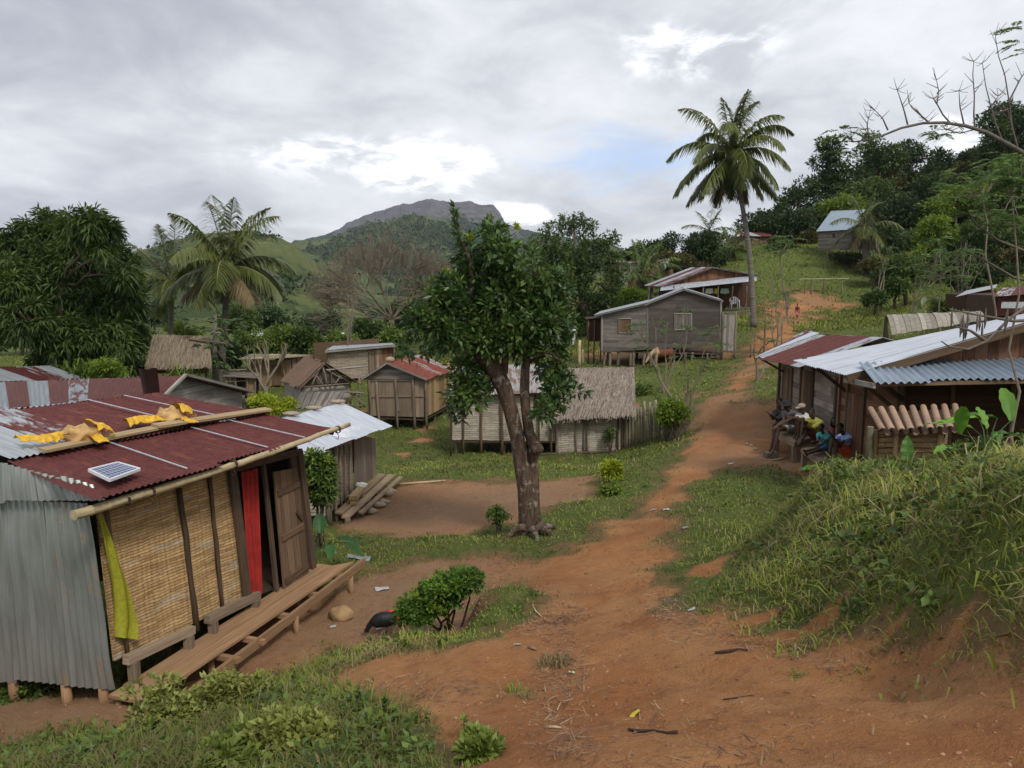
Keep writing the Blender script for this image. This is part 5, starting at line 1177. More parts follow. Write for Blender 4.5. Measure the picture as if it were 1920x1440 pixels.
M['blue_zinc']=m_metal('bluish_zinc',silver=(.30,.37,.45),metal=.35)
M['red_roof']=m_metal('red_rust_sheet',rust=(.18,.045,.028),orange=(.30,.10,.05),silver=(.45,.44,.43))
M['brown_roof']=m_metal('brown_rust_sheet',rust=(.16,.10,.07),orange=(.22,.13,.08),silver=(.42,.39,.36))
M['dark_rust']=m_metal('dark_rust_sheet',rust=(.05,.02,.018),orange=(.08,.03,.022))
M['roof_patchy']=m_metal('patched_rust_sheet',silver=(.36,.385,.42),rust=(.105,.036,.03))
M['white_zinc']=m_metal('bright_new_zinc',silver=(.75,.78,.82),metal=.2)
for n_,c_ in dict(cloth_white=(.62,.62,.6),cloth_yellow=(.5,.5,.06),cloth_pale=(.30,.42,.36)).items(): M[n_]=m_plain(n_,c_,.85)
grey_house(); verandah_house(); thatch_complex(); board_hut(); a_frame(); zinc_hut(); back_left_hut(); small_back_huts(); hill_houses()
# ---------------- huts on the right ----------------
def right_huts():
    # big hut: eave runs away from the viewer, slope faces left
    def W_(x,y,z): return Vector((x,y,z))
    g=-4.3
    H=thing('reddish_hut',W_(7.3,14.3,gz1(7.3,14.3)),'large reddish plank hut at right with long pale zinc roof and corrugated awning','hut')
    E0=P(1588,703,13.8); E1=P(1490,676,16.7); sl=(P(1920,605,13.8)-E0); k=5.2/sl.x; 
    R0=E0+sl*k; s1=P(1920,589,16.9)-E1; R1=E1+s1*((R0.x-E1.x)/s1.x)
    n=sl.cross(Vector((0,1,0))).normalized(); n=n if n.z>0 else -n
    mb=MB(); corr(mb,E0,E1,R1,R0,pitch=.12,amp=.012,sheets=4,ks=[.0,.06,.04,.08],seed=71,nt=14,sub=5,dent=.003,sag=.03); mb.build('roof',M['new_zinc'],H)
    dx=Vector((4.5,0,-1.4)); mb=MB(); corr(mb,R0+dx,R1+dx,R1,R0,sheets=4,ks=[.1]*4,nt=3,sub=4); mb.build('roof',M['new_zinc'],H)
    mb=MB(); mb.beam(E0-n*.09+Vector((0,.03,0)),R0-n*.09+Vector((0,.03,0)),.04,.16,n); mb.build('barge_board',M['brown_wood'],H)
    xw=7.3; yf=14.35; pf=Plane(W_(xw,yf,g),W_(xw+6,yf,g)); zr=lambda x:E0.z+(x-E0.x)*sl.z/sl.x-.1
    za=-1.78
    # gable boards, slanting
    poly=[(0.,za-g),(4.3,za+.2-g),(4.3,zr(xw+4.3)-g),(0,zr(xw)-g)]
    mb=MB(); boards(mb,pf.A-Vector((.0,0.15,0)),pf.X,poly,False,.21,.025,N=pf.N); mb.build('gable_board',M['red_wood'],H)
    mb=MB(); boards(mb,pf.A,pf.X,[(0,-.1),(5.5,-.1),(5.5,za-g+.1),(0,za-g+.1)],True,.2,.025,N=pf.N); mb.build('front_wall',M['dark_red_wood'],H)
    for x in (0,.95,2.1,3.4):
        q=pf.w(x,za-g,.05); post(H,q,(q.x,q.y,g-.1),.05,'brown_wood')
    # left wall
    pl=Plane(W_(xw,16.9,g),W_(xw,yf,g)); 
    mb=MB(); boards(mb,pl.A,pl.X,[(0,-.1),(pl.L,-.1),(pl.L,zr(xw)-g-.03),(0,zr(xw)-g-.30)],True,.17,.025,N=pl.N); mb.build('side_wall',M['red_wood'],H)
    q=[pl.w(.45,.05,.04),pl.w(1.15,.05,.04),pl.w(1.15,1.75,.04),pl.w(.45,1.75,.04)]; mb=MB()
    for i in range(4): mb.prism([bil(*q,i/4+.01,0),bil(*q,(i+1)/4-.01,0),bil(*q,(i+1)/4-.01,1),bil(*q,i/4+.01,1)],pl.N,.03,ux=Z3)
    mb.build('door',M['red_wood'],H)
    for x,z1 in ((0.,2.2),(.4,2.1),(1.2,2.1),(pl.L,2.2)):
        mb=MB(); mb.beam(pl.w(x,-.1,.05),pl.w(x,z1,.05),.08,.06,pl.N); mb.build('wall_post',M['brown_wood'],H)
    mb=MB(); bk=Plane(W_(xw,16.9,g),W_(xw+6,16.9,g)); mb.prism([bk.w(0,0),bk.w(5.5,0),bk.w(5.5,2.6),bk.w(0,2.2)],-bk.N,.03,ux=Z3); mb.build('back_wall',M['brown_wood'],H)
    # braces carrying the overhang
    for y in (14.45,16.6):
        mb=MB(); mb.beam(W_(xw,y,-2.6),W_(E0.x+.25,y,E0.z+.02),.05,.07); mb.build('eave_brace',M['dark_wood'],H)
    # corrugated awning over the front
    a=P(1640,717,13.0); b=Vector((a.x+5.5,a.y-.1,P(1920,701,13.0).z-.0)); c=Vector((b.x,yf-.18,b.z+.20)); d=Vector((P(1612,703,14.1).x,yf-.18,a.z+.20))
    b.z=a.z+ (P(1920,702,13.0).z-a.z)*1.0
    mb=MB(); corr(mb,a,b,c,d,pitch=.13,amp=.022,sheets=6,ks=[.05,.08,.03,.05,.1,.05],nt=3,seed=72,sub=8); mb.build('awning',M['blue_zinc'],H)
    mb=MB(); mb.beam(a-Z3*.05+Vector((0,.1,0)),b-Z3*.05+Vector((0,.1,0)),.05,.07); mb.build('awning_beam',M['brown_wood'],H)
    mb=MB(); mb.beam(a-Z3*.06,P(1585,700,14.3)-Z3*.12,.05,.09); mb.build('awning_beam',M['pale_wood'],H)
    for x in (.05,):
        mb=MB(); mb.beam(pf.w(x,za-g-.6,.03),Vector((a.x+x+.15,a.y+.1,a.z-.06)),.06,.08); mb.build('eave_brace',M['dark_wood'],H)
    # second hut, rusty roof
    H=thing('rusty_roof_hut',W_(8.1,21,gz1(8.1,21)),'grey plank hut with dark red-rusted roof behind the seated people','hut')
    e0=P(1500,688,18.7); e1=P(1416,671,23.6); r1=P(1536,627,25.6); r0=P(1655,633,20.0)
    mb=MB(); corr(mb,e0,e1,r1,r0,pitch=.11,amp=.014,sheets=6,ks=[.45,.97,.99,.97,.98,.45],seed=73,nt=6,sub=4,dent=.004); mb.build('roof',M['roof'],H)
    # pale sheets at the far side
    f1=P(1440,660,25.8); mb=MB(); corr(mb,e1+Z3*.03,f1+Z3*.03,r1+Vector((.0,1.2,.05)),r1+Z3*.04,sheets=2,pitch=.11,ks=[.35,.55],seed=74,nt=4,sub=4); mb.build('roof',M['new_zinc'],H)
    mb=MB(); corr(mb,r0+Vector((3,0,-.8)),r1+Vector((3,0,-.8)),r1,r0,sheets=5,nt=2,sub=4,seed=75); mb.build('roof',M['roof'],H)
    pl=Plane(W_(8.15,23.2,g-.2),W_(8.0,17.4,g-.2)); zt=2.05
    mb=MB(); boards(mb,pl.A,pl.X,[(0,0),(pl.L,0),(pl.L,zt),(0,zt)],True,.24,.025,N=pl.N); mb.build('side_wall',M['pale_brown_wood'],H)
    w=window_w(pl,.35,1.15,.55,1.75,H); 
    for x0,x1 in ((2.0,2.7),):
        q=[pl.w(x0,.1,.05),pl.w(x1,.1,.05),pl.w(x1,1.85,.05),pl.w(x0,1.85,.05)]; mb=MB()
        for i in range(3): mb.prism([bil(*q,i/3+.01,0),bil(*q,(i+1)/3-.01,0),bil(*q,(i+1)/3-.01,1),bil(*q,i/3+.01,1)],pl.N,.03,ux=Z3)
        mb.build('door',M['brown_wood'],H)
    for x in (0,1.9,2.8,4.4,pl.L):
        mb=MB(); mb.beam(pl.w(x,-.1,.06),pl.w(x,zt,.06),.10,.06,pl.N); mb.build('wall_post',M['dark_wood'],H)
    fr=Plane(W_(8.15,23.2,g-.2),W_(12.5,23.2,g-.2)); mb=MB(); mb.prism([fr.w(0,0),fr.w(4,0),fr.w(4,2.3),fr.w(0,2.)],-fr.N,.03,ux=Z3); mb.build('back_wall',M['grey_wood'],H)
    fr=Plane(W_(8.0,17.4,g-.2),W_(12.5,17.4,g-.2)); mb=MB(); mb.prism([fr.w(0,0),fr.w(4,0),fr.w(4,2.3),fr.w(0,2.)],fr.N,.03,ux=Z3); mb.build('front_wall',M['grey_wood'],H)
    for y in (22.8,): mb=MB(); mb.beam(W_(8.1,y,-2.95),W_(7.3,y,-2.5),.04,.06); mb.build('eave_brace',M['dark_wood'],H)
    # flattened-bamboo shelter roof behind
    H=thing('bamboo_mat_shelter',GY(1740,27),'shelter roofed with curved grey flattened-bamboo mats behind the zinc roof','shelter')
    a,b,c,d=P(1672,628,26),P(1850,600,25),P(1835,584,27),P(1662,592,27.5)
    mb=MB()
    for i in range(18):
        u0,u1=i/18+.002,(i+1)/18-.002; mb.sheet(lambda u,v:bil(a,b,c,d,u0+(u1-u0)*u,v*1.05)+Z3*(.10*math.sin(math.pi*v)+.012*math.sin(u0*40)),2,5,(.18,1),r=random.random())
    mb.build('roof',M['mat_grey'],H)
    for q in (a,b,c,d): post(H,q,(q.x,q.y,gz1(q.x,q.y)),.06,'dark_pole')
    mb=MB(); q=d+Z3*-.05; mb.prism([a+Vector((0,.2,0)),a+Vector((0,.2,-1.6)),Vector((d.x,d.y,a.z-1.6)),d-Z3*.1],Vector((-1,0,0)),.03,r=.1); mb.build('side_wall',M['dark_wood'],H)
    # small hut roof and red wall beyond
    H=thing('red_metal_hut',GY(1890,33),'hut with pinkish corrugated wall and pale roof at the right edge','hut')
    a,b=P(1868,592,31),P(1990,585,31); mb=MB(); corr(mb,a,b,b+Z3*.85,a+Z3*.85,pitch=.1,amp=.014,sheets=5,ks=[.95,.9,.97,.9,.95],nt=2,sub=4,seed=81); mb.build('front_wall',M['pink_metal'],H)
    mb=MB(); corr(mb,P(1862,556,30.5),P(1990,548,30.5),P(1990,532,33),P(1880,540,33),pitch=.1,sheets=4,ks=[.5,.7,.2,.6],nt=2,sub=4,seed=82); mb.build('roof',M['roof'],H)
    mb=MB(); mb.prism([a+Vector((0,.1,-1.2)),b+Vector((0,.1,-1.2)),b+Vector((0,.1,.8)),a+Vector((0,.1,.8))],Vector((0,1,0)),2,r=.3); mb.build('body',M['dark_wood'],H)
    mb=MB(); mb.sheet(lambda u,v:P(1878,566,30.7)+Vector((u*.9,0,-.25*v)),3,2); mb.build('patch_sheet',M['new_zinc'],H)
    H=thing('slanted_roof_hut',GY(1830,42),'small dark hut with slanting pale roof strip above the bamboo-mat shelter','hut')
    mb=MB(); corr(mb,P(1790,557,41),P(1866,540,42.5),P(1870,533,44),P(1812,545,43),pitch=.12,sheets=3,ks=[.2,.3,.1],nt=2,sub=4); mb.build('roof',M['roof'],H)
    mb=MB(); mb.prism([P(1812,580,42),P(1872,572,43),P(1868,543,43),P(1812,553,42)],Vector((0,1,0)),2,r=.3); mb.build('body',M['dark_red_wood'],H)
def window_w(pl,x0,x1,z0,z1,parent):
    q=[pl.w(x0,z0,.03),pl.w(x1,z0,.03),pl.w(x1,z1,.03),pl.w(x0,z1,.03)]; mb=MB()
    for i in range(4): mb.prism([bil(*q,i/4+.01,0),bil(*q,(i+1)/4-.01,0),bil(*q,(i+1)/4-.01,1),bil(*q,i/4+.01,1)],pl.N,.03,ux=Z3)
    s=mb.build('shutter',M['brown_wood'],parent); mb=MB()
    for i in range(4): mb.beam(q[i]+pl.N*.02,q[(i+1)%4]+pl.N*.02,.05,.07,pl.N)
    mb.build('frame',M['pole_wood'],s); return s
def coop():
    # woven box with a roof of split bamboo halves
    a=P(1640,866,11.9); b=P(1765,868,11.4); pl=Plane(Vector((a.x,a.y,a.z)),Vector((b.x,b.y,a.z)))
    g=gz1(a.x,a.y); H=thing('bamboo_coop',Vector((a.x,a.y,g)),'small woven coop roofed with split bamboo halves, above the grassy bank','coop')
    panel_quad(pl,[(1640,905),(1765,905),(1765,806),(1640,808)],'ochre_weave',H,'woven_wall')
    for s,x in ((1,0),(1,pl.L)):
        mb=MB(); p=pl.w(x,-.5); mb.sheet(lambda u,v:p+pl.D*(u*1.0)+Z3*(v*.95),4,4,(1,1)); mb.build('woven_wall',M['ochre_weave'],H)
    for px in (1643,1683,1765): q=pl.hit(px,806,.03); post(H,q,(q.x,q.y,gz1(q.x,q.y)-.1),.045,'ochre_board')
    for y in (812,836): post(H,pl.hit(1640,y,.04),pl.hit(1765,y+2,.04),.018,'ochre_board','cross_pole')
    q=pl.hit(1632,800,.10); post(H,q,(q.x,q.y,gz1(q.x,q.y)-.2),.055,'green_bamboo','corner_post')
    lo0,lo1=pl.hit(1655,811,.22),pl.hit(1800,806,.22); hi0,hi1=P(1632,770,13.0),P(1790,764,12.9)
    for i in range(17):
        u=i/16; A=lo0.lerp(lo1,u); B=hi0.lerp(hi1,u); A=A+(A-B)*random.uniform(-.02,.06); up=i%2==0
        mb=MB(); d=(B-A).normalized(); s=d.cross(Z3).normalized(); nn=s.cross(d).normalized(); r=.048
        def fn(u_,v_,sg=1 if up else -1,rr=r):
            th=math.pi*u_; kn=1+.07*max(0,1-abs(((v_*4.3)%1)-.5)*14)
            return A.lerp(B,v_)+s*(-math.cos(th)*rr*kn)+nn*(sg*math.sin(th)*rr*kn*.9+(.035 if sg>0 else 0))
        mb.sheet(fn,8,26,(.2,1.1),r=random.random()); mb.sheet(lambda u_,v_:fn(1-u_,v_,rr=r*.84),8,10,(.2,1.1),r=.1)
        mb.build('bamboo_tile',M['tile_bamboo'],H)
M['pink_metal']=m_metal('faded_pink_sheet',rust=(.22,.07,.06),orange=(.3,.13,.1))
M['pale_brown_wood']=m_wood('pale_brown_planks',(.16,.13,.105),(.36,.31,.26),(.17,.13,.10),var=.4)
M['green_bamboo']=m_wood('greenish_bamboo',(.09,.085,.05),(.17,.155,.10),(.11,.09,.055),var=.1)
right_huts(); coop()
# ---------------- plants ----------------
def bl(px,py,Y,rx,ry=None,dz=.9):
    c=P(px,py,Y); ry=rx if ry is None else ry
    return (np.array(c),np.array([rx/F*Y,rx/F*Y*dz,ry/F*Y]))
def crown(name,blobs,ncl,k,L,Wd,mat,parent=None,seed=0,clr=None,droop=.2,shell=.55,up=.25,origin=None,flat=1.,fill=1.,tone=.0):
    "leaf whorls spread through the volume of overlapping blobs, thicker to their outsides"
    r=np.random.default_rng(seed); vol=np.array([b[1].prod()**(2/3) for b in blobs]); w=vol/vol.sum(); cnt=np.maximum(1,(w*ncl).astype(int))
    P_=[];D_=[];T_=[]
    for (c,R_),m in zip(blobs,cnt):
        d=unit(r.normal(0,1,(m,3))); rad=(shell+(1-shell)*r.random(m)**.6)*np.where(r.random(m)<.8*fill,1,r.random(m)); rad*=1+.18*np.sin(d[:,0]*5+seed)*np.cos(d[:,2]*6+c[0])
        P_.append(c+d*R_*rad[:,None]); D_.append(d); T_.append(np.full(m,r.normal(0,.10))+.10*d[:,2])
    cp=np.concatenate(P_); cd=np.concatenate(D_); ct=np.concatenate(T_)
    # drop whole clumps here and there so that gaps show
    g=fbm(cp[:,0]*1.3/ (clr or L*3)*.35+7,cp[:,2]*1.3/(clr or L*3)*.35+cp[:,1]*.2,3,seed+2); keep=g>.36; cp,cd,ct=cp[keep],cd[keep],ct[keep]
    m=len(cp); cr=clr or L*1.2
    pos=np.repeat(cp,k,0); od=np.repeat(cd,k,0); v=unit(od*.55+r.normal(0,1,(m*k,3))*.75+np.array([0,0,up]))
    pos=pos+v*cr*r.random((m*k,1))*.7; v=unit(v*np.array([1,1,flat])-np.array([0,0,droop]))
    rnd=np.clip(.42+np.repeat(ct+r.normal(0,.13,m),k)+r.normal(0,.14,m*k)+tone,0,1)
    return leaves(name,pos,v,L*r.uniform(.7,1.25,m*k),Wd*r.uniform(.8,1.2,m*k),mat,parent,rnd,droop=droop*.5,origin=origin)
def limb(mb,a,b,r0,r1,n=6,seg=6,wob=.05,sag=0.,rr=random):
    a=Vector(a);b=Vector(b); L=(b-a).length; pts=[a.lerp(b,i/seg)+Vector((rr.uniform(-1,1),rr.uniform(-1,1),rr.uniform(-1,1)))*wob*L*(0<i<seg)*.5+Vector((0,0,sag*L*math.sin(math.pi*i/seg))) for i in range(seg+1)]
    mb.tube(pts,[r0+(r1-r0)*(i/seg) for i in range(seg+1)],n,cap=False); return pts
def tree(name,label,base,trunk,blobs,ncl,k,L,Wd,leaf,bark='brown_bark',cat='tree',group=None,seed=0,limbs=True,tr=None,**kw):
    "trunk: list of (point,radius)"
    H=thing(name,base,label,cat,group); rr=random.Random(seed); mb=MB()
    pts=[Vector(p) for p,_ in trunk]; rad=[q for _,q in trunk]; mb.tube(pts,rad,8,wob=.06)
    if limbs:
        top=pts[-1]; r1=rad[-1]
        for c,R_ in blobs:
            c=Vector(c); j=min(range(len(pts)),key=lambda i:(pts[i]-c).length*(1 if pts[i].z<c.z else 3)); s=pts[j]; rb=min(rad[j]*.7,.035+R_[0]*.04)
            limb(mb,s,c,rb,rb*.5,5,5,.12,.04,rr)
            for q in range(4):
                d=Vector((rr.gauss(0,1),rr.gauss(0,1),rr.gauss(0,.8)+.4)).normalized(); e=c+Vector((d.x*R_[0],d.y*R_[1],d.z*R_[2]))*.9; limb(mb,c,e,rb*.45,rb*.12,4,4,.15,.0,rr)
    mb.build('trunk',M[bark],H)
    crown('crown',blobs,ncl,k,L,Wd,M[leaf],H,seed,**kw); return H
def trunk_px(lst): return [(P(a,b,Y),r) for a,b,Y,r in lst]
def palm(name,label,base,top,n,length,r0=.16,r1=.1,seed=0,leaf='leaf_palm',lw=.05,nl=60,ll=.75,el=(1.35,-.75),bend=.0,droopk=1.0,azs=None,cat='palm tree',group=None,trunk=True,nuts=0,curve=Vector((0,0,0)),dead=0):
    rr=random.Random(seed); base=Vector(base); top=Vector(top); H=thing(name,base,label,cat,group)
    if trunk:
        mb=MB(); N=26; pts=[base.lerp(top,i/N)+curve*math.sin(math.pi*i/N) for i in range(N+1)]; rad=[(r0+(r1-r0)*(i/N)**.6)*(1.25 if i==0 else 1)*(1+.05*(i%2)) for i in range(N+1)]
        mb.tube(pts,rad,9); mb.build('trunk',M['palm_bark'],H)
    PP=[];DD_=[];LL=[];WW=[];RN=[];BD=[]; 
    for i in range(n):
        t=i/(n-1); az=(i*2.399+rr.uniform(-.25,.25)) if azs is None else azs[i%len(azs)]
        e=el[0]+(el[1]-el[0])*t**1.0+rr.uniform(-.12,.12); Lf=length*(.72+.35*math.sin(math.pi*min(1,.25+t*.75)))*rr.uniform(.88,1.08)
        hd=Vector((math.cos(az),math.sin(az),0)); p=top+hd*.06; d=hd*math.cos(e)+Z3*math.sin(e); pts=[p]; SEG=12; seg=Lf/SEG; twist=rr.uniform(-.25,.25)
        sd0=hd.cross(Z3).normalized()
        for s in range(SEG):
            g=(.035+.12*(s/SEG))*droopk*(1.0 if e>-.3 else .45); d=(d-Z3*g*(1.15-abs(d.z)*.55)+sd0*twist*.03).normalized(); p=p+d*seg; pts.append(p)
        mb=MB(); mb.tube(pts,[.028*(1-.85*q/SEG)*length/3+.004 for q in range(SEG+1)],5,cap=False,r=.5); fr=mb.build('frond_stem',M['frond_stem'],H)
        m=nl
        PP=[];DD_=[];LL=[];WW=[];RN=[];BD=[]
        for j in range(m):
            f=.12+.88*(j+.5)/m; x=f*SEG; a=min(int(x),SEG-1); q=pts[a].lerp(pts[a+1],x-a); fw=(pts[a+1]-pts[a]).normalized(); sd=fw.cross(Z3)
            if sd.length<.05: sd=sd0.copy()
            sd.normalize(); upv=sd.cross(fw).normalized()
            prof=ll*length/3*(math.sin(math.pi*min(1,(f*.92+.08)))**.55)*(1.0 if f<.9 else .8)
            for sg in(-1,1):
                dv=(sd*sg*rr.uniform(.75,1.)+fw*(.42+.6*f)+upv*rr.uniform(.05,.30)-Z3*rr.uniform(.15,.55)*droopk).normalized()
                PP.append(q[:]);DD_.append(dv[:]);LL.append(prof*rr.uniform(.85,1.1));WW.append(lw);RN.append(min(1,max(0,.45+.25*(t-.5)*-1+rr.gauss(0,.14)+(.55 if i>=n-dead else 0))));BD.append(rr.uniform(.25,.55)*droopk)
        strips(np.array(PP),np.array(DD_),np.array(LL),np.array(WW),np.array(BD),np.array(RN),'frond',M[leaf] if i<n-dead else M['leaf_dry'],parent=H)
    for i in range(nuts):
        a=rr.uniform(0,6.28); c=top+Vector((math.cos(a)*.28,math.sin(a)*.28,-.25-rr.uniform(0,.4))); mb=MB(); mb.blob(c,.12,.12,.15); mb.build('coconut',M['coconut'],H)
    return H
def twigtree(mb,p,d,L,r,depth,rr,spread=.5,grav=.0,nb=(2,3),lean=0.,minr=.004,shrink=.74,upk=.10):
    p=Vector(p); d=Vector(d).normalized(); pts=[p]; k=3
    for i in range(k):
        d=(d+Vector((rr.gauss(0,.10),rr.gauss(0,.10),rr.gauss(0,.08)+upk*.3-grav))).normalized(); p=p+d*(L/k); pts.append(p)
    mb.tube(pts,[r,r*.9,r*.8,r*.7],4 if r<.03 else 6,cap=False)
    if depth<=0: return
    for _ in range(rr.randint(*nb)):
        ax=Vector((rr.gauss(0,1),rr.gauss(0,1),rr.gauss(0,1))).cross(d).normalized(); nd=(d+ax*rr.uniform(.35,1.)*spread*1.6+Vector((0,0,upk))).normalized()
        twigtree(mb,pts[rr.choice((2,3,3))],nd,L*rr.uniform(shrink-.12,shrink+.1),max(minr,r*.66),depth-1,rr,spread,grav,nb,lean,minr,shrink,upk)
def m_simple():
    M['frond_stem']=m_plain('frond_stem_green',(.20,.19,.08),.6); M['coconut']=m_plain('coconut_husk',(.13,.10,.04),.6); M['leaf_dry']=m_leaf('dry_palm_leaf',(.10,.07,.035),(.20,.145,.075),(.32,.25,.14))
    M['leaf_orange']=m_leaf('olive_leaf',(.05,.05,.015),(.11,.10,.03),(.19,.16,.05)); M['straw']=m_plain('straw',(.45,.33,.2),.85)
m_simple()
def central_tree():
    Y=14.0; base=G(992,1002)
    H=thing('clove_tree',base,'large glossy-leaved tree with two fused lichen-spotted trunks in the middle beside the path','tree')
    pxm=F/Y
    def T(l): return trunk_px([(a,b,Y+dy,r*.78/pxm) for a,b,dy,r in l])
    mb=MB(); rr=random.Random(5)
    L1=T([(990,1030,0,27),(990,1000,0,24),(988,960,0,21),(986,920,0,20),(978,870,0,19),(970,820,.02,19),(958,770,.02,19),(945,725,.0,20),(928,695,0,21),(905,668,-.05,19),(885,645,-.1,17),(862,628,-.15,13),(830,615,-.3,8),(795,612,-.5,5)])
    mb.tube([p for p,_ in L1],[r for _,r in L1],12,wob=.07)
    L2=T([(1000,1030,.12,24),(1002,1000,.1,20),(1000,950,.1,18),(998,900,.08,16),(997,860,.08,17),(1003,838,.05,15),(992,810,.08,13),(986,770,.1,12),(983,730,.1,12),(985,690,.1,11),(990,640,.15,9),(1000,590,.2,7),(1005,540,.2,4)])
    mb.tube([p for p,_ in L2],[r for _,r in L2],11,wob=.08)
    for l in ([(905,668,0,12),(880,640,.05,14),(872,600,.1,12),(884,560,.1,9),(886,520,.15,7),(878,480,.1,5),(862,440,.1,3),(855,395,.1,2)],[(945,700,0,9),(950,640,.1,8),(945,580,.2,6),(935,520,.2,4),(915,450,.2,2)],
              [(885,650,-.1,8),(860,690,-.3,5),(850,730,-.4,3)],[(990,680,.1,6),(1030,660,0,5),(1055,680,-.1,3)],[(995,740,.1,5),(1025,740,-.1,4),(1050,760,-.2,2)],[(880,560,.1,6),(840,540,-.2,4),(810,520,-.3,2)],[(950,600,.2,6),(1000,520,.3,4),(1020,500,.3,2)]):
        q=T(l); mb.tube([p for p,_ in q],[r for _,r in q],7,wob=.08)
    mb.blob(P(996,1006,13.98),.26,.24,.20,nz=.12)
    for ax,ay in ((-.5,-.15),(.45,-.25),(.1,-.5),(-.2,.4),(.5,.2)): g=Vector((base.x+.04+ax,base.y+ay,gz1(base.x+.04+ax,base.y+ay)-.02)); limb(mb,base+Vector((.04+ax*.25,ay*.25,.14)),g,.085,.03,7,4,.10,.12,rr); mb.blob(P(1007,842,13.85),.10,.10,.09,nz=.2)
    mb.build('trunk',M['bark'],H)
    B=[(878,470,16,34),(884,520,34,38),(915,505,34,30),(930,470,28,24),(925,440,20,18),(835,560,36,34),(805,600,46,34),(795,640,36,26),(845,620,46,40),(900,580,50,44),(950,560,50,44),(985,505,44,36),(1000,545,55,44),(1035,540,30,30),(1010,600,52,42),(960,620,56,44),(1000,650,44,36),(920,640,40,30),
       (868,700,30,26),(880,735,38,26),(862,768,18,16),(905,705,28,20),(1030,680,28,30),(1038,735,24,34),(1052,700,22,24),(1020,770,16,20),(1075,738,22,10),(1045,625,26,26),(770,655,22,16),(855,585,30,40),(965,500,26,26),(905,610,40,36)]
    blobs=[bl(a,b,Y+random.uniform(-.5,.5),c,d,dz=1.1) for a,b,c,d in B]
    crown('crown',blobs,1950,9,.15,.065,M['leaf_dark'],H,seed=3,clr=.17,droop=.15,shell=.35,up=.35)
    crown('painted_sunlit_leaves',[(c+np.array([0,-.1,.08]),R_*1.02) for c,R_ in blobs],420,7,.13,.055,M['leaf_mid'],H,seed=13,clr=.15,droop=.1,shell=.8,up=.5)  # sun on the crown painted in: lighter leaf colour on a raised outer shell
    # leafy leader shoot at the very top and yellow young shoots
    r=np.random.default_rng(8)
    def shoot(pts,n,L,w,mat,nm):
        pts=[np.array(P(a,b,Y+.1)) for a,b in pts]; t=r.random(n)*(len(pts)-1); i=t.astype(int).clip(0,len(pts)-2); f=(t-i)[:,None]; p=np.array(pts)[i]*(1-f)+np.array(pts)[i+1]*f
        d=unit(np.stack([r.normal(0,1,n),r.normal(0,1,n),r.uniform(.2,1.2,n)],-1)); leaves(nm,p,d,L*r.uniform(.7,1.2,n),w,M[mat],H)
    shoot([(853,385),(852,420),(862,460),(872,500),(880,540)],170,.15,.06,'leaf_dark','leader_shoot')
    shoot([(945,425),(925,440),(905,480),(890,520)],130,.15,.06,'leaf_dark','leader_shoot')
    for q in ([(878,440),(884,455)],[(832,505),(842,520)],[(920,590),(925,610)],[(965,420),(972,432)]): shoot(q,34,.10,.04,'leaf_yellow','young_shoot')
def mango():
    base=GY(110,34); B=[(35,470,45,40),(95,440,55,38),(165,425,50,30),(205,450,35,28),(215,500,42,40),(150,490,60,45),(80,510,60,48),(20,540,50,50),(120,560,65,50),(195,570,55,45),(240,560,30,35),(60,600,50,45),(140,630,70,45),(205,640,50,40),(110,680,45,35),(240,625,30,30),(-30,510,45,60),(-20,590,40,40),(170,680,40,24),(232,520,20,16)]
    rn=random.Random(2); blobs=[bl(a,b,34+rn.uniform(-2.5,2.5),c,d) for a,b,c,d in B]
    tree('mango_tree','huge dense dark mango tree at the left edge behind the rusty roofs',base,[(base-Z3*.2,.5),(P(120,700,34),.4),(P(100,660,34),.34),(P(110,600,34),.28),(P(120,530,34),.2)],blobs,3600,14,.40,.085,'leaf_mango',seed=11,clr=.34,droop=.45,shell=.45,up=.1)
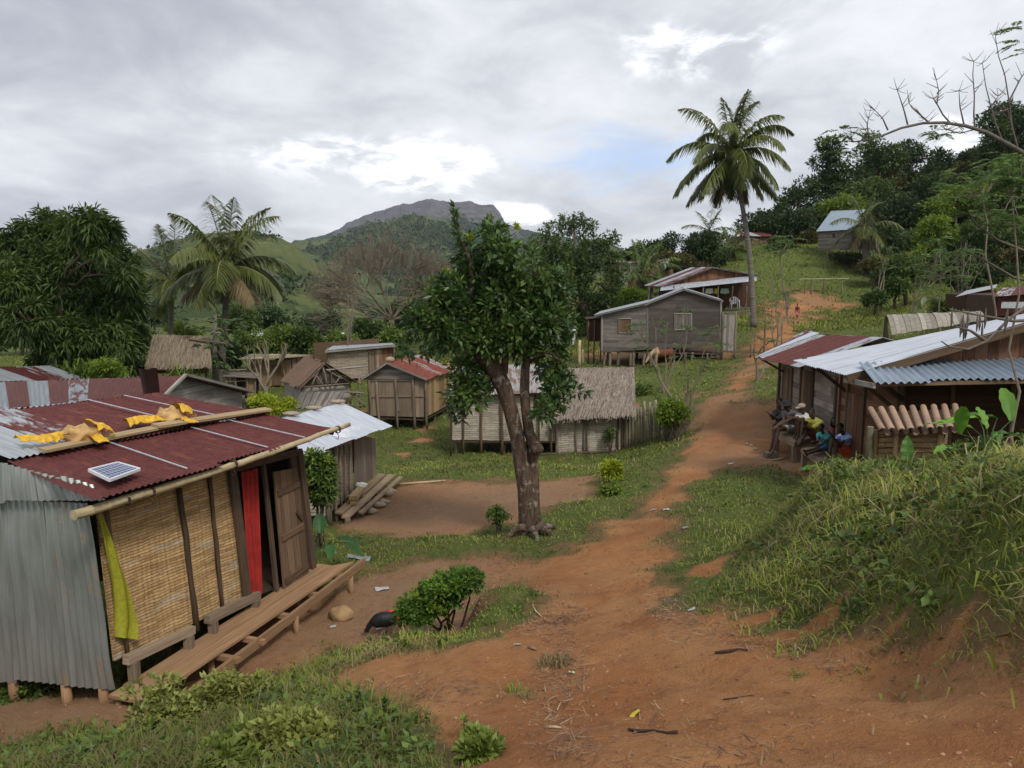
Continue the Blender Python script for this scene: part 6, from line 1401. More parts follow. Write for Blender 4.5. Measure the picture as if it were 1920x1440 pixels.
def palms():
    b=GY(1413,52); t=P(1372,288,52)
    palm('coconut_palm','tall coconut palm with leaning bare trunk standing above the verandah house',b,t,32,4.5,.22,.13,seed=4,lw=.10,nl=66,ll=.52,el=(1.55,-1.4),nuts=7,curve=Vector((.35,0,-.1)),droopk=1.75,dead=3)
    b=GY(410,41); t=P(425,500,41); palm('coconut_palm','nearer young coconut palm behind the papaya tree, one frond standing upright',b,t,19,4.1,.2,.15,seed=9,lw=.085,nl=66,ll=.70,el=(1.5,-.5),nuts=4,droopk=1.45,dead=2,curve=Vector((.1,0,0)))
    b=GY(318,49); t=P(322,528,49); palm('coconut_palm','second coconut palm, farther back beside the mango tree',b,t,16,4.2,.2,.15,seed=14,lw=.095,nl=56,ll=.7,el=(1.4,-.55),droopk=.9)
    b=GY(1625,78); t=P(1622,425,78); palm('short_palm','short drooping palm in front of the hillside zinc-roofed house',b,t,14,3.6,.35,.3,seed=21,lw=.10,nl=34,ll=.8,el=(1.4,-.9),droopk=1.3,leaf='leaf_palm',dead=3)
    b=GY(1330,100); t=P(1330,432,100); palm('hill_palm','small palm against the sky behind the tall coconut palm, left of its trunk',b,t,12,3.6,.2,.15,seed=22,lw=.14,nl=26,ll=.8,el=(1.3,-.5))
    for i,(x,y,Y,s,lab) in enumerate(((1200,520,68,2.6,'feathery palm clump beside the big forest tree, left of the verandah house'),(1222,500,74,2.4,'pale feathery palm beside the steep-roofed brown hut'),(1370,470,88,2.6,'bushy palm behind the tall coconut trunk, above the verandah roof'))):
        palm('bush_palm',lab,GY(x,Y),P(x,y,Y),12,s*1.3,.2,.15,seed=30+i,lw=.12,nl=24,ll=.8,el=(1.4,-.1),trunk=True,leaf='leaf_mid')
    # fan palm
    c=P(1742,583,50); H=thing('fan_palm',GY(1742,50),'pale fan palm on the slope above the bamboo-mat shelter','palm tree'); r=np.random.default_rng(3)
    mb=MB(); mb.tube([GY(1742,50),c],[.12,.1],6); mb.build('trunk',M['palm_bark'],H)
    for k in range(11):
        a=r.uniform(0,6.28); d=np.array([math.cos(a),math.sin(a)*.6,r.uniform(.1,1.1)]); d/=np.linalg.norm(d); q=np.array(c)+d*.55; mb=MB(); mb.tube([c,Vector(q)],.02,4); fr=mb.build('leaf_stalk',M['frond_stem'],H)
        s=np.cross(d,[0,-1,.3]); s/=np.linalg.norm(s); n=22; an=np.linspace(-1.5,1.5,n); D=np.array([d*math.cos(x)+s*math.sin(x) for x in an]); strips(np.repeat(q[None],n,0),unit(D),np.full(n,.72),np.full(n,.085),np.full(n,.15),r.uniform(.4,1,n),'fan_leaf',M['leaf_fan'],parent=H)
def papaya():
    b=GY(407,37.5); H=thing('papaya_tree',b,'slender papaya tree with deeply cut drooping leaves beside the brown thatch hut','tree'); Y=37.5
    mb=MB(); mb.tube([b,P(402,660,Y),P(404,590,Y)],[.22,.12,.08],8); mb.build('trunk',M['palm_bark'],H); r=np.random.default_rng(4)
    pos=[];dr=[];L=[];nr=[]
    for i in range(62):
        t=i/62; o=P(404+r.uniform(-4,4),597+t*66,Y+r.uniform(-.1,.1)); a=r.uniform(0,6.28); e=r.uniform(-.15,.6)-.9*t; l=r.uniform(.7,1.35)*(1.15-.5*t)
        d=np.array([math.cos(a)*math.cos(e),math.sin(a)*math.cos(e),math.sin(e)]); q=np.array(o)+d*l
        if i%3==0: mb=MB(); mb.tube([o,Vector(q)],.015,4,cap=False); mb.build('leaf_stalk',M['frond_stem'],H)
        s=np.cross(d,[0,0,1.]); s/=np.linalg.norm(s)
        for an in np.linspace(-2.6,2.6,9):
            v=d*math.cos(an)+s*math.sin(an)-np.array([0,0,.35]); pos.append(q);dr.append(v/np.linalg.norm(v));L.append(.34*(1-.25*abs(an)/2.6)*r.uniform(.9,1.2))
    pos=np.array(pos);dr=np.array(dr);L=np.array(L); leaves('foliage',pos,dr,L,L*.42,M['leaf_papaya'],H)
central_tree(); mango(); M['leaf_fan']=m_leaf('fan_palm_leaf',(.10,.13,.08),(.20,.25,.17),(.33,.38,.28)); palms(); papaya()
def shrub(name,label,c,R_,n,k,L,Wd,leaf,seed=0,cat='shrub',group=None,stems=7,bark='brown_bark',tips=None,**kw):
    c=Vector(c); g=gz1(c.x,c.y); H=thing(name,Vector((c.x,c.y,g)),label,cat,group); rr=random.Random(seed); mb=MB()
    for i in range(stems): limb(mb,(c.x+rr.uniform(-.2,.2)*R_[0],c.y+rr.uniform(-.2,.2)*R_[1],g-.03),(c.x+rr.uniform(-.7,.7)*R_[0],c.y+rr.uniform(-.7,.7)*R_[1],c.z+rr.uniform(-.3,.6)*R_[2]),.012+.012*R_[0],.006,4,4,.12,0,rr)
    mb.build('stems',M[bark],H); r=np.random.default_rng(seed)
    bs=[(np.array(c)+r.uniform(-.6,.6,3)*np.array(R_)*np.array([1,1,.7]),np.array(R_)*r.uniform(.45,.65)) for _ in range(9)]
    crown('foliage',bs,n,k,L,Wd,M[leaf],H,seed,**kw)
    if tips: crown('young_leaves',[(np.array(c)+np.array([0,0,R_[2]*.3]),np.array(R_)*np.array([.9,.9,.8]))],max(8,n//8),k,L*.8,Wd*.8,M[tips],H,seed+1,shell=.9)
    return H
def px_shrub(name,label,px,py,Y,rx,ry,n,k,L,Wd,leaf,**kw): c=P(px,py,Y); return shrub(name,label,c,(rx/F*Y,rx/F*Y*.9,ry/F*Y),n,k,L,Wd,leaf,**kw)
def wtree(name,label,px,Y,B,leaf,seed,ncl=520,k=7,L=None,bark='brown_bark',group=None,lean=0,cat='tree',tr=.16,**kw):
    b=GY(px,Y); L=L or .0042*Y; rn=random.Random(seed); blobs=[bl(a,b_,Y+rn.uniform(-1,1)*c/F*Y*.8,c,d) for a,b_,c,d in B]; t0=min(B,key=lambda q:q[1]); cx=sum(q[0] for q in B)/len(B)
    ytop=min(q[1] for q in B); ybot=max(q[1]+q[3] for q in B); tp=P(cx,ytop*.5+ybot*.5,Y); m=Vector(b).lerp(tp,.5)+Vector((rn.uniform(-.3,.3),0,0))
    return tree(name,label,b,[(b-Z3*.3,tr*1.3),(m,tr),(tp,tr*.7),(P(t0[0],ytop,Y),tr*.3)],blobs,ncl,k,L,L*.42,leaf,bark,cat,group,seed,clr=L*1.3,**kw)
def back_trees():
    # tall forest tree behind the grey house
    wtree('forest_tree','tall forest tree with airy flat-topped crown behind the grey house',1115,64,[(1045,430,26,16),(1075,415,28,14),(1100,430,24,18),(1020,455,28,20),(1130,450,28,16),(1150,445,10,10),(1060,470,45,28),(1110,480,45,30),(1010,500,38,34),(1060,520,50,36),(1120,530,48,40),(1020,560,40,40),(1085,575,52,34),(1140,570,32,36),(1040,600,30,26),(1155,500,22,24),(1110,610,40,20)],'leaf_mid2',61,2300,9,.30,bark='grey_bark',tr=.3,droop=.2)
    # hill crest and slope trees
    T=[('dark tall tree standing alone on the ridge at the end of the dead branch',1560,118,[(1556,275,22,18),(1545,300,22,22),(1565,325,26,22),(1555,350,40,20)],'leaf_dark2'),
       ('broad dark tree left of the ridge crest, lowest of the crest line',1490,115,[(1490,375,30,18),(1475,400,28,22),(1510,350,22,14),(1520,390,35,28)],'leaf_dark2'),
       ('round crowned tree on the ridge with pale branching limbs',1650,128,[(1640,275,26,20),(1620,300,28,24),(1660,300,34,26),(1640,330,40,24)],'leaf_mid2'),
       ('dark dense tree next right on the ridge crest',1715,130,[(1700,290,28,20),(1725,300,24,20),(1710,325,38,24)],'leaf_dark2'),
       ('low bushy tree left of the summit hut',1765,138,[(1762,300,20,16),(1775,318,22,16),(1750,330,26,20)],'leaf_dark2'),
       ('large dark rounded tree at the right end of the ridge behind the dead branch',1880,120,[(1880,225,40,28),(1865,250,28,28),(1910,250,40,40),(1885,285,45,26)],'leaf_dark2'),
       ('dark tree in front of the ridge trees, above the zinc-roofed hillside house',1585,105,[(1560,400,38,24),(1600,375,40,28),(1640,365,38,28),(1620,400,45,22)],'leaf_mid2'),
       ('yellowish-green tree just above the hillside house roof',1605,98,[(1590,385,28,14),(1560,392,24,12)],'leaf_light'),
       ('dark tree right of the short palm',1680,100,[(1680,400,38,30),(1705,425,32,26),(1660,440,30,22)],'leaf_dark2'),
       ('dense dark tree left of the hillside house',1490,98,[(1480,430,35,26),(1510,445,28,26),(1460,455,28,22),(1500,410,28,16)],'leaf_dark2'),
       ('rounded tree behind the verandah house, left of the palm trunk',1320,84,[(1320,460,32,24),(1340,475,24,20),(1300,470,20,18)],'leaf_dark2'),
       ('olive-brown bushy tree above the verandah house roof',1275,80,[(1270,495,28,18),(1290,505,24,14),(1250,490,18,14)],'leaf_orange'),
       ('dark tree clump on the skyline left of the tall palm',1245,105,[(1262,455,18,12),(1235,468,26,14),(1205,475,22,16),(1220,480,30,14)],'leaf_dark2'),
       ('small skyline tree at the left foot of the hill',1190,100,[(1190,480,20,12),(1215,488,22,12)],'leaf_dark2'),
       ('dark undergrowth tree behind the leaning palm trunk',1440,100,[(1430,440,30,24),(1410,425,24,18),(1450,465,28,18)],'leaf_dark2'),
       ('grey-green tree right of the palm trunk',1370,92,[(1365,465,22,24),(1375,490,22,16)],'leaf_orange'),
       ('light green bushy tree on the slope below the summit hut',1800,95,[(1790,380,36,24),(1830,370,36,22),(1760,390,26,18)],'leaf_light'),
       ('bright yellow-green bush on the slope in the right middle',1760,72,[(1755,425,26,16),(1740,440,20,14),(1775,440,18,12)],'leaf_light'),
       ('green tree in the tangle at the right edge of the slope',1870,70,[(1850,430,40,30),(1890,450,40,34),(1870,490,40,28)],'leaf_mid2'),
       ('dark bushy tree below the right-edge tangle',1900,62,[(1895,520,34,20),(1850,520,30,16)],'leaf_dark2'),
       ('mid-green bush left of the fan palm',1700,62,[(1690,500,30,20),(1720,515,30,18),(1660,520,22,12)],'leaf_mid2'),
       ('olive bush on the slope behind the zinc hut roof',1800,62,[(1790,500,32,22),(1810,525,30,14)],'leaf_mid2'),
       ('dark tree filling the slope right of centre',1730,100,[(1735,380,28,24),(1745,350,30,18)],'leaf_dark2'),
       ('tall dark tree rising to the upper right corner of the slope',1910,80,[(1900,330,34,30),(1920,370,30,30),(1880,370,26,22)],'leaf_mid2')]
    for i,(lab,px,Y,B,lf) in enumerate(T): wtree('hill_tree' if 'bush ' not in lab else 'hill_bush',lab,px,Y,B,lf,100+i,ncl=int(200+sum(b[2]*b[3] for b in B)*.22),k=8,L=.0050*Y,group='trees on the hillside')
    X=[(1470,470,92,'dark','left of the hillside house, low on the slope'),(1520,455,95,'olive','touching the left wall of the hillside house'),(1450,400,118,'dark','on the skyline behind the tall palm crown'),(1530,420,108,'mid-green','above and left of the hillside house roof'),(1655,455,88,'dense dark','right of the short palm, against the slope'),(1700,455,90,'mid-green','right of the short palm, second bush'),(1740,475,80,'light','below the yellow-green bush'),(1690,380,118,'dark','directly under the low hut roof on the slope'),(1760,355,122,'dark','below the ridge, left of the summit hut slope'),(1830,330,125,'olive','under the summit hut on its right'),(1860,350,110,'dark','below the large dark rounded ridge tree'),(1900,410,90,'mid-green','at the right edge, halfway up the slope'),
       (1820,440,84,'light','in the middle of the right slope'),(1790,470,78,'dark','behind the feathery tree on the right slope'),(1860,475,74,'mid-green','above the slanting pale roof'),(1910,490,66,'olive','at the right edge above the pinkish metal hut'),(1640,500,74,'low olive','in the grass below the hillside house'),(1680,540,60,'low mid-green','left of the fan palm in the grass'),(1770,575,50,'low light','right of the fan palm'),(1640,560,58,'low mid-green','in the open grass below the pole bench'),(1500,435,100,'dark','behind the palm leaves left of the hillside house'),(1610,340,124,'dark','under the ridge tree with pale limbs'),(1575,360,118,'dark','at the foot of the tall ridge tree'),(1720,420,98,'dense dark','between the short palm and the yellow-green bush')]
    X+=[(1700,345,132,'dark','on the skyline slope right of the broad ridge tree'),(1740,340,128,'mid-green','between the ridge and the low hut roof'),(1790,345,130,'dark','straight below the summit hut'),(1850,310,128,'mid-green','left foot of the large dark rounded ridge tree'),(1820,300,140,'dark','touching the right side of the summit hut'),(1650,345,126,'olive','below the pale-limbed ridge tree'),(1590,440,96,'low mid-green','behind the hillside house roof ridge'),(1780,410,100,'dark','behind the yellow-green bush'),(1840,400,98,'olive','in the upper tangle of the right slope')]
    rn=random.Random(77)
    for i,(px,py,Y,a,wh) in enumerate(X):
        rx=rn.uniform(28,42)*(.7 if 'low' in a else 1); ry=rx*rn.uniform(.55,.75); lf={'dark':'leaf_dark2','dense dark':'leaf_dark2','light':'leaf_light','low light':'leaf_light2','olive':'leaf_orange','low olive':'leaf_orange'}.get(a,'leaf_mid2')
        wtree('slope_bush','%s bush %s'%(a,wh),px,Y,[(px+rn.uniform(-.6,.6)*rx,py+rn.uniform(-.5,.6)*ry,rx*.55,ry*.6) for _ in range(5)]+[(px,py,rx*.7,ry*.8)],lf,500+i,ncl=int(200+rx*ry*.28),k=7,L=.0050*Y,group='bushes on the right hillside',limbs=False,tr=.12,cat='bush')
    # belt of trees and bushes between the huts and the far hills
    rn=random.Random(12); n=0
    words=['dark','bright green','olive','mid-green','dense','loose','low','rounded']
    belt=[(-10,640,48,34,30,'leaf_mid2','left edge under the mango crown'),(40,625,60,40,26,'leaf_mid2','left of the mango trunk'),(200,690,30,26,16,'leaf_light','among reeds behind the rusty roof'),(255,640,46,34,26,'leaf_mid2','between the mango and the far coconut palm'),(255,690,40,30,22,'leaf_dark2','just left of the brown thatch roof'),(300,600,70,45,30,'leaf_blue','far behind the far coconut palm'),
      (350,625,52,40,20,'leaf_light','behind the brown thatch roof'),(430,675,42,26,30,'leaf_dark2','right of the papaya trunk'),(470,640,50,40,32,'leaf_light2','behind the ochre hut, left end'),(520,635,52,42,28,'leaf_light2','behind the ochre hut, middle'),(575,640,52,36,26,'leaf_mid2','behind the ochre hut, right end'),(600,665,48,24,20,'leaf_light2','between the ochre hut and the flat-roofed hut'),(640,640,54,36,20,'leaf_light2','behind the flat-roofed hut'),(690,620,60,40,26,'leaf_mid2','behind the flat-roofed hut, right half'),
      (740,640,56,34,30,'leaf_light2','right of the flat-roofed hut'),(760,600,66,42,40,'leaf_mid2','left of the big middle tree'),(800,560,70,40,45,'leaf_mid2','behind the left side of the big middle tree'),(440,600,66,42,34,'leaf_mid2','below the nearer coconut palm crown'),(520,600,75,44,26,'leaf_blue','far behind the pale bare tree'),(600,605,80,44,24,'leaf_blue','at the foot of the green hill'),(830,650,58,40,24,'leaf_mid2','behind the trunk fork of the big tree'),(150,650,60,50,40,'leaf_blue','behind the mango trunk'),
      (905,640,66,40,28,'leaf_mid2','behind the fused trunks, right side'),(960,620,72,44,40,'leaf_blue','between the big tree and the forest tree'),(1180,560,62,26,28,'leaf_light','left of the grey house roof peak'),(1205,585,58,20,16,'leaf_dark2','tucked behind the grey house roof'),(1160,600,60,24,30,'leaf_mid2','behind the left end of the grey house'),(980,580,75,40,34,'leaf_blue','far, behind the forest tree, left side')]
    for i,(px,py,Y,rx,ry,lf,wh) in enumerate(belt):
        a,b=words[i%8],('tree' if ry>25 else 'bush')
        wtree('village_tree' if b=='tree' else 'village_bush','%s %s %s'%(a,b,wh),px,Y,[(px+rn.uniform(-.5,.5)*rx,py+rn.uniform(-.5,.5)*ry,rx*.6,ry*.6) for _ in range(6)]+[(px,py,rx*.7,ry*.7)],lf,300+i,ncl=int(240+rx*ry*.32),k=7,L=.0050*Y,group='trees behind the village',limbs=False,tr=.12)
def bare_trees():
    rr=random.Random(3); H=thing('bare_brown_tree',GY(735,62),'wide leafless brown twiggy tree left of the big middle tree','tree'); mb=MB(); b=GY(735,62)
    limb(mb,b,P(735,600,62),.25,.2,7,5,.04,0,rr)
    for i in range(15):
        a=math.pi*(i+.5)/15; twigtree(mb,P(735,600,62),(math.cos(a)*1.2,rr.uniform(-.5,.5),math.sin(a)*.8+.1),2.0,.08,6,rr,.42,0,(2,3),minr=.017,shrink=.80,upk=.05)
    mb.build('branches',M['brown_twig'],H)
    def sap(name,lab,base,l0,r0,depth,n,seed,mat='twig',spread=.35,up=.3,fol=None,cat='sapling',group='bare saplings',minr=.008,heads=None):
        rr=random.Random(seed); H=thing(name,base,lab,cat,group); mb=MB()
        for i in range(n): twigtree(mb,Vector(base)-Z3*.05,(rr.uniform(-.5,.5)*spread*2.,rr.uniform(-.3,.3),1),l0,r0,depth,rr,spread,0,(1,2) if n>1 else (2,3),minr=minr,shrink=.78,upk=up)
        mb.build('stems',M[mat],H)
        if fol:
            tips=[Vector(mb.v[i]) for i in range(0,len(mb.v),37) if mb.v[i][2]>base[2]+l0*1.4]; rr.shuffle(tips)
            if tips: feather(H,[t[:] for t in tips[:fol]],rr,.5)
        return H
    sap('pale_bare_tree','pale bare tree with smooth forked trunk in front of the ochre hut',GY(507,35.5),1.1,.11,4,1,7,spread=.45,up=.35,minr=.012,cat='tree',group=None)
    sap('bare_sapling','leafy-tipped bare sapling to the right of the stake fence, tallest of them',GY(1292,26.5),1.15,.055,4,3,8,fol=14,minr=.009)
    sap('bare_sapling','thin bare sapling nearest the cow, with feathery leaves across the grey house',GY(1245,33),1.5,.04,3,3,9,fol=16,minr=.010)
    sap('bare_sapling','pale leaning sapling between the upper path and the rusty roof tip',GY(1419,33),.95,.06,4,2,10,spread=.55,minr=.012,fol=3)
    sap('bare_sapling','slim bare shoots beside the path above the rusty roof',GY(1455,44),1.6,.04,3,4,11,spread=.3,minr=.014,fol=4)
    sap('bare_sapling','bare shoots behind the flat-roofed hut',GY(655,46),1.9,.04,3,3,12,spread=.25,minr=.015)
    sap('bare_sapling','branched sapling in front of the short palm on the hillside',GY(1655,58),2.0,.07,4,2,13,spread=.4,minr=.018,fol=10)
    sap('bare_sapling','tall thin sapling on the open slope right of the tall palm',GY(1478,55),1.3,.03,3,2,14,spread=.25,minr=.018,fol=8)
    sap('bare_sapling','slender shoots rising between the fan palm and the short palm',GY(1700,50),1.7,.05,3,3,15,spread=.3,minr=.016,fol=10)
    sap('bare_sapling','branching shrub of dry stems above the bamboo-mat shelter',GY(1800,44),1.6,.06,4,3,16,spread=.45,minr=.014,fol=14)
    # bare arching branch of the tree outside the frame, with upright shoots and hanging pods
    H=thing('arching_bare_tree',GY(2010,11),'bare tree leaning in from the right edge, long arching branch and upright leafless shoots','tree'); Y=9.5; rr=random.Random(6); mb=MB()
    def T(l,r0,r1,n=6): q=[P(a,b,c) for a,b,c in l]; mb.tube(q,[r0+(r1-r0)*i/(len(q)-1) for i in range(len(q))],n,cap=False); return q
    b=GY(2050,10.5); T([(2060,900,10.5),(2040,600,10.2),(2000,400,10),(1965,320,9.8)],.10,.07,8)
    arc=[(2000,400,9.9),(1965,320,9.8),(1925,290,Y),(1890,270,Y),(1850,248,Y),(1810,236,Y),(1770,230,Y),(1730,231,Y),(1690,240,Y),(1655,254,Y),(1625,263,Y),(1600,266,Y),(1590,264,Y)]; T(arc,.030,.006,7)
    for l in ([(1828,240),(1826,215),(1827,180),(1824,140),(1826,115)],[(1808,236),(1800,200),(1798,170)],[(1782,231),(1768,215),(1757,195),(1760,170),(1756,150)],[(1742,230),(1725,215),(1710,202),(1704,192)],[(1702,234),(1696,210),(1688,185),(1682,168)],[(1665,244),(1655,222),(1640,206)],[(1630,262),(1626,235),(1628,222)],[(1880,265),(1868,235),(1858,200),(1848,160),(1842,118)],[(1908,275),(1898,240),(1892,190),(1884,140),(1872,105),(1866,66)],[(1898,240),(1890,205)],[(1892,190),(1912,150),(1925,130)],[(1858,200),(1872,180)],[(1600,266),(1596,258)],[(1742,230),(1735,222)],[(1850,248),(1830,242),(1800,250),(1775,243)],[(1757,195),(1750,185)],[(1890,205),(1860,215)]):
        q=T([(a,b_,Y) for a,b_ in l],.011,.0035,5)
        e=q[-1]
        for _ in range(5): d=Vector((rr.uniform(-1,1),rr.uniform(-.5,.5),rr.uniform(-.2,1))).normalized(); mb.tube([e,e+d*.05,e+d*rr.uniform(.08,.16)+Z3*.02],[.004,.003,.002],4,cap=False)
        for _ in range(3): s=q[rr.randrange(len(q)-1)].lerp(q[-1],rr.random()*.7); d=Vector((rr.choice((-1,1))*rr.uniform(.4,1),rr.uniform(-.4,.4),rr.uniform(.3,1))).normalized(); mb.tube([s,s+d*.06,s+d*rr.uniform(.08,.2)],[.005,.004,.002],4,cap=False)
    # lower branches over the zinc roof
    for l in ([(2000,500,9.5),(1930,570,8.6),(1890,600,8.2),(1850,640,8),(1815,655,7.8),(1780,650,7.8),(1765,640,7.8)],[(1960,600,8.6),(1900,602,8.3),(1830,590,8.2),(1780,580,8.1)],[(1850,640,8),(1820,620,8),(1790,612,8)],[(2000,480,9.5),(1920,470,9),(1870,450,8.8),(1830,420,8.6),(1815,395,8.6)],[(1990,540,9.5),(1900,520,9),(1850,490,8.8),(1810,470,8.7)]): T(l,.022,.006,5)
    mb.build('branches',M['dark_twig'],H)
    pods=[(1806,610),(1815,605),(1833,608),(1838,606),(1808,626),(1886,610),(1842,625),(1785,600),(1848,602),(1802,618),(1812,622),(1889,600)]
    mb=MB()
    for a,b_ in pods: p=P(a,b_-14,8.05); mb=MB(); mb.tube([p+Z3*.06,p-Z3*.03,p-Z3*.1+Vector((.004,0,0)),p-Z3*.16],[.002,.011,.012,.003],5); mb.build('pod',M['dark_twig'],H)
    feather(H,[P(a,b_,Y)[:] for a,b_ in ((1560,262),(1580,244),(1570,285),(1600,250),(1750,246),(1765,252),(1902,55),(1915,80),(1925,100),(1595,280))],rr,.26,mat='leaf_mid')
    # feathery-leaved small trees  overlapping the right side
    for i,(px,Y,l,lab) in enumerate((((1905),8.5,[(1910,320),(1880,335),(1900,350),(1920,300),(1860,330),(1890,300),(1925,340),(1910,410),(1880,400)],'feathery-leaved young tree at the right edge, nearest the camera'),
        (1880,30,[(1860,300),(1890,290),(1830,340),(1800,350),(1850,380),(1820,400),(1870,360),(1780,370),(1905,300),(1840,320),(1800,330),(1760,345),(1880,330),(1910,370),(1860,410),(1810,365)],'broad feathery-leaved tree spreading over the upper right slope'),
        (1760,40,[(1730,480),(1750,500),(1770,470),(1800,500),(1720,520),(1780,520),(1740,540),(1700,500),(1810,470),(1760,450),(1830,520)],'small feathery tree below the yellow-green bush'),
        (1476,60,[(1465,445),(1480,450),(1440,460),(1470,470)],'slim feathery tree left of the hillside house'))):
        H=thing('feather_leaf_tree',GY(px,Y),lab,'tree','feathery-leaved trees'); b=GY(px,Y); mb=MB(); c=P(sum(q[0] for q in l)/len(l),sum(q[1] for q in l)/len(l)+25,Y); limb(mb,b,c,.0012*Y+.008,.0008*Y,6,6,.05,0,rr)
        tp=[]
        for a,b_ in l: e=P(a,b_,Y+rr.uniform(-1,1)*.03*Y); limb(mb,c,e,.0006*Y+.002,.0003*Y+.001,4,4,.12,.06,rr); tp.append(e[:])
        mb.build('stems',M['twig'],H); feather(H,tp,rr,.020*Y+.2,mat='leaf_feather')
def feather(H,tips,rr,size,mat='leaf_feather'):
    "bipinnate leaves: several fronds from each tip, each with two rows of leaflets"
    pos=[];dr=[];L=[]
    for t in tips:
        for f in range(7):
            a=rr.uniform(0,6.28); d=Vector((math.cos(a),math.sin(a),rr.uniform(-.15,.5))).normalized(); l=size*rr.uniform(.7,1.2); n=13; s=d.cross(Z3).normalized(); p=Vector(t)
            for j in range(n):
                d=(d-Z3*.05).normalized(); p=p+d*(l/n)
                for sg in(-1,1): pos.append(p[:]); v=(s*sg+d*.5+Z3*rr.uniform(-.3,.1)).normalized(); dr.append(v[:]); L.append(l*.22*math.sin(math.pi*(j+1.5)/(n+2)))
    pos=np.array(pos);dr=np.array(dr);L=np.array(L); leaves('foliage',pos,dr,L,L*.42,M[mat],H)
M['leaf_feather']=m_leaf('feather_leaf',(.05,.085,.03),(.09,.145,.045),(.16,.23,.07),trans=.4); M['dark_twig']=m_plain('grey_twig',(.12,.10,.085),.85)
M['leaf_dark2']=m_leaf('dark_distant_leaf',(.020,.034,.014),(.044,.068,.024),(.09,.125,.04),patch=.3); M['leaf_mid2']=m_leaf('mid_distant_leaf',(.032,.052,.017),(.075,.112,.032),(.15,.20,.055),patch=.3)
M['leaf_light2']=m_leaf('light_distant_leaf',(.065,.09,.020),(.13,.175,.036),(.22,.28,.06),patch=.3)
back_trees(); bare_trees()
def low_plants():
    # hedge bush on the ledge
    for i,(a,b,Y,rx,ry) in enumerate(()): pass
    H=thing('ledge_bush',G(830,1175,9.4),'dense green bush with yellow tips leaning over the red ledge','shrub'); rr=random.Random(1); mb=MB(); g=G(850,1165,9.3)
    B=[(770,1140,26,22),(800,1125,30,30),(755,1155,16,14),(830,1105,32,26),(860,1092,30,24),(885,1088,20,20),(815,1140,28,20),(845,1120,26,20),(790,1155,26,14)]
    Yb=8.9; blobs=[bl(a,b,Yb+rr.uniform(-.1,.15),c,d,1.3) for a,b,c,d in B]
    for x,y in ((770,1140),(800,1120),(830,1110),(860,1095),(885,1090),(845,1130),(875,1100)): limb(mb,g+Vector((rr.uniform(-.2,.1),0,0)),P(x,y,Yb),.018,.008,5,5,.12,0,rr)
    mb.build('stems',M['brown_bark'],H); crown('foliage',blobs,1050,8,.06,.028,M['leaf_hedge'],H,5,clr=.05,shell=.5,up=.4,droop=.05)
    crown('young_leaves',[bl(a,b-7,Yb,c,d*.75,1.3) for a,b,c,d in B],300,8,.05,.022,M['leaf_light'],H,6,clr=.04,shell=.85,up=.8,droop=0)
    px_shrub('small_shrub','small sparse shrub left of the big tree foot',935,968,14.2,20,26,170,6,.07,.035,'leaf_mid',seed=3,clr=.05)
    px_shrub('yellow_shrub','yellow-green bush on the grass bank left of the path',1143,885,18,22,22,330,8,.09,.045,'leaf_yellow',seed=4,clr=.07)
    px_shrub('yellow_shrub','low green bush just below the yellow one on the bank',1145,920,16.5,24,18,200,7,.09,.04,'leaf_light',seed=5,clr=.07)
    px_shrub('yellow_shrub','bright yellow-green bush behind the silver-roofed hut',512,757,27,42,16,700,8,.11,.055,'leaf_yellow',seed=6,clr=.08)
    px_shrub('green_shrub','low green bush left of the bright yellow-green bush',470,760,27,22,12,240,7,.11,.05,'leaf_mid',seed=7,clr=.08)
    px_shrub('leafy_shrub','light green shrub at the end of the stake fence beside the path',1262,770,25,30,34,620,8,.11,.055,'leaf_light',seed=8,clr=.09)
    px_shrub('leafy_shrub','narrow leafy shrub between the near hut door and the silver-roofed hut',598,905,13.6,28,55,520,7,.12,.05,'leaf_mid',seed=9,clr=.10,tips='leaf_light')
    px_shrub('climber','small climbing plant on the woven wall of the thatched hut',1145,815,25.9,12,22,70,6,.10,.05,'leaf_mid',seed=10,clr=.08)
    px_shrub('leafy_shrub','dark bush on the bank behind the stake fence',1205,735,33,26,14,300,7,.14,.07,'leaf_mid',seed=12,clr=.1)
    px_shrub('leafy_shrub','dark low bush under the hillside house stilts',1590,482,80,34,8,260,7,.3,.14,'leaf_dark2',seed=13,clr=.25)
    px_shrub('dry_leaf_shrub','brown and green leafy mound on top of the near bank at the right',1600,890,10.2,60,14,500,7,.07,.03,'leaf_orange',seed=14,clr=.06)
    for i,(x,y,Y,s,lab) in enumerate(((160,690,31,40,'tall grass clump behind the rusty roof, under the mango tree'),(205,692,31,36,'tall reed clump right of the mango trunk'),(345,700,35,22,'leafy reeds below the brown thatch roof'))):
        n=260; c=P(x,y+14,Y); r=np.random.default_rng(i); a=r.uniform(0,6.28,n); t=r.uniform(.1,.7,n); D=np.stack([np.cos(a)*np.sin(t),np.sin(a)*np.sin(t),np.cos(t)],-1); p=np.array(c)+np.stack([r.normal(0,s/F*Y*.5,n),r.normal(0,.3,n),r.uniform(-.6,0,n)],-1)
        o=strips(p,D,r.uniform(.7,1.5,n),np.full(n,.06),r.uniform(.3,.7,n),r.random(n),'reed_clump',M['leaf_light2'],origin=GY(x,Y)); tag(o,lab,'reeds','reed clumps')
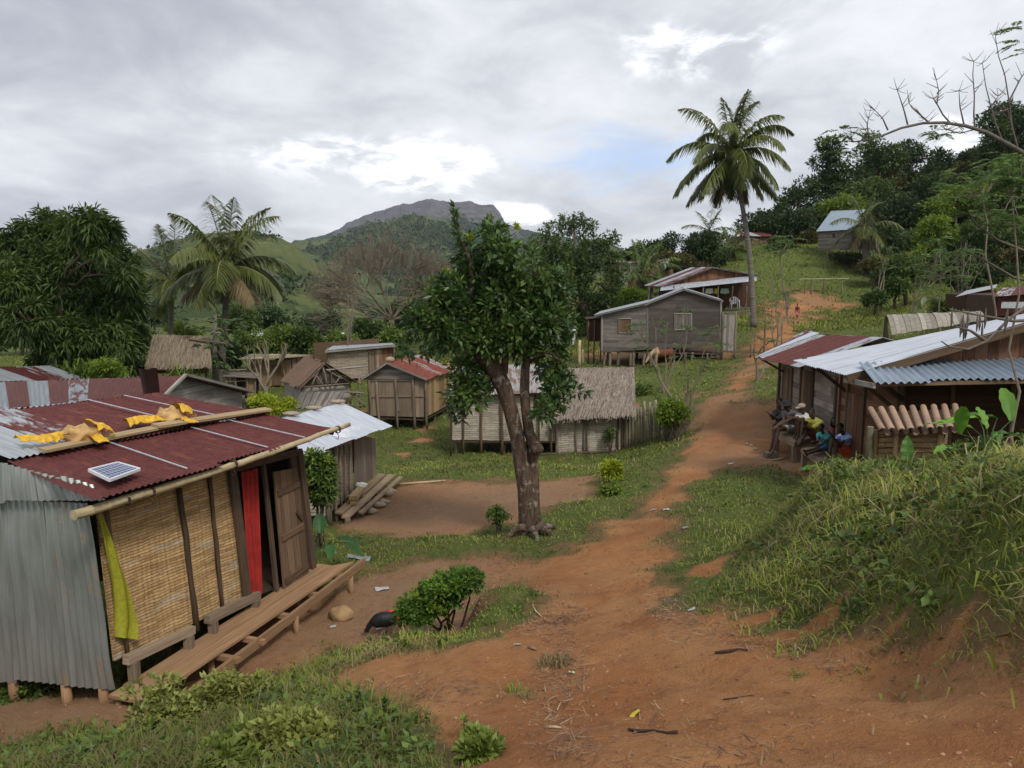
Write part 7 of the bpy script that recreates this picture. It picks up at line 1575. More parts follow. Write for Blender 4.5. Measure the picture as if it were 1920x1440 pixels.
    # broad leaved plants
    def broad(name,lab,base,specs,stalk=.006):
        H=thing(name,base,lab,'plant'); 
        for (px,py,Y,L,w,az,el,dr) in specs:
            tip0=P(px,py,Y); d=Vector((math.cos(az)*math.cos(el),math.sin(az)*math.cos(el),math.sin(el))); mb=MB(); mb.tube([base,Vector(base).lerp(tip0,.5)+Vector((0,0,.1)),tip0],[stalk*1.4,stalk,stalk*.6],5,cap=False); st=mb.build('leaf_stalk',M['green_stalk'],H)
            s=d.cross(Z3); s=s.normalized() if s.length>.05 else Vector((1,0,0)); n=s.cross(d).normalized(); mb=MB(); rv=random.random()
            def fn(u,v):
                x=(u-.5)*2; wd=w*(math.sin(math.pi*min(1,v*.93+.04))**.75)*(1-.28*v); return tip0+d*(L*v)-Z3*(dr*L*v*v)+s*(x*wd/2)+n*(abs(x)*wd*.16+.012*math.sin(v*22)*abs(x))
            mb.sheet(fn,6,12,(w,L),r=rv); mb.build('leaf',M['leaf_taro' if 'taro' in name else 'leaf_broad_s'],H)
    rn=random.Random(17)
    c=G(1850,868); specs=[]
    for (a,b,L,w,az,el) in ((1895,775,.50,.20,1.2,1.0),(1870,770,.5,.19,3.0,.2),(1825,790,.42,.15,2.6,.35),(1860,800,.45,.17,.4,.1),(1800,800,.42,.17,4.3,1.25),(1835,770,.38,.12,3.3,.15),(1880,830,.45,.18,.2,-.1),(1830,840,.4,.17,3.2,.15),(1905,800,.4,.17,-.2,-.2),(1790,830,.35,.15,3.6,.4),(1860,860,.35,.15,1.0,.8),(1840,815,.4,.15,-1.4,-.2),(1900,850,.35,.15,-.5,.1),(1810,850,.3,.12,2.8,.5),(1875,800,.35,.13,-2.2,.1),(1850,790,.3,.12,1.6,1.1),(1915,830,.35,.14,-1.2,.2),(1790,860,.3,.11,3.4,.3)):
        specs.append((a,b+14,7.2+rn.uniform(-.3,.3),L*1.1,w*.82,az+rn.uniform(-.2,.2),el,.35))
    broad('canna_plant','clump of large bright green canna leaves on top of the bank at the right',c,specs)
    crown_o=px_shrub('leafy_shrub','tangle of small leaves under the canna clump',1840,855,7.3,62,24,420,8,.07,.035,'leaf_mid',seed=44,clr=.06)
    c=G(1708,885); broad('canna_shoot','single upright broad leaf shoot on the bank below the bamboo coop',c,[(1700,868,8.1,.33,.15,1.2,1.2,.1),(1716,868,8.1,.26,.10,.3,.35,.3),(1695,880,8.1,.2,.09,3.2,.5,.3)])
    c=G(1555,882); broad('broadleaf_weed','bright broad-leaved weed at the left end of the near bank',c,[(1560,872,10.8,.42,.14,.3,.15,.3),(1545,878,10.8,.36,.12,2.9,.2,.3),(1530,882,10.8,.3,.1,3.4,.35,.3),(1580,876,10.8,.3,.1,.1,.3,.3)])
    c=G(612,1035); broad('taro_plant','dark green taro leaves beside the near hut step',c,[(600,1000,12.2,.42,.26,1.8,1.0,.2),(632,1010,12.2,.42,.26,.2,-.1,.3),(648,1018,12.1,.35,.22,-.5,-.2,.3),(590,1020,12.2,.35,.2,3.0,.1,.3),(618,1022,12.0,.32,.2,-1.3,-.1,.3),(605,1030,12,.3,.18,3.6,.0,.3),(580,1000,12.3,.3,.2,2.4,.3,.3)])
    # weedy bushes at the bottom left
    for i,(a,b,Y,rx,ry,n,lf,lab) in enumerate(((700,1400,4.9,90,50,900,'leaf_weed','broad weedy bush at the bottom edge, nearest the path side'),(560,1395,4.9,100,50,900,'leaf_weed2','dense low weed patch at the bottom edge, left of the weedy bush'),(905,1412,4.0,42,20,260,'leaf_weed','small weed at the bottom edge beside bare earth'),(300,1330,6.3,75,55,520,'leaf_weed2','sparse tall weed in front of the near hut corner'),(430,1310,6.6,70,36,380,'leaf_weed2','weeds below the near hut deck'),(60,1290,8.2,60,20,170,'leaf_mid','dark weeds among the near hut stilts, left'),(420,1420,4.8,90,36,500,'leaf_weed','leafy weeds at the bottom edge, left of centre'))):
        px_shrub('weed_bush',lab,a,b,Y,rx,ry*1.25,int(n*1.3),7,.068 if Y<7 else .075,.034,lf,seed=50+i,clr=.05,stems=12,group='weeds at the bottom left',up=.5,shell=.3,bark='green_stem')
    for i,(a,b,Y) in enumerate(((672,1295,5.2),(722,1310,5.1),(740,1330,5.0),(800,1330,5.0),(870,1345,4.6))):
        r=np.random.default_rng(i); t=P(a,b,Y); g=gz1(t.x,t.y+.02); H=thing('tall_weed',Vector((t.x,t.y,g)),['dark leafy weed spike, leftmost of the spikes at the bottom','dark leafy weed spike, second from the left at the bottom','short weed spike, third from the left','thin weed spike leaning to the bare earth','thin weed stem standing on bare earth'][i],'weed','weed spikes'); mb=MB(); mb.tube([Vector((t.x,t.y,g)),t],[.006,.002],5); mb.build('stem',M['green_stem'],H)
        n=70 if i<3 else 22; f=r.random((n,1))**.6; p=np.array([t.x,t.y,g])*(1-f)+np.array(t)*f; d=unit(np.stack([r.normal(0,1,n),r.normal(0,1,n),r.uniform(.1,1,n)],-1)); leaves('foliage',p,d,.038,.02,M['leaf_weed' if i>2 else 'leaf_mid'],H)
    # grass tufts growing on the bare path
    for i,(a,b,n,s) in enumerate(((1045,1248,160,.16),(965,1298,90,.10),(985,1310,60,.10),(1500,1265,40,.08),(700,1235,160,.12),(1330,1150,70,.1))):
        c=np.array(G(a,b)); r=np.random.default_rng(i+70); an=r.uniform(0,6.28,n); t=r.uniform(.2,1.2,n); D=np.stack([np.cos(an)*np.sin(t),np.sin(an)*np.sin(t),np.cos(t)],-1); o=strips(c+np.stack([r.normal(0,s*.5,n),r.normal(0,s*.4,n),np.full(n,-.01)],-1),D,r.uniform(.5,1.2,n)*s,np.full(n,.008),r.uniform(.2,.6,n),r.uniform(.2,.8,n),'grass_tuft',M['grass' if i%2 else 'dry_grass'],origin=c)
        tag(o,['spiky dry grass tuft in the middle of the red path','low green tuft left of the dry tuft on the path','flattened dry tuft below the spiky one on the path','small tuft at the foot of the right bank','dry tuft on the ledge rim left of the ledge bush','small green tuft at the left foot of the bank'][i],'grass tuft','grass tufts on bare earth')
for nm_,c_ in dict(leaf_hedge=((.04,.08,.018),(.095,.17,.032),(.20,.30,.05)),leaf_weed=((.07,.09,.024),(.17,.21,.05),(.34,.38,.11)),leaf_weed2=((.10,.11,.035),(.23,.24,.075),(.42,.41,.16)),leaf_taro=((.02,.06,.02),(.04,.11,.035),(.07,.16,.05)),leaf_broad_s=((.05,.12,.018),(.12,.24,.035),(.20,.34,.06))).items(): M[nm_]=m_leaf(nm_,*c_,patch=2.)
M['green_stalk']=m_plain('green_stalk',(.035,.07,.02),.6); M['green_stem']=m_plain('weed_stem',(.12,.12,.055),.7)
low_plants()
# ---------------- people and animals ----------------
def remesh(o,vox):
    m=o.modifiers.new('skin','REMESH'); m.mode='VOXEL'; m.voxel_size=vox; m.use_smooth_shade=True
    s=o.modifiers.new('smooth','SMOOTH'); s.iterations=2; s.factor=.5
def cap(mb,pts,rads,n=8):
    mb.tube(pts,rads,n)
    for p,r in zip(pts,rads): mb.blob(p,r,r,r,8,6)
for n_,c_ in dict(skin=(.070,.035,.022),skin2=(.10,.052,.032),hair=(.010,.008,.007),black_cloth=(.018,.017,.02),grey_cloth=(.12,.10,.11),white_cloth=(.55,.55,.52),yellow_cloth=(.45,.42,.08),teal_cloth=(.05,.30,.30),orange_cloth=(.6,.09,.04),pale_shorts=(.36,.34,.30),dark_red_cloth=(.12,.03,.025),blue_shorts=(.05,.12,.35),pink_cloth=(.55,.16,.18),tan_cap=(.30,.24,.19),eye_white=(.16,.14,.12)).items():
    M[n_]=m_plain(n_,c_,.75 if 'skin' not in n_ else .5,scale=25,var=.15,bs=.15)
def m_plaid():
    m,t=newmat('blue_plaid_cloth'); v=OBJ(t); s=t('ShaderNodeSeparateXYZ',{0:v})
    f=lambda o,k:t.ramp(t.math('SINE',t.math('MULTIPLY',o,k)),-.1,.1)
    a=t.math('ADD',f(t.math('ADD',s.outputs[0],s.outputs[1]),75.),f(s.outputs[2],75.)); c=t.mix(t.math('MULTIPLY',a,.5),(.62,.70,.82),(.04,.17,.55)); finish(t,c,.8); return m
M['plaid']=m_plaid()
def person(label,pel,neck,head,legs,arms,face,s=1.,shirt=None,pants=None,sleeve=.5,pleg=.55,skin='skin',hat=None,hairl=0,group=None,long_pants=False):
    """pel, neck, head: joints; legs: [(knee,ankle)], arms: [(elbow,hand)]; face: direction of the look"""
    pel,neck,head=Vector(pel),Vector(neck),Vector(head); up=(neck-pel).normalized(); fw=Vector(face).normalized(); 
    # body axes: left-right from the knees or the face
    kn=sum((Vector(l[0]) for l in legs),Vector())/len(legs)-pel; bf=(kn-up*kn.dot(up)); bf=bf.normalized() if bf.length>.12 else (fw-up*fw.dot(up)).normalized(); lr=bf.cross(up).normalized()
    H=thing('person',(pel.x,pel.y,pel.z),label,'person',group); mb=MB()
    sh=neck-up*.05*s; hips=[pel+lr*(i*.085*s) for i in(1,-1)]; shs=[sh+lr*(i*.165*s)-up*.02*s for i in(1,-1)]
    mid=pel.lerp(neck,.45)-bf*.02*s; ch=pel.lerp(neck,.75)
    Mx=Matrix((lr,bf,up)).transposed()
    def torso(q,e):
        q.blob(pel+up*.04*s,(.155+e)*s,(.115+e)*s,(.12+e)*s,12,8,rot=Mx); q.blob(mid,(.135+e)*s,(.10+e)*s,(.16+e)*s,12,8,rot=Mx); q.blob(ch,(.165+e)*s,(.115+e)*s,(.15+e)*s,12,8,rot=Mx)
        cap(q,[shs[0],sh.lerp(shs[0],.4)+up*.02*s,sh.lerp(shs[1],.4)+up*.02*s,shs[1]],[(.055+e)*s,(.06+e)*s,(.06+e)*s,(.055+e)*s])
    torso(mb,0)
    cap(mb,[neck-up*.06*s,neck.lerp(head,.5)],[.055*s,.048*s])
    hz=(head-neck).normalized().lerp(Z3,.7).normalized(); hx=fw.cross(hz).normalized(); hf=hz.cross(hx).normalized(); HM=Matrix((hx,hf,hz)).transposed()
    mb.blob(head+hz*.02*s,.074*s,.092*s,.098*s,14,10,rot=HM); mb.blob(head-hz*.055*s+hf*.028*s,.052*s,.058*s,.06*s,10,8,rot=HM)
    mb.blob(head+hf*.098*s-hz*.012*s,.014*s,.018*s,.022*s,6,5,rot=HM); mb.blob(head+hf*.085*s-hz*.052*s,.026*s,.012*s,.009*s,6,5,rot=HM)
    for i in(1,-1): mb.blob(head+hx*i*.077*s-hf*.005*s,.012*s,.02*s,.03*s,6,5,rot=HM)
    for (k,a),h in zip(legs,hips):
        k=Vector(k);a=Vector(a); cap(mb,[h,h.lerp(k,.5),k],[.085*s,.072*s,.052*s]); cap(mb,[k,k.lerp(a,.35),a],[.05*s,.052*s,.034*s])
        td=(bf*.9+Vector((0,0,-.12))).normalized() if (a-k).normalized().z<-.4 else (up*.6+bf*.3).normalized()
        cap(mb,[a-td*.03*s-Z3*.03*s,a+td*.09*s-Z3*.035*s,a+td*.16*s-Z3*.045*s],[.032*s,.034*s,.024*s])
    for i,((e,hd),h) in enumerate(zip(arms,shs)):
        e=Vector(e);hd=Vector(hd); cap(mb,[h,h.lerp(e,.5),e],[.05*s,.043*s,.036*s]); cap(mb,[e,e.lerp(hd,.4),hd],[.037*s,.035*s,.024*s])
        d=(hd-e).normalized(); sd=d.cross(up); sd=sd.normalized() if sd.length>.1 else lr.copy(); nn=sd.cross(d).normalized()
        mb.blob(hd+d*.045*s,.038*s,.05*s,.018*s,8,6,rot=Matrix((sd,d,nn)).transposed())
        for f,l in ((-.028,.060),(-.010,.072),(.010,.068),(.028,.052)):
            b=hd+d*.085*s+sd*f*s; mb.tube([b,b+d*l*.5*s-nn*.012*s,b+d*l*.8*s-nn*.035*s],[.0095*s,.009*s,.007*s],6)
        b=hd+d*.03*s-sd*.034*s; mb.tube([b,b-sd*.028*s+d*.02*s-nn*.01*s,b-sd*.03*s+d*.05*s-nn*.02*s],[.011*s,.010*s,.008*s],6)
    body=mb.build('body',M[skin],H); remesh(body,.0095)
    q=MB()
    for i in(1,-1): q.blob(head+hx*i*.03*s+hf*.083*s+hz*.008*s,.011*s,.008*s,.007*s,8,6,rot=HM)
    for i in(1,-1): e_=MB(); e_.blob(head+hx*i*.03*s+hf*.084*s+hz*.008*s,.010*s,.006*s,.006*s,8,6,rot=HM); e_.build('eye',M['eye_white'],body)
    q=MB(); q.blob(head-hf*.015*s+hz*.045*s,.084*s,.094*s,.088*s,14,8,rot=HM,nz=.02)
    if hairl>0: q.blob(head-hf*.07*s-Z3*hairl*.4,.10*s,.07*s,hairl*.7,12,8,nz=.12); q.blob(head+hx*.07*s-Z3*.04,.04,.06,.09,8,6,nz=.1)
    ho=q.build('hair',M['hair'],H); remesh(ho,.012)
    if hat:
        q=MB(); q.blob(head+hz*.07*s,.095*s,.105*s,.072*s,14,8,rot=HM)
        if hat[1]=='brim': q.blob(head+hz*.055*s,.17*s,.18*s,.014*s,18,6,rot=HM)
        else: q.blob(head+hz*.055*s+hf*.11*s,.07*s,.09*s,.012*s,12,6,rot=HM)
        o=q.build('hat',M[hat[0]],H); remesh(o,.012)
    if shirt:
        q=MB(); torso(q,.016)
        for (e,hd),h in zip(arms,shs):
            if sleeve>0: e=Vector(e); cap(q,[h,h.lerp(e,sleeve)],[.062*s,.058*s])
        o=q.build('shirt',M[shirt],H); remesh(o,.014)
    if pants:
        q=MB(); q.blob(pel+up*.0*s,.17*s,.13*s,.11*s,12,8,rot=Mx)
        for (k,a),h in zip(legs,hips):
            k=Vector(k); a=Vector(a); cap(q,[h,h.lerp(k,pleg)],[.098*s,.082*s])
            if long_pants: cap(q,[h.lerp(k,pleg),k,k.lerp(a,.9)],[.08*s,.07*s,.055*s])
        o=q.build('trousers' if long_pants else 'shorts',M[pants],H); remesh(o,.014)
    return H
def bench(name,label,corners,zt,legs_h=None,t=.05,mat='brown_grey_wood',fascia=.12):
    c=[Vector(q) for q in corners]; 
    for q in c: q.z=zt
    g=min(gz1(q.x,q.y) for q in c); H=thing(name,Vector((c[0].x,c[0].y,gz1(c[0].x,c[0].y))),label,'bench'); n=4
    for i in range(n):
        mb=MB(); mb.prism([bil(*c,0,i/n),bil(*c,1,i/n),bil(*c,1,(i+.94)/n),bil(*c,0,(i+.94)/n)],Z3,t*.6,ux=c[1]-c[0]); mb.build('seat_plank',M[mat],H)
    for a,b in ((0,1),(1,2),(2,3),(3,0)):
        mb=MB(); mb.beam(c[a]-Z3*fascia*.5,c[b]-Z3*fascia*.5,.04,fascia); mb.build('rail',M[mat],H)
    m=sum(c,Vector())/4
    for q in c: p=q.lerp(m,.12); mb=MB(); mb.beam(p-Z3*.02,Vector((p.x,p.y,gz1(p.x,p.y)-.05)),.10,.10,Vector((0,1,0))); mb.build('leg',M[mat],H)
    return H
def people():
    z1=P(1491,829,18.6).z
    def pl_(px,py,z): d=P(px,py,1.); return d*(z/d.z)
    bench('platform_bench','broad wooden plank platform with thick legs where the men are seated',[pl_(1453,811,z1),pl_(1490,829,z1),pl_(1532,822,z1),pl_(1496,804,z1)],z1)
    z2=P(1540,869,16.4).z+.06
    bench('low_bench','lower rough plank bench nearest the camera where the girls are seated',[pl_(1503,842,z2),pl_(1538,866,z2),pl_(1598,862,z2),pl_(1560,838,z2)],z2,fascia=.08)
    g='people seated outside the rusty-roofed hut'
    a=lambda x,y,Y:P(x,y,Y)
    Lf=Vector((-1,-.25,-.05))
    person('man in black shirt, leftmost of the seated group, arms folded',a(1470,799,20.3),a(1463,769,20.2),a(1461,755,20.1),[(a(1452,797,19.8),a(1450,822,19.8)),(a(1458,800,19.9),a(1458,824,19.9))],[(a(1449,784,19.95),a(1442,776,19.9)),(a(1456,786,19.9),a(1447,779,19.8))],(-.3,-1,0),1.,'black_cloth','black_cloth',.95,group=g)
    person('man in dark brimmed hat and grey vest leaning forward, feet on bare ground',a(1487,801,19.6),a(1480,772,19.5),a(1475,761,19.4),[(a(1456,803,19.2),a(1446,838,19.1)),(a(1460,805,19.0),a(1451,841,18.9))],[(a(1470,788,19.3),a(1454,800,19.1)),(a(1474,790,19.2),a(1458,799,19.0))],(-1,-.6,-.15),1.05,'grey_cloth','pale_shorts',.0,pleg=.6,hat=('black_cloth','brim'),group=g)
    person('man in white T-shirt and tan cap, knees drawn up on the platform',a(1508,807,19.3),a(1507,777,19.2),a(1503,766,19.1),[(a(1495,787,18.95),a(1493,811,18.9)),(a(1498,790,18.8),a(1497,814,18.75))],[(a(1496,784,18.9),a(1484,782,18.8)),(a(1500,786,18.9),a(1488,784,18.7))],(-1,-.35,0),1.,'white_cloth','black_cloth',.55,hat=('tan_cap','peak'),group=g)
    person('man in yellow shirt with one knee up and sandal on the platform',a(1531,817,18.7),a(1526,786,18.6),a(1521,774,18.5),[(a(1506,795,18.3),a(1502,820,18.2)),(a(1512,811,18.3),a(1503,824,18.1))],[(a(1513,792,18.3),a(1507,790,18.15)),(a(1519,805,18.3),a(1510,800,18.1))],(-.6,-1,0),1.,'yellow_cloth','dark_red_cloth',.7,group=g)
    person('girl in teal top with legs stretched out along the low bench',a(1547,839,17.1),a(1544,813,17.0),a(1540,802,16.9),[(a(1528,842,16.85),a(1510,846,16.8)),(a(1530,846,16.75),a(1513,851,16.7))],[(a(1533,829,16.8),a(1526,828,16.7)),(a(1540,834,16.7),a(1530,835,16.6))],(-1,-.6,-.1),.76,'teal_cloth','blue_shorts',.35,group=g)
    person('girl with long dark hair, tan skin, behind the one in blue plaid',a(1574,832,17.4),a(1570,802,17.3),a(1565,790,17.25),[(a(1556,824,17.1),a(1552,845,17.0)),(a(1560,826,17.0),a(1556,848,16.95))],[(a(1562,817,17.1),a(1556,811,17.0)),(a(1566,820,17.1),a(1559,815,17.0))],(-.6,-1,0),.9,'dark_red_cloth','black_cloth',.3,skin='skin2',hairl=.18,group=g)
    person('person in black with bushy hair half hidden against the wall, rightmost behind',a(1592,838,17.3),a(1588,810,17.3),a(1586,797,17.3),[(a(1580,828,16.95),a(1577,850,16.9)),(a(1584,830,16.9),a(1582,852,16.85))],[(a(1580,822,17.1),a(1574,820,17.0)),(a(1586,824,17.1),a(1580,824,17.0))],(-.2,-1,0),.85,'black_cloth','black_cloth',.9,hairl=.12,group=g)
    person('girl in blue plaid shirt and orange shorts, nearest of the seated group',a(1592,850,16.3),a(1583,815,16.3),a(1575,803,16.2),[(a(1567,826,15.95),a(1569,861,15.9)),(a(1560,826,16.0),a(1555,852,15.95))],[(a(1570,829,16.0),a(1562,820,15.9)),(a(1574,832,15.9),a(1565,824,15.85))],(-.7,-1,.0),.92,'plaid','orange_cloth',.6,group=g)
    def walker(label,base,h,face,shirt,pants,hat=None,skin='skin',lp=True,**k):
        s=h/1.68; b=Vector(base); f=Vector(face).normalized(); sd=f.cross(Z3)
        return person(label,b+Z3*.88*s,b+Z3*1.40*s,b+Z3*1.56*s,[(b+Z3*.48*s+sd*.08*s+f*.10*s,b+Z3*.08*s+sd*.08*s+f*.06*s),(b+Z3*.48*s-sd*.08*s+f*.02*s,b+Z3*.10*s-sd*.08*s-f*.16*s)],[(b+Z3*1.12*s+sd*.24*s-f*.06*s,b+Z3*.90*s+sd*.22*s+f*.10*s),(b+Z3*1.12*s-sd*.24*s+f*.06*s,b+Z3*.92*s-sd*.20*s+f*.16*s)],face,s,shirt,pants,.8,.9,skin,hat,long_pants=lp,**k)
    walker('person in white clothes and dark hat walking left of the grey stilted house',GY(1075,58),1.5,(.5,-.9,0),'white_cloth','white_cloth',('black_cloth','brim'))
    walker('child in dark top and pink skirt standing on the upper path',GY(1494,61),1.15,(-.2,-1,0),'dark_red_cloth','pink_cloth',lp=False)
    walker('person in grey standing in the grass high on the right slope',P(1723,545,70),1.5,(.2,-1,0),'grey_cloth','grey_cloth')
def cow():
    b=GY(1240,41.5); f=Vector((-1,-.25,0)).normalized(); H=thing('zebu_calf',b,'brown zebu calf with pale mottled head and chest grazing before the stilted house','cow'); s=1.0; up=Z3; sd=f.cross(up)
    def p(x,y,z): return b+f*x*s+sd*y*s+up*z*s
    mb=MB(); cap(mb,[p(-.52,0,.86),p(-.30,0,.82),p(0,0,.79),p(.28,0,.82),p(.44,0,.88)],[.17,.21,.235,.22,.15],12)
    mb.blob(p(.30,0,1.02),.12,.09,.11)
    cap(mb,[p(-.55,0,.92),p(-.50,0,.80)],[.14,.17])
    for y in(.11,-.11):
        cap(mb,[p(-.48,y,.78),p(-.40,y,.55),p(-.52,y,.36),p(-.49,y,.08)],[.12,.075,.045,.032]); 
    rear=mb.build('body',M['cow_brown'],H)
    for y in(.10,-.10): cap(mb,[p(.34,y,.75),p(.35,y*1.05,.42),p(.37,y,.08)],[.085,.05,.032])
    bpy.data.objects.remove(rear); mb2=mb
    cap(mb2,[p(.42,0,.92),p(.58,0,.80),p(.72,0,.62)],[.14,.11,.08]); cap(mb2,[p(.74,0,.60),p(.84,0,.44),p(.90,0,.34)],[.085,.068,.048])
    for y in(1,-1):
        mb2.blob(p(.70,y*.11,.66),.05,.07,.03,8,6); 
    for y in(.11,-.11): mb2.blob(p(-.48,y,.04),.045,.04,.05,8,5)
    for y in(.10,-.10): mb2.blob(p(.38,y,.04),.045,.04,.05,8,5)
    cap(mb2,[p(-.66,0,.95),p(-.72,0,.7),p(-.72,.02,.42)],[.03,.018,.03])
    o=mb2.build('body',M['cow_brown'],H); remesh(o,.016)
    for y in(1,-1): q=MB(); q.tube([p(.68,y*.05,.70),p(.70,y*.10,.76),p(.72,y*.11,.83)],[.018,.013,.005],6); q.build('horn',M['plank_wood'],H)
def m_cow():
    m,t=newmat('calf_hide'); v=OBJ(t); s=t('ShaderNodeSeparateXYZ',{0:v}); n=t.noise(v,3.5,4,.6); x=t.math('ADD',s.outputs[0],t.math('MULTIPLY',n,.5))
    c=t.mix(t.ramp(x,-.02,.10),(.38,.27,.17),(.13,.045,.022)); finish(t,c,.8); return m
M['cow_brown']=m_cow()
def hen():
    b=G(722,1186,9.7); f=Vector((-1,-.15,0)).normalized(); sd=f.cross(Z3); H=thing('black_hen',b,'black hen pecking at the ground at the left end of the ledge bush','hen')
    def p(x,y,z): return b+f*x+sd*y+Z3*z
    Mx=Matrix((f,sd,Z3)).transposed(); mb=MB(); mb.blob(p(0,0,.22),.17,.095,.105,14,10,rot=Mx); mb.blob(p(.09,0,.20),.10,.085,.09,12,8,rot=Mx)
    cap(mb,[p(.13,0,.21),p(.20,0,.15),p(.235,0,.09)],[.06,.038,.028]); mb.blob(p(.24,0,.075),.036,.026,.028,rot=Mx)
    cap(mb,[p(-.12,0,.26),p(-.22,0,.34),p(-.27,0,.40)],[.06,.045,.02]); 
    o=mb.build('body',M['hen_black'],H); remesh(o,.009)
    for y in(.035,-.035):
        q=MB(); q.tube([p(-.01,y,.15),p(-.03,y,.07),p(0,y,.005)],[.018,.008,.006],6)
        for t in(-.4,0,.4): q.tube([p(0,y,.008),p(.045,y+t*.04,.004)],[.005,.003],5)
        q.tube([p(0,y,.008),p(-.025,y,.004)],[.005,.003],5); q.build('leg',M['hen_leg'],H)
    q=MB(); q.tube([p(.262,0,.065),p(.29,0,.035)],[.010,.002],6); q.build('beak',M['hen_leg'],H)
    q=MB(); q.blob(p(.255,0,.098),.018,.006,.012,8,6,rot=Mx); q.build('comb',M['red_cloth'],H)
M['hen_black']=m_plain('black_feather',(.012,.012,.014),.45,scale=40,var=.4,bs=.5); M['hen_leg']=m_plain('hen_leg',(.10,.08,.06),.6)
people(); cow(); hen()
# ---------------- small things lying about ----------------
def small():
    rr=random.Random(9)
    def rock(label,px,py,r,mat='rock',Y=None,nm='stone',sq=(1,.9,.7),grp=None):
        g=G(px,py) if Y is None else P(px,py,Y); mb=MB(); mb.blob(g+Z3*r*sq[2]*.6,r*sq[0],r*sq[1],r*sq[2],12,8,nz=.16); o=mb.build(nm,M[mat],origin=g); tag(o,label,nm.replace('_',' '),grp)
    rock('rounded tan boulder beside the last post of the near hut deck',640,1160,.16,'tan_rock',nm='boulder')
    # red tangled cloth
    c=G(742,1160); mb=MB()
    mb.sheet(lambda u,v:c+Vector(((u-.5)*.42,(v-.5)*.26,.05+.045*math.sin(u*17)*math.cos(v*11)+.03*math.sin(u*31+v*9))),26,14); mb.sheet(lambda u,v:c+Vector(((.5-u)*.42,(v-.5)*.26,.035+.045*math.sin((1-u)*17)*math.cos(v*11))),26,14)
    o=mb.build('red_cloth',M['red_bright'],origin=c); tag(o,'crumpled bright red cloth on the ground behind the black hen','cloth')
    def litter(label,px,py,w,l,mat,cat='litter',rot=0.,nm='paper_scrap'):
        c=G(px,py)+Z3*.012; cs,sn=math.cos(rot),math.sin(rot); mb=MB(); ph=rr.random()*6
        def fn(u,v,o=0): x=(u-.5)*w;y=(v-.5)*l; X=c.x+x*cs-y*sn; Yy=c.y+x*sn+y*cs; return Vector((X,Yy,gz1(X,Yy)+.012+o+.22*min(w,l)*abs(math.sin(u*4+ph+v*2))*.5))
        mb.sheet(fn,5,4); mb.sheet(lambda u,v:fn(1-u,v,-.003),5,4); o=mb.build(nm,M[mat],origin=c); tag(o,label,cat,'litter on the ground')
    litter('flat white paper lying on the earth between the near hut and the ledge bush',716,1105,.20,.14,'white_paper',rot=.3)
    litter('grey-white plastic bag flattened in the grass right of the near hut deck',672,1048,.42,.22,'grey_plastic',nm='plastic_bag',cat='plastic bag')
    litter('small white scrap on the path left of the dry tufts',970,1210,.07,.05,'white_paper')
    litter('small yellow wrapper on the red path in the foreground',1190,1341,.06,.05,'yellow_paper',nm='wrapper')
    litter('white scrap on the path where it narrows',1225,957,.12,.08,'white_paper'); litter('white scrap at the right edge of the path near the lawn',1249,956,.12,.07,'white_paper')
    litter('pale scrap left on the earth below the red cloth',710,1180,.06,.05,'white_paper'); litter('pale scrap in front of the last deck post',625,1176,.08,.05,'white_paper')
    litter('pale leaf beside the dry grass tuft on the path',1072,1263,.05,.04,'pale_leaf',nm='dead_leaf'); litter('white scrap on the bank edge at the foot of the right grass slope',1296,1145,.07,.05,'white_paper')
    litter('white scrap high on the right grass bank',1803,981,.05,.04,'white_paper'); litter('bluish scrap on the lawn right of the path',1284,990,.10,.06,'grey_plastic')
    litter('white scrap on the lawn edge by the people',1370,870,.14,.08,'white_paper')
    # sticks and pieces of wood
    def stick(label,pts,r,mat='stick',nm='stick',grp='sticks on the ground'):
        q=[]; 
        for a,b in pts: p=G(a,b); q.append(p+Z3*r*1.1)
        mb=MB(); mb.tube(q,[r*(.7+.3*math.sin(i*2.)) for i in range(len(q))],6,wob=.15); o=mb.build(nm,M[mat],origin=q[0]); tag(o,label,'stick',grp)
    stick('short pale cut stick lying on the near path',[(1022,1366),(1040,1366),(1055,1368)],.010,'straw')
    stick('dark crooked root lying on the near path at right of centre',[(1178,1371),(1200,1374),(1225,1372),(1250,1377),(1270,1376)],.009,'dark_stick')
    stick('curved pale palm sliver on the trodden earth beside the grassy hump',[(998,1136),(1005,1148),(1016,1158)],.010,'straw')
    stick('twisted brown root at the foot of the right bank',[(1340,1228),(1365,1224),(1385,1220),(1402,1222)],.013,'dark_stick')
    stick('thin forked twig on the near path at the right',[(1355,1313),(1380,1310),(1412,1305)],.005,'dark_stick')
    stick('short stick on the path left of the dry tuft',[(990,1216),(1006,1220)],.012,'stick')
    stick('arched dead stem on the grass of the right bank',[(1462,1172),(1464,1140),(1480,1120),(1510,1104)],.008,'dark_stick')
    stick('long pale bamboo pole lying at the top edge of the bare yard',[(722,913),(780,908),(835,903)],.035,'straw',nm='bamboo_pole')
    stick('pale stick lying on the earth in front of the platform bench',[(1445,865),(1462,862),(1478,858)],.02,'straw')
    for i,(a,b,h,r) in enumerate(((1087,652,1.5,.09),(1093,655,.9,.07))):
        p=GY(a,46+i*.5); post(None,p-Z3*.1,p+Z3*h,r,'bamboo_pole','stake'); o=bpy.context.scene.collection.objects[-1]; tag(o,['taller yellow bamboo stake left of the grey stilted house','shorter yellow bamboo stake left of the grey stilted house'][i],'stake','yellow stakes')
    # fallen pole and grey picket bundle by the white-dressed person
    H=thing('picket_fence',GY(1045,56),'short grey picket fence half hidden behind the big tree foliage','fence')
    for i in range(7): p=GY(1035+i*2.6,56); mb=MB(); mb.beam(p,p+Z3*1.35*rr.uniform(.8,1.1)+Vector((rr.uniform(-.05,.05),0,0)),.08,.03); mb.build('picket',M['pale_wood'],H)
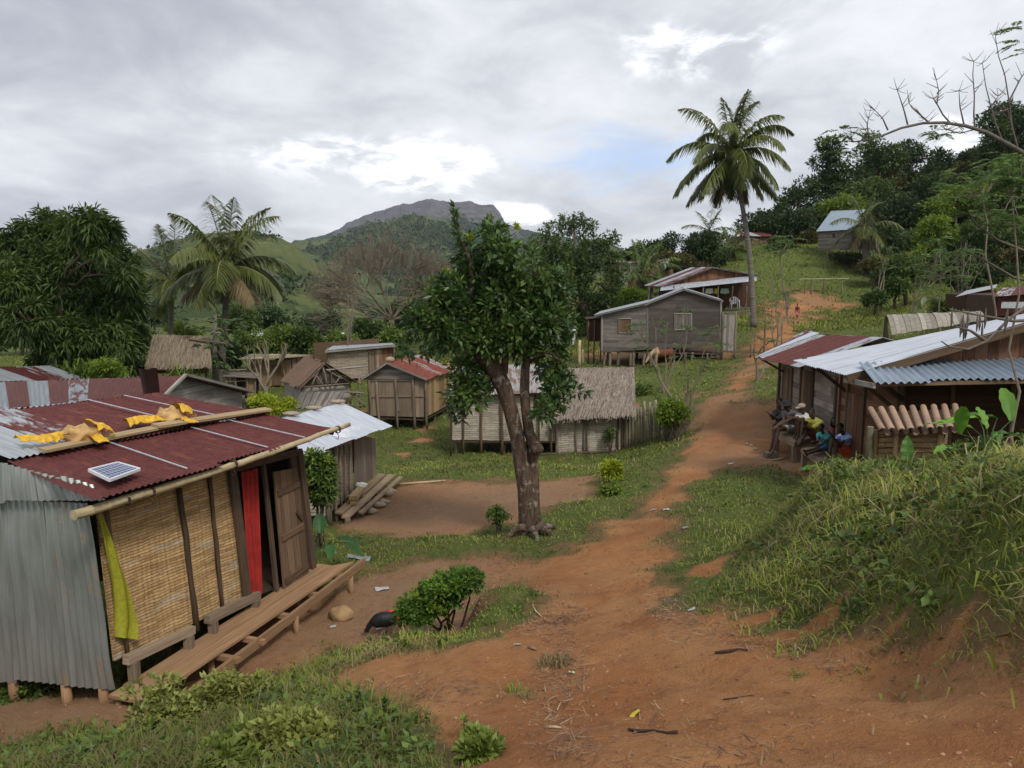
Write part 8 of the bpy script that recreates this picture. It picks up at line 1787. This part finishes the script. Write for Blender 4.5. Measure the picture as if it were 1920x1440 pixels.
    # pavers and block by the bench
    c=G(1441,858); mb=MB(); mb.beam(c+Vector((-.1,0,.07)),c+Vector((.22,.02,.07)),.22,.14); o=mb.build('stone_block',M['dark_rock'],origin=c); tag(o,'squared dark stone block on the earth in front of the seated men','block')
    for i,(a,b) in enumerate(((1408,836),(1416,843),(1424,849),(1400,834))): rock(['small pale stone nearest the middle of the path, end of the row','second pale stone of the row leading to the dark block','pale stone of the row touching the dark block','outermost pale stone of the row, left of all'][i],a,b,.045,grp='row of pale stones')
    # clod of earth bank below the ledge tuft
    # straw and chips strewn along the path edge: nobody could count them
    n=2600; r=np.random.default_rng(4); lines=[((1040,1130),(1060,1240),45),((1060,1240),(1040,1330),60),((1040,1330),(1080,1420),70),((1000,1180),(1090,1150),40),((1240,1120),(1300,1180),60),((1300,1180),(1600,1250),60),((660,1290),(900,1300),70),((1100,1300),(1500,1420),160),((700,1200),(900,1120),60),((880,1070),(1200,960),60),((700,960),(1000,930),40)]
    X=[];
    for _ in range(n):
        a,b,s=lines[r.integers(len(lines))]; t=r.random(); X.append((a[0]*(1-t)+b[0]*t+r.normal(0,s*.5),a[1]*(1-t)+b[1]*t+r.normal(0,s*.22)))
    ps=[G(a,min(b,1500)) for a,b in X[:2600]]; p=np.array([q[:] for q in ps]); m=len(p); a=r.uniform(0,6.28,m); D=np.stack([np.cos(a),np.sin(a),r.normal(0,.10,m)],-1)
    o=strips(p+np.array([0,0,.008]),unit(D),r.uniform(.02,.13,m)*(.7+p[:,1]*.06),r.uniform(.003,.009,m)*(.7+p[:,1]*.07),np.zeros(m),r.random(m),'straw_litter',M['litter_leaf']); tag(o,kind='stuff')
    # pebbles and crumbs of earth
    n=2600; x,y,rg=gdens(9000,umax=.8,y0=2.3,y1=22,seed=5); d=dirt(x,y); k=d>.6; x,y=x[k][:n],y[k][:n]; z=gz(x,y); s=rg.uniform(.006,.018,len(x))*(.7+y*.05)
    O=np.array([[1,0,0],[-1,0,0],[0,1,0],[0,-1,0],[0,0,.8],[0,0,-.5]]); V=(np.stack([x,y,z],-1)[:,None]+O[None]*s[:,None,None]*rg.uniform(.6,1.3,(len(x),6,1))).reshape(-1,3); f=np.array([[0,2,4],[2,1,4],[1,3,4],[3,0,4]]); F_=(np.arange(len(x))[:,None,None]*6+f[None]).reshape(-1,3)
    o=npmesh('earth_crumbs',V,F_,M['crumb'],fa={'rnd':('FACE',np.repeat(rg.random(len(x)),4))}); tag(o,kind='stuff')
for n_,c_ in dict(tan_rock=(.34,.22,.11),white_paper=(.42,.42,.41),grey_plastic=(.22,.25,.27),yellow_paper=(.65,.5,.05),pale_leaf=(.4,.42,.25),stick=(.20,.13,.08),dark_stick=(.045,.028,.02),dark_rock=(.13,.11,.09),earth_lump=(.20,.095,.05),red_bright=(.65,.04,.02)).items(): M[n_]=m_plain(n_,c_,.85,scale=8,var=.25,bs=.5)
M['litter_leaf']=m_leaf('straw_chips',(.10,.05,.028),(.22,.13,.07),(.48,.36,.22),trans=0); M['crumb']=m_leaf('earth_crumb',(.16,.065,.035),(.27,.12,.06),(.45,.30,.18),trans=0)
small()
# ---------------- air ----------------
def haze():
    mb=MB(); x0,x1,y0,y1,z0,z1=-5200,5200,-60,5200,-260,520
    p=[Vector(v) for v in ((x0,y0,z0),(x1,y0,z0),(x1,y1,z0),(x0,y1,z0),(x0,y0,z1),(x1,y0,z1),(x1,y1,z1),(x0,y1,z1))]
    for f in ((0,3,2,1),(4,5,6,7),(0,1,5,4),(1,2,6,5),(2,3,7,6),(3,0,4,7)): mb.face([p[i] for i in f],[(0,0)]*4)
    m=bpy.data.materials.new('air'); m.use_nodes=True; t=NT(m.node_tree)
    for nd in list(t.n): t.n.remove(nd)
    v=t('ShaderNodeVolumePrincipled',{'Color':(.80,.87,1.,1),'Density':.00008,'Anisotropy':0.2}); o=t('ShaderNodeOutputMaterial'); t.l.new(v.outputs[0],o.inputs['Volume'])
    ob=mb.build('haze',m,origin=(0,0,0)); tag(ob,kind='stuff')
haze()
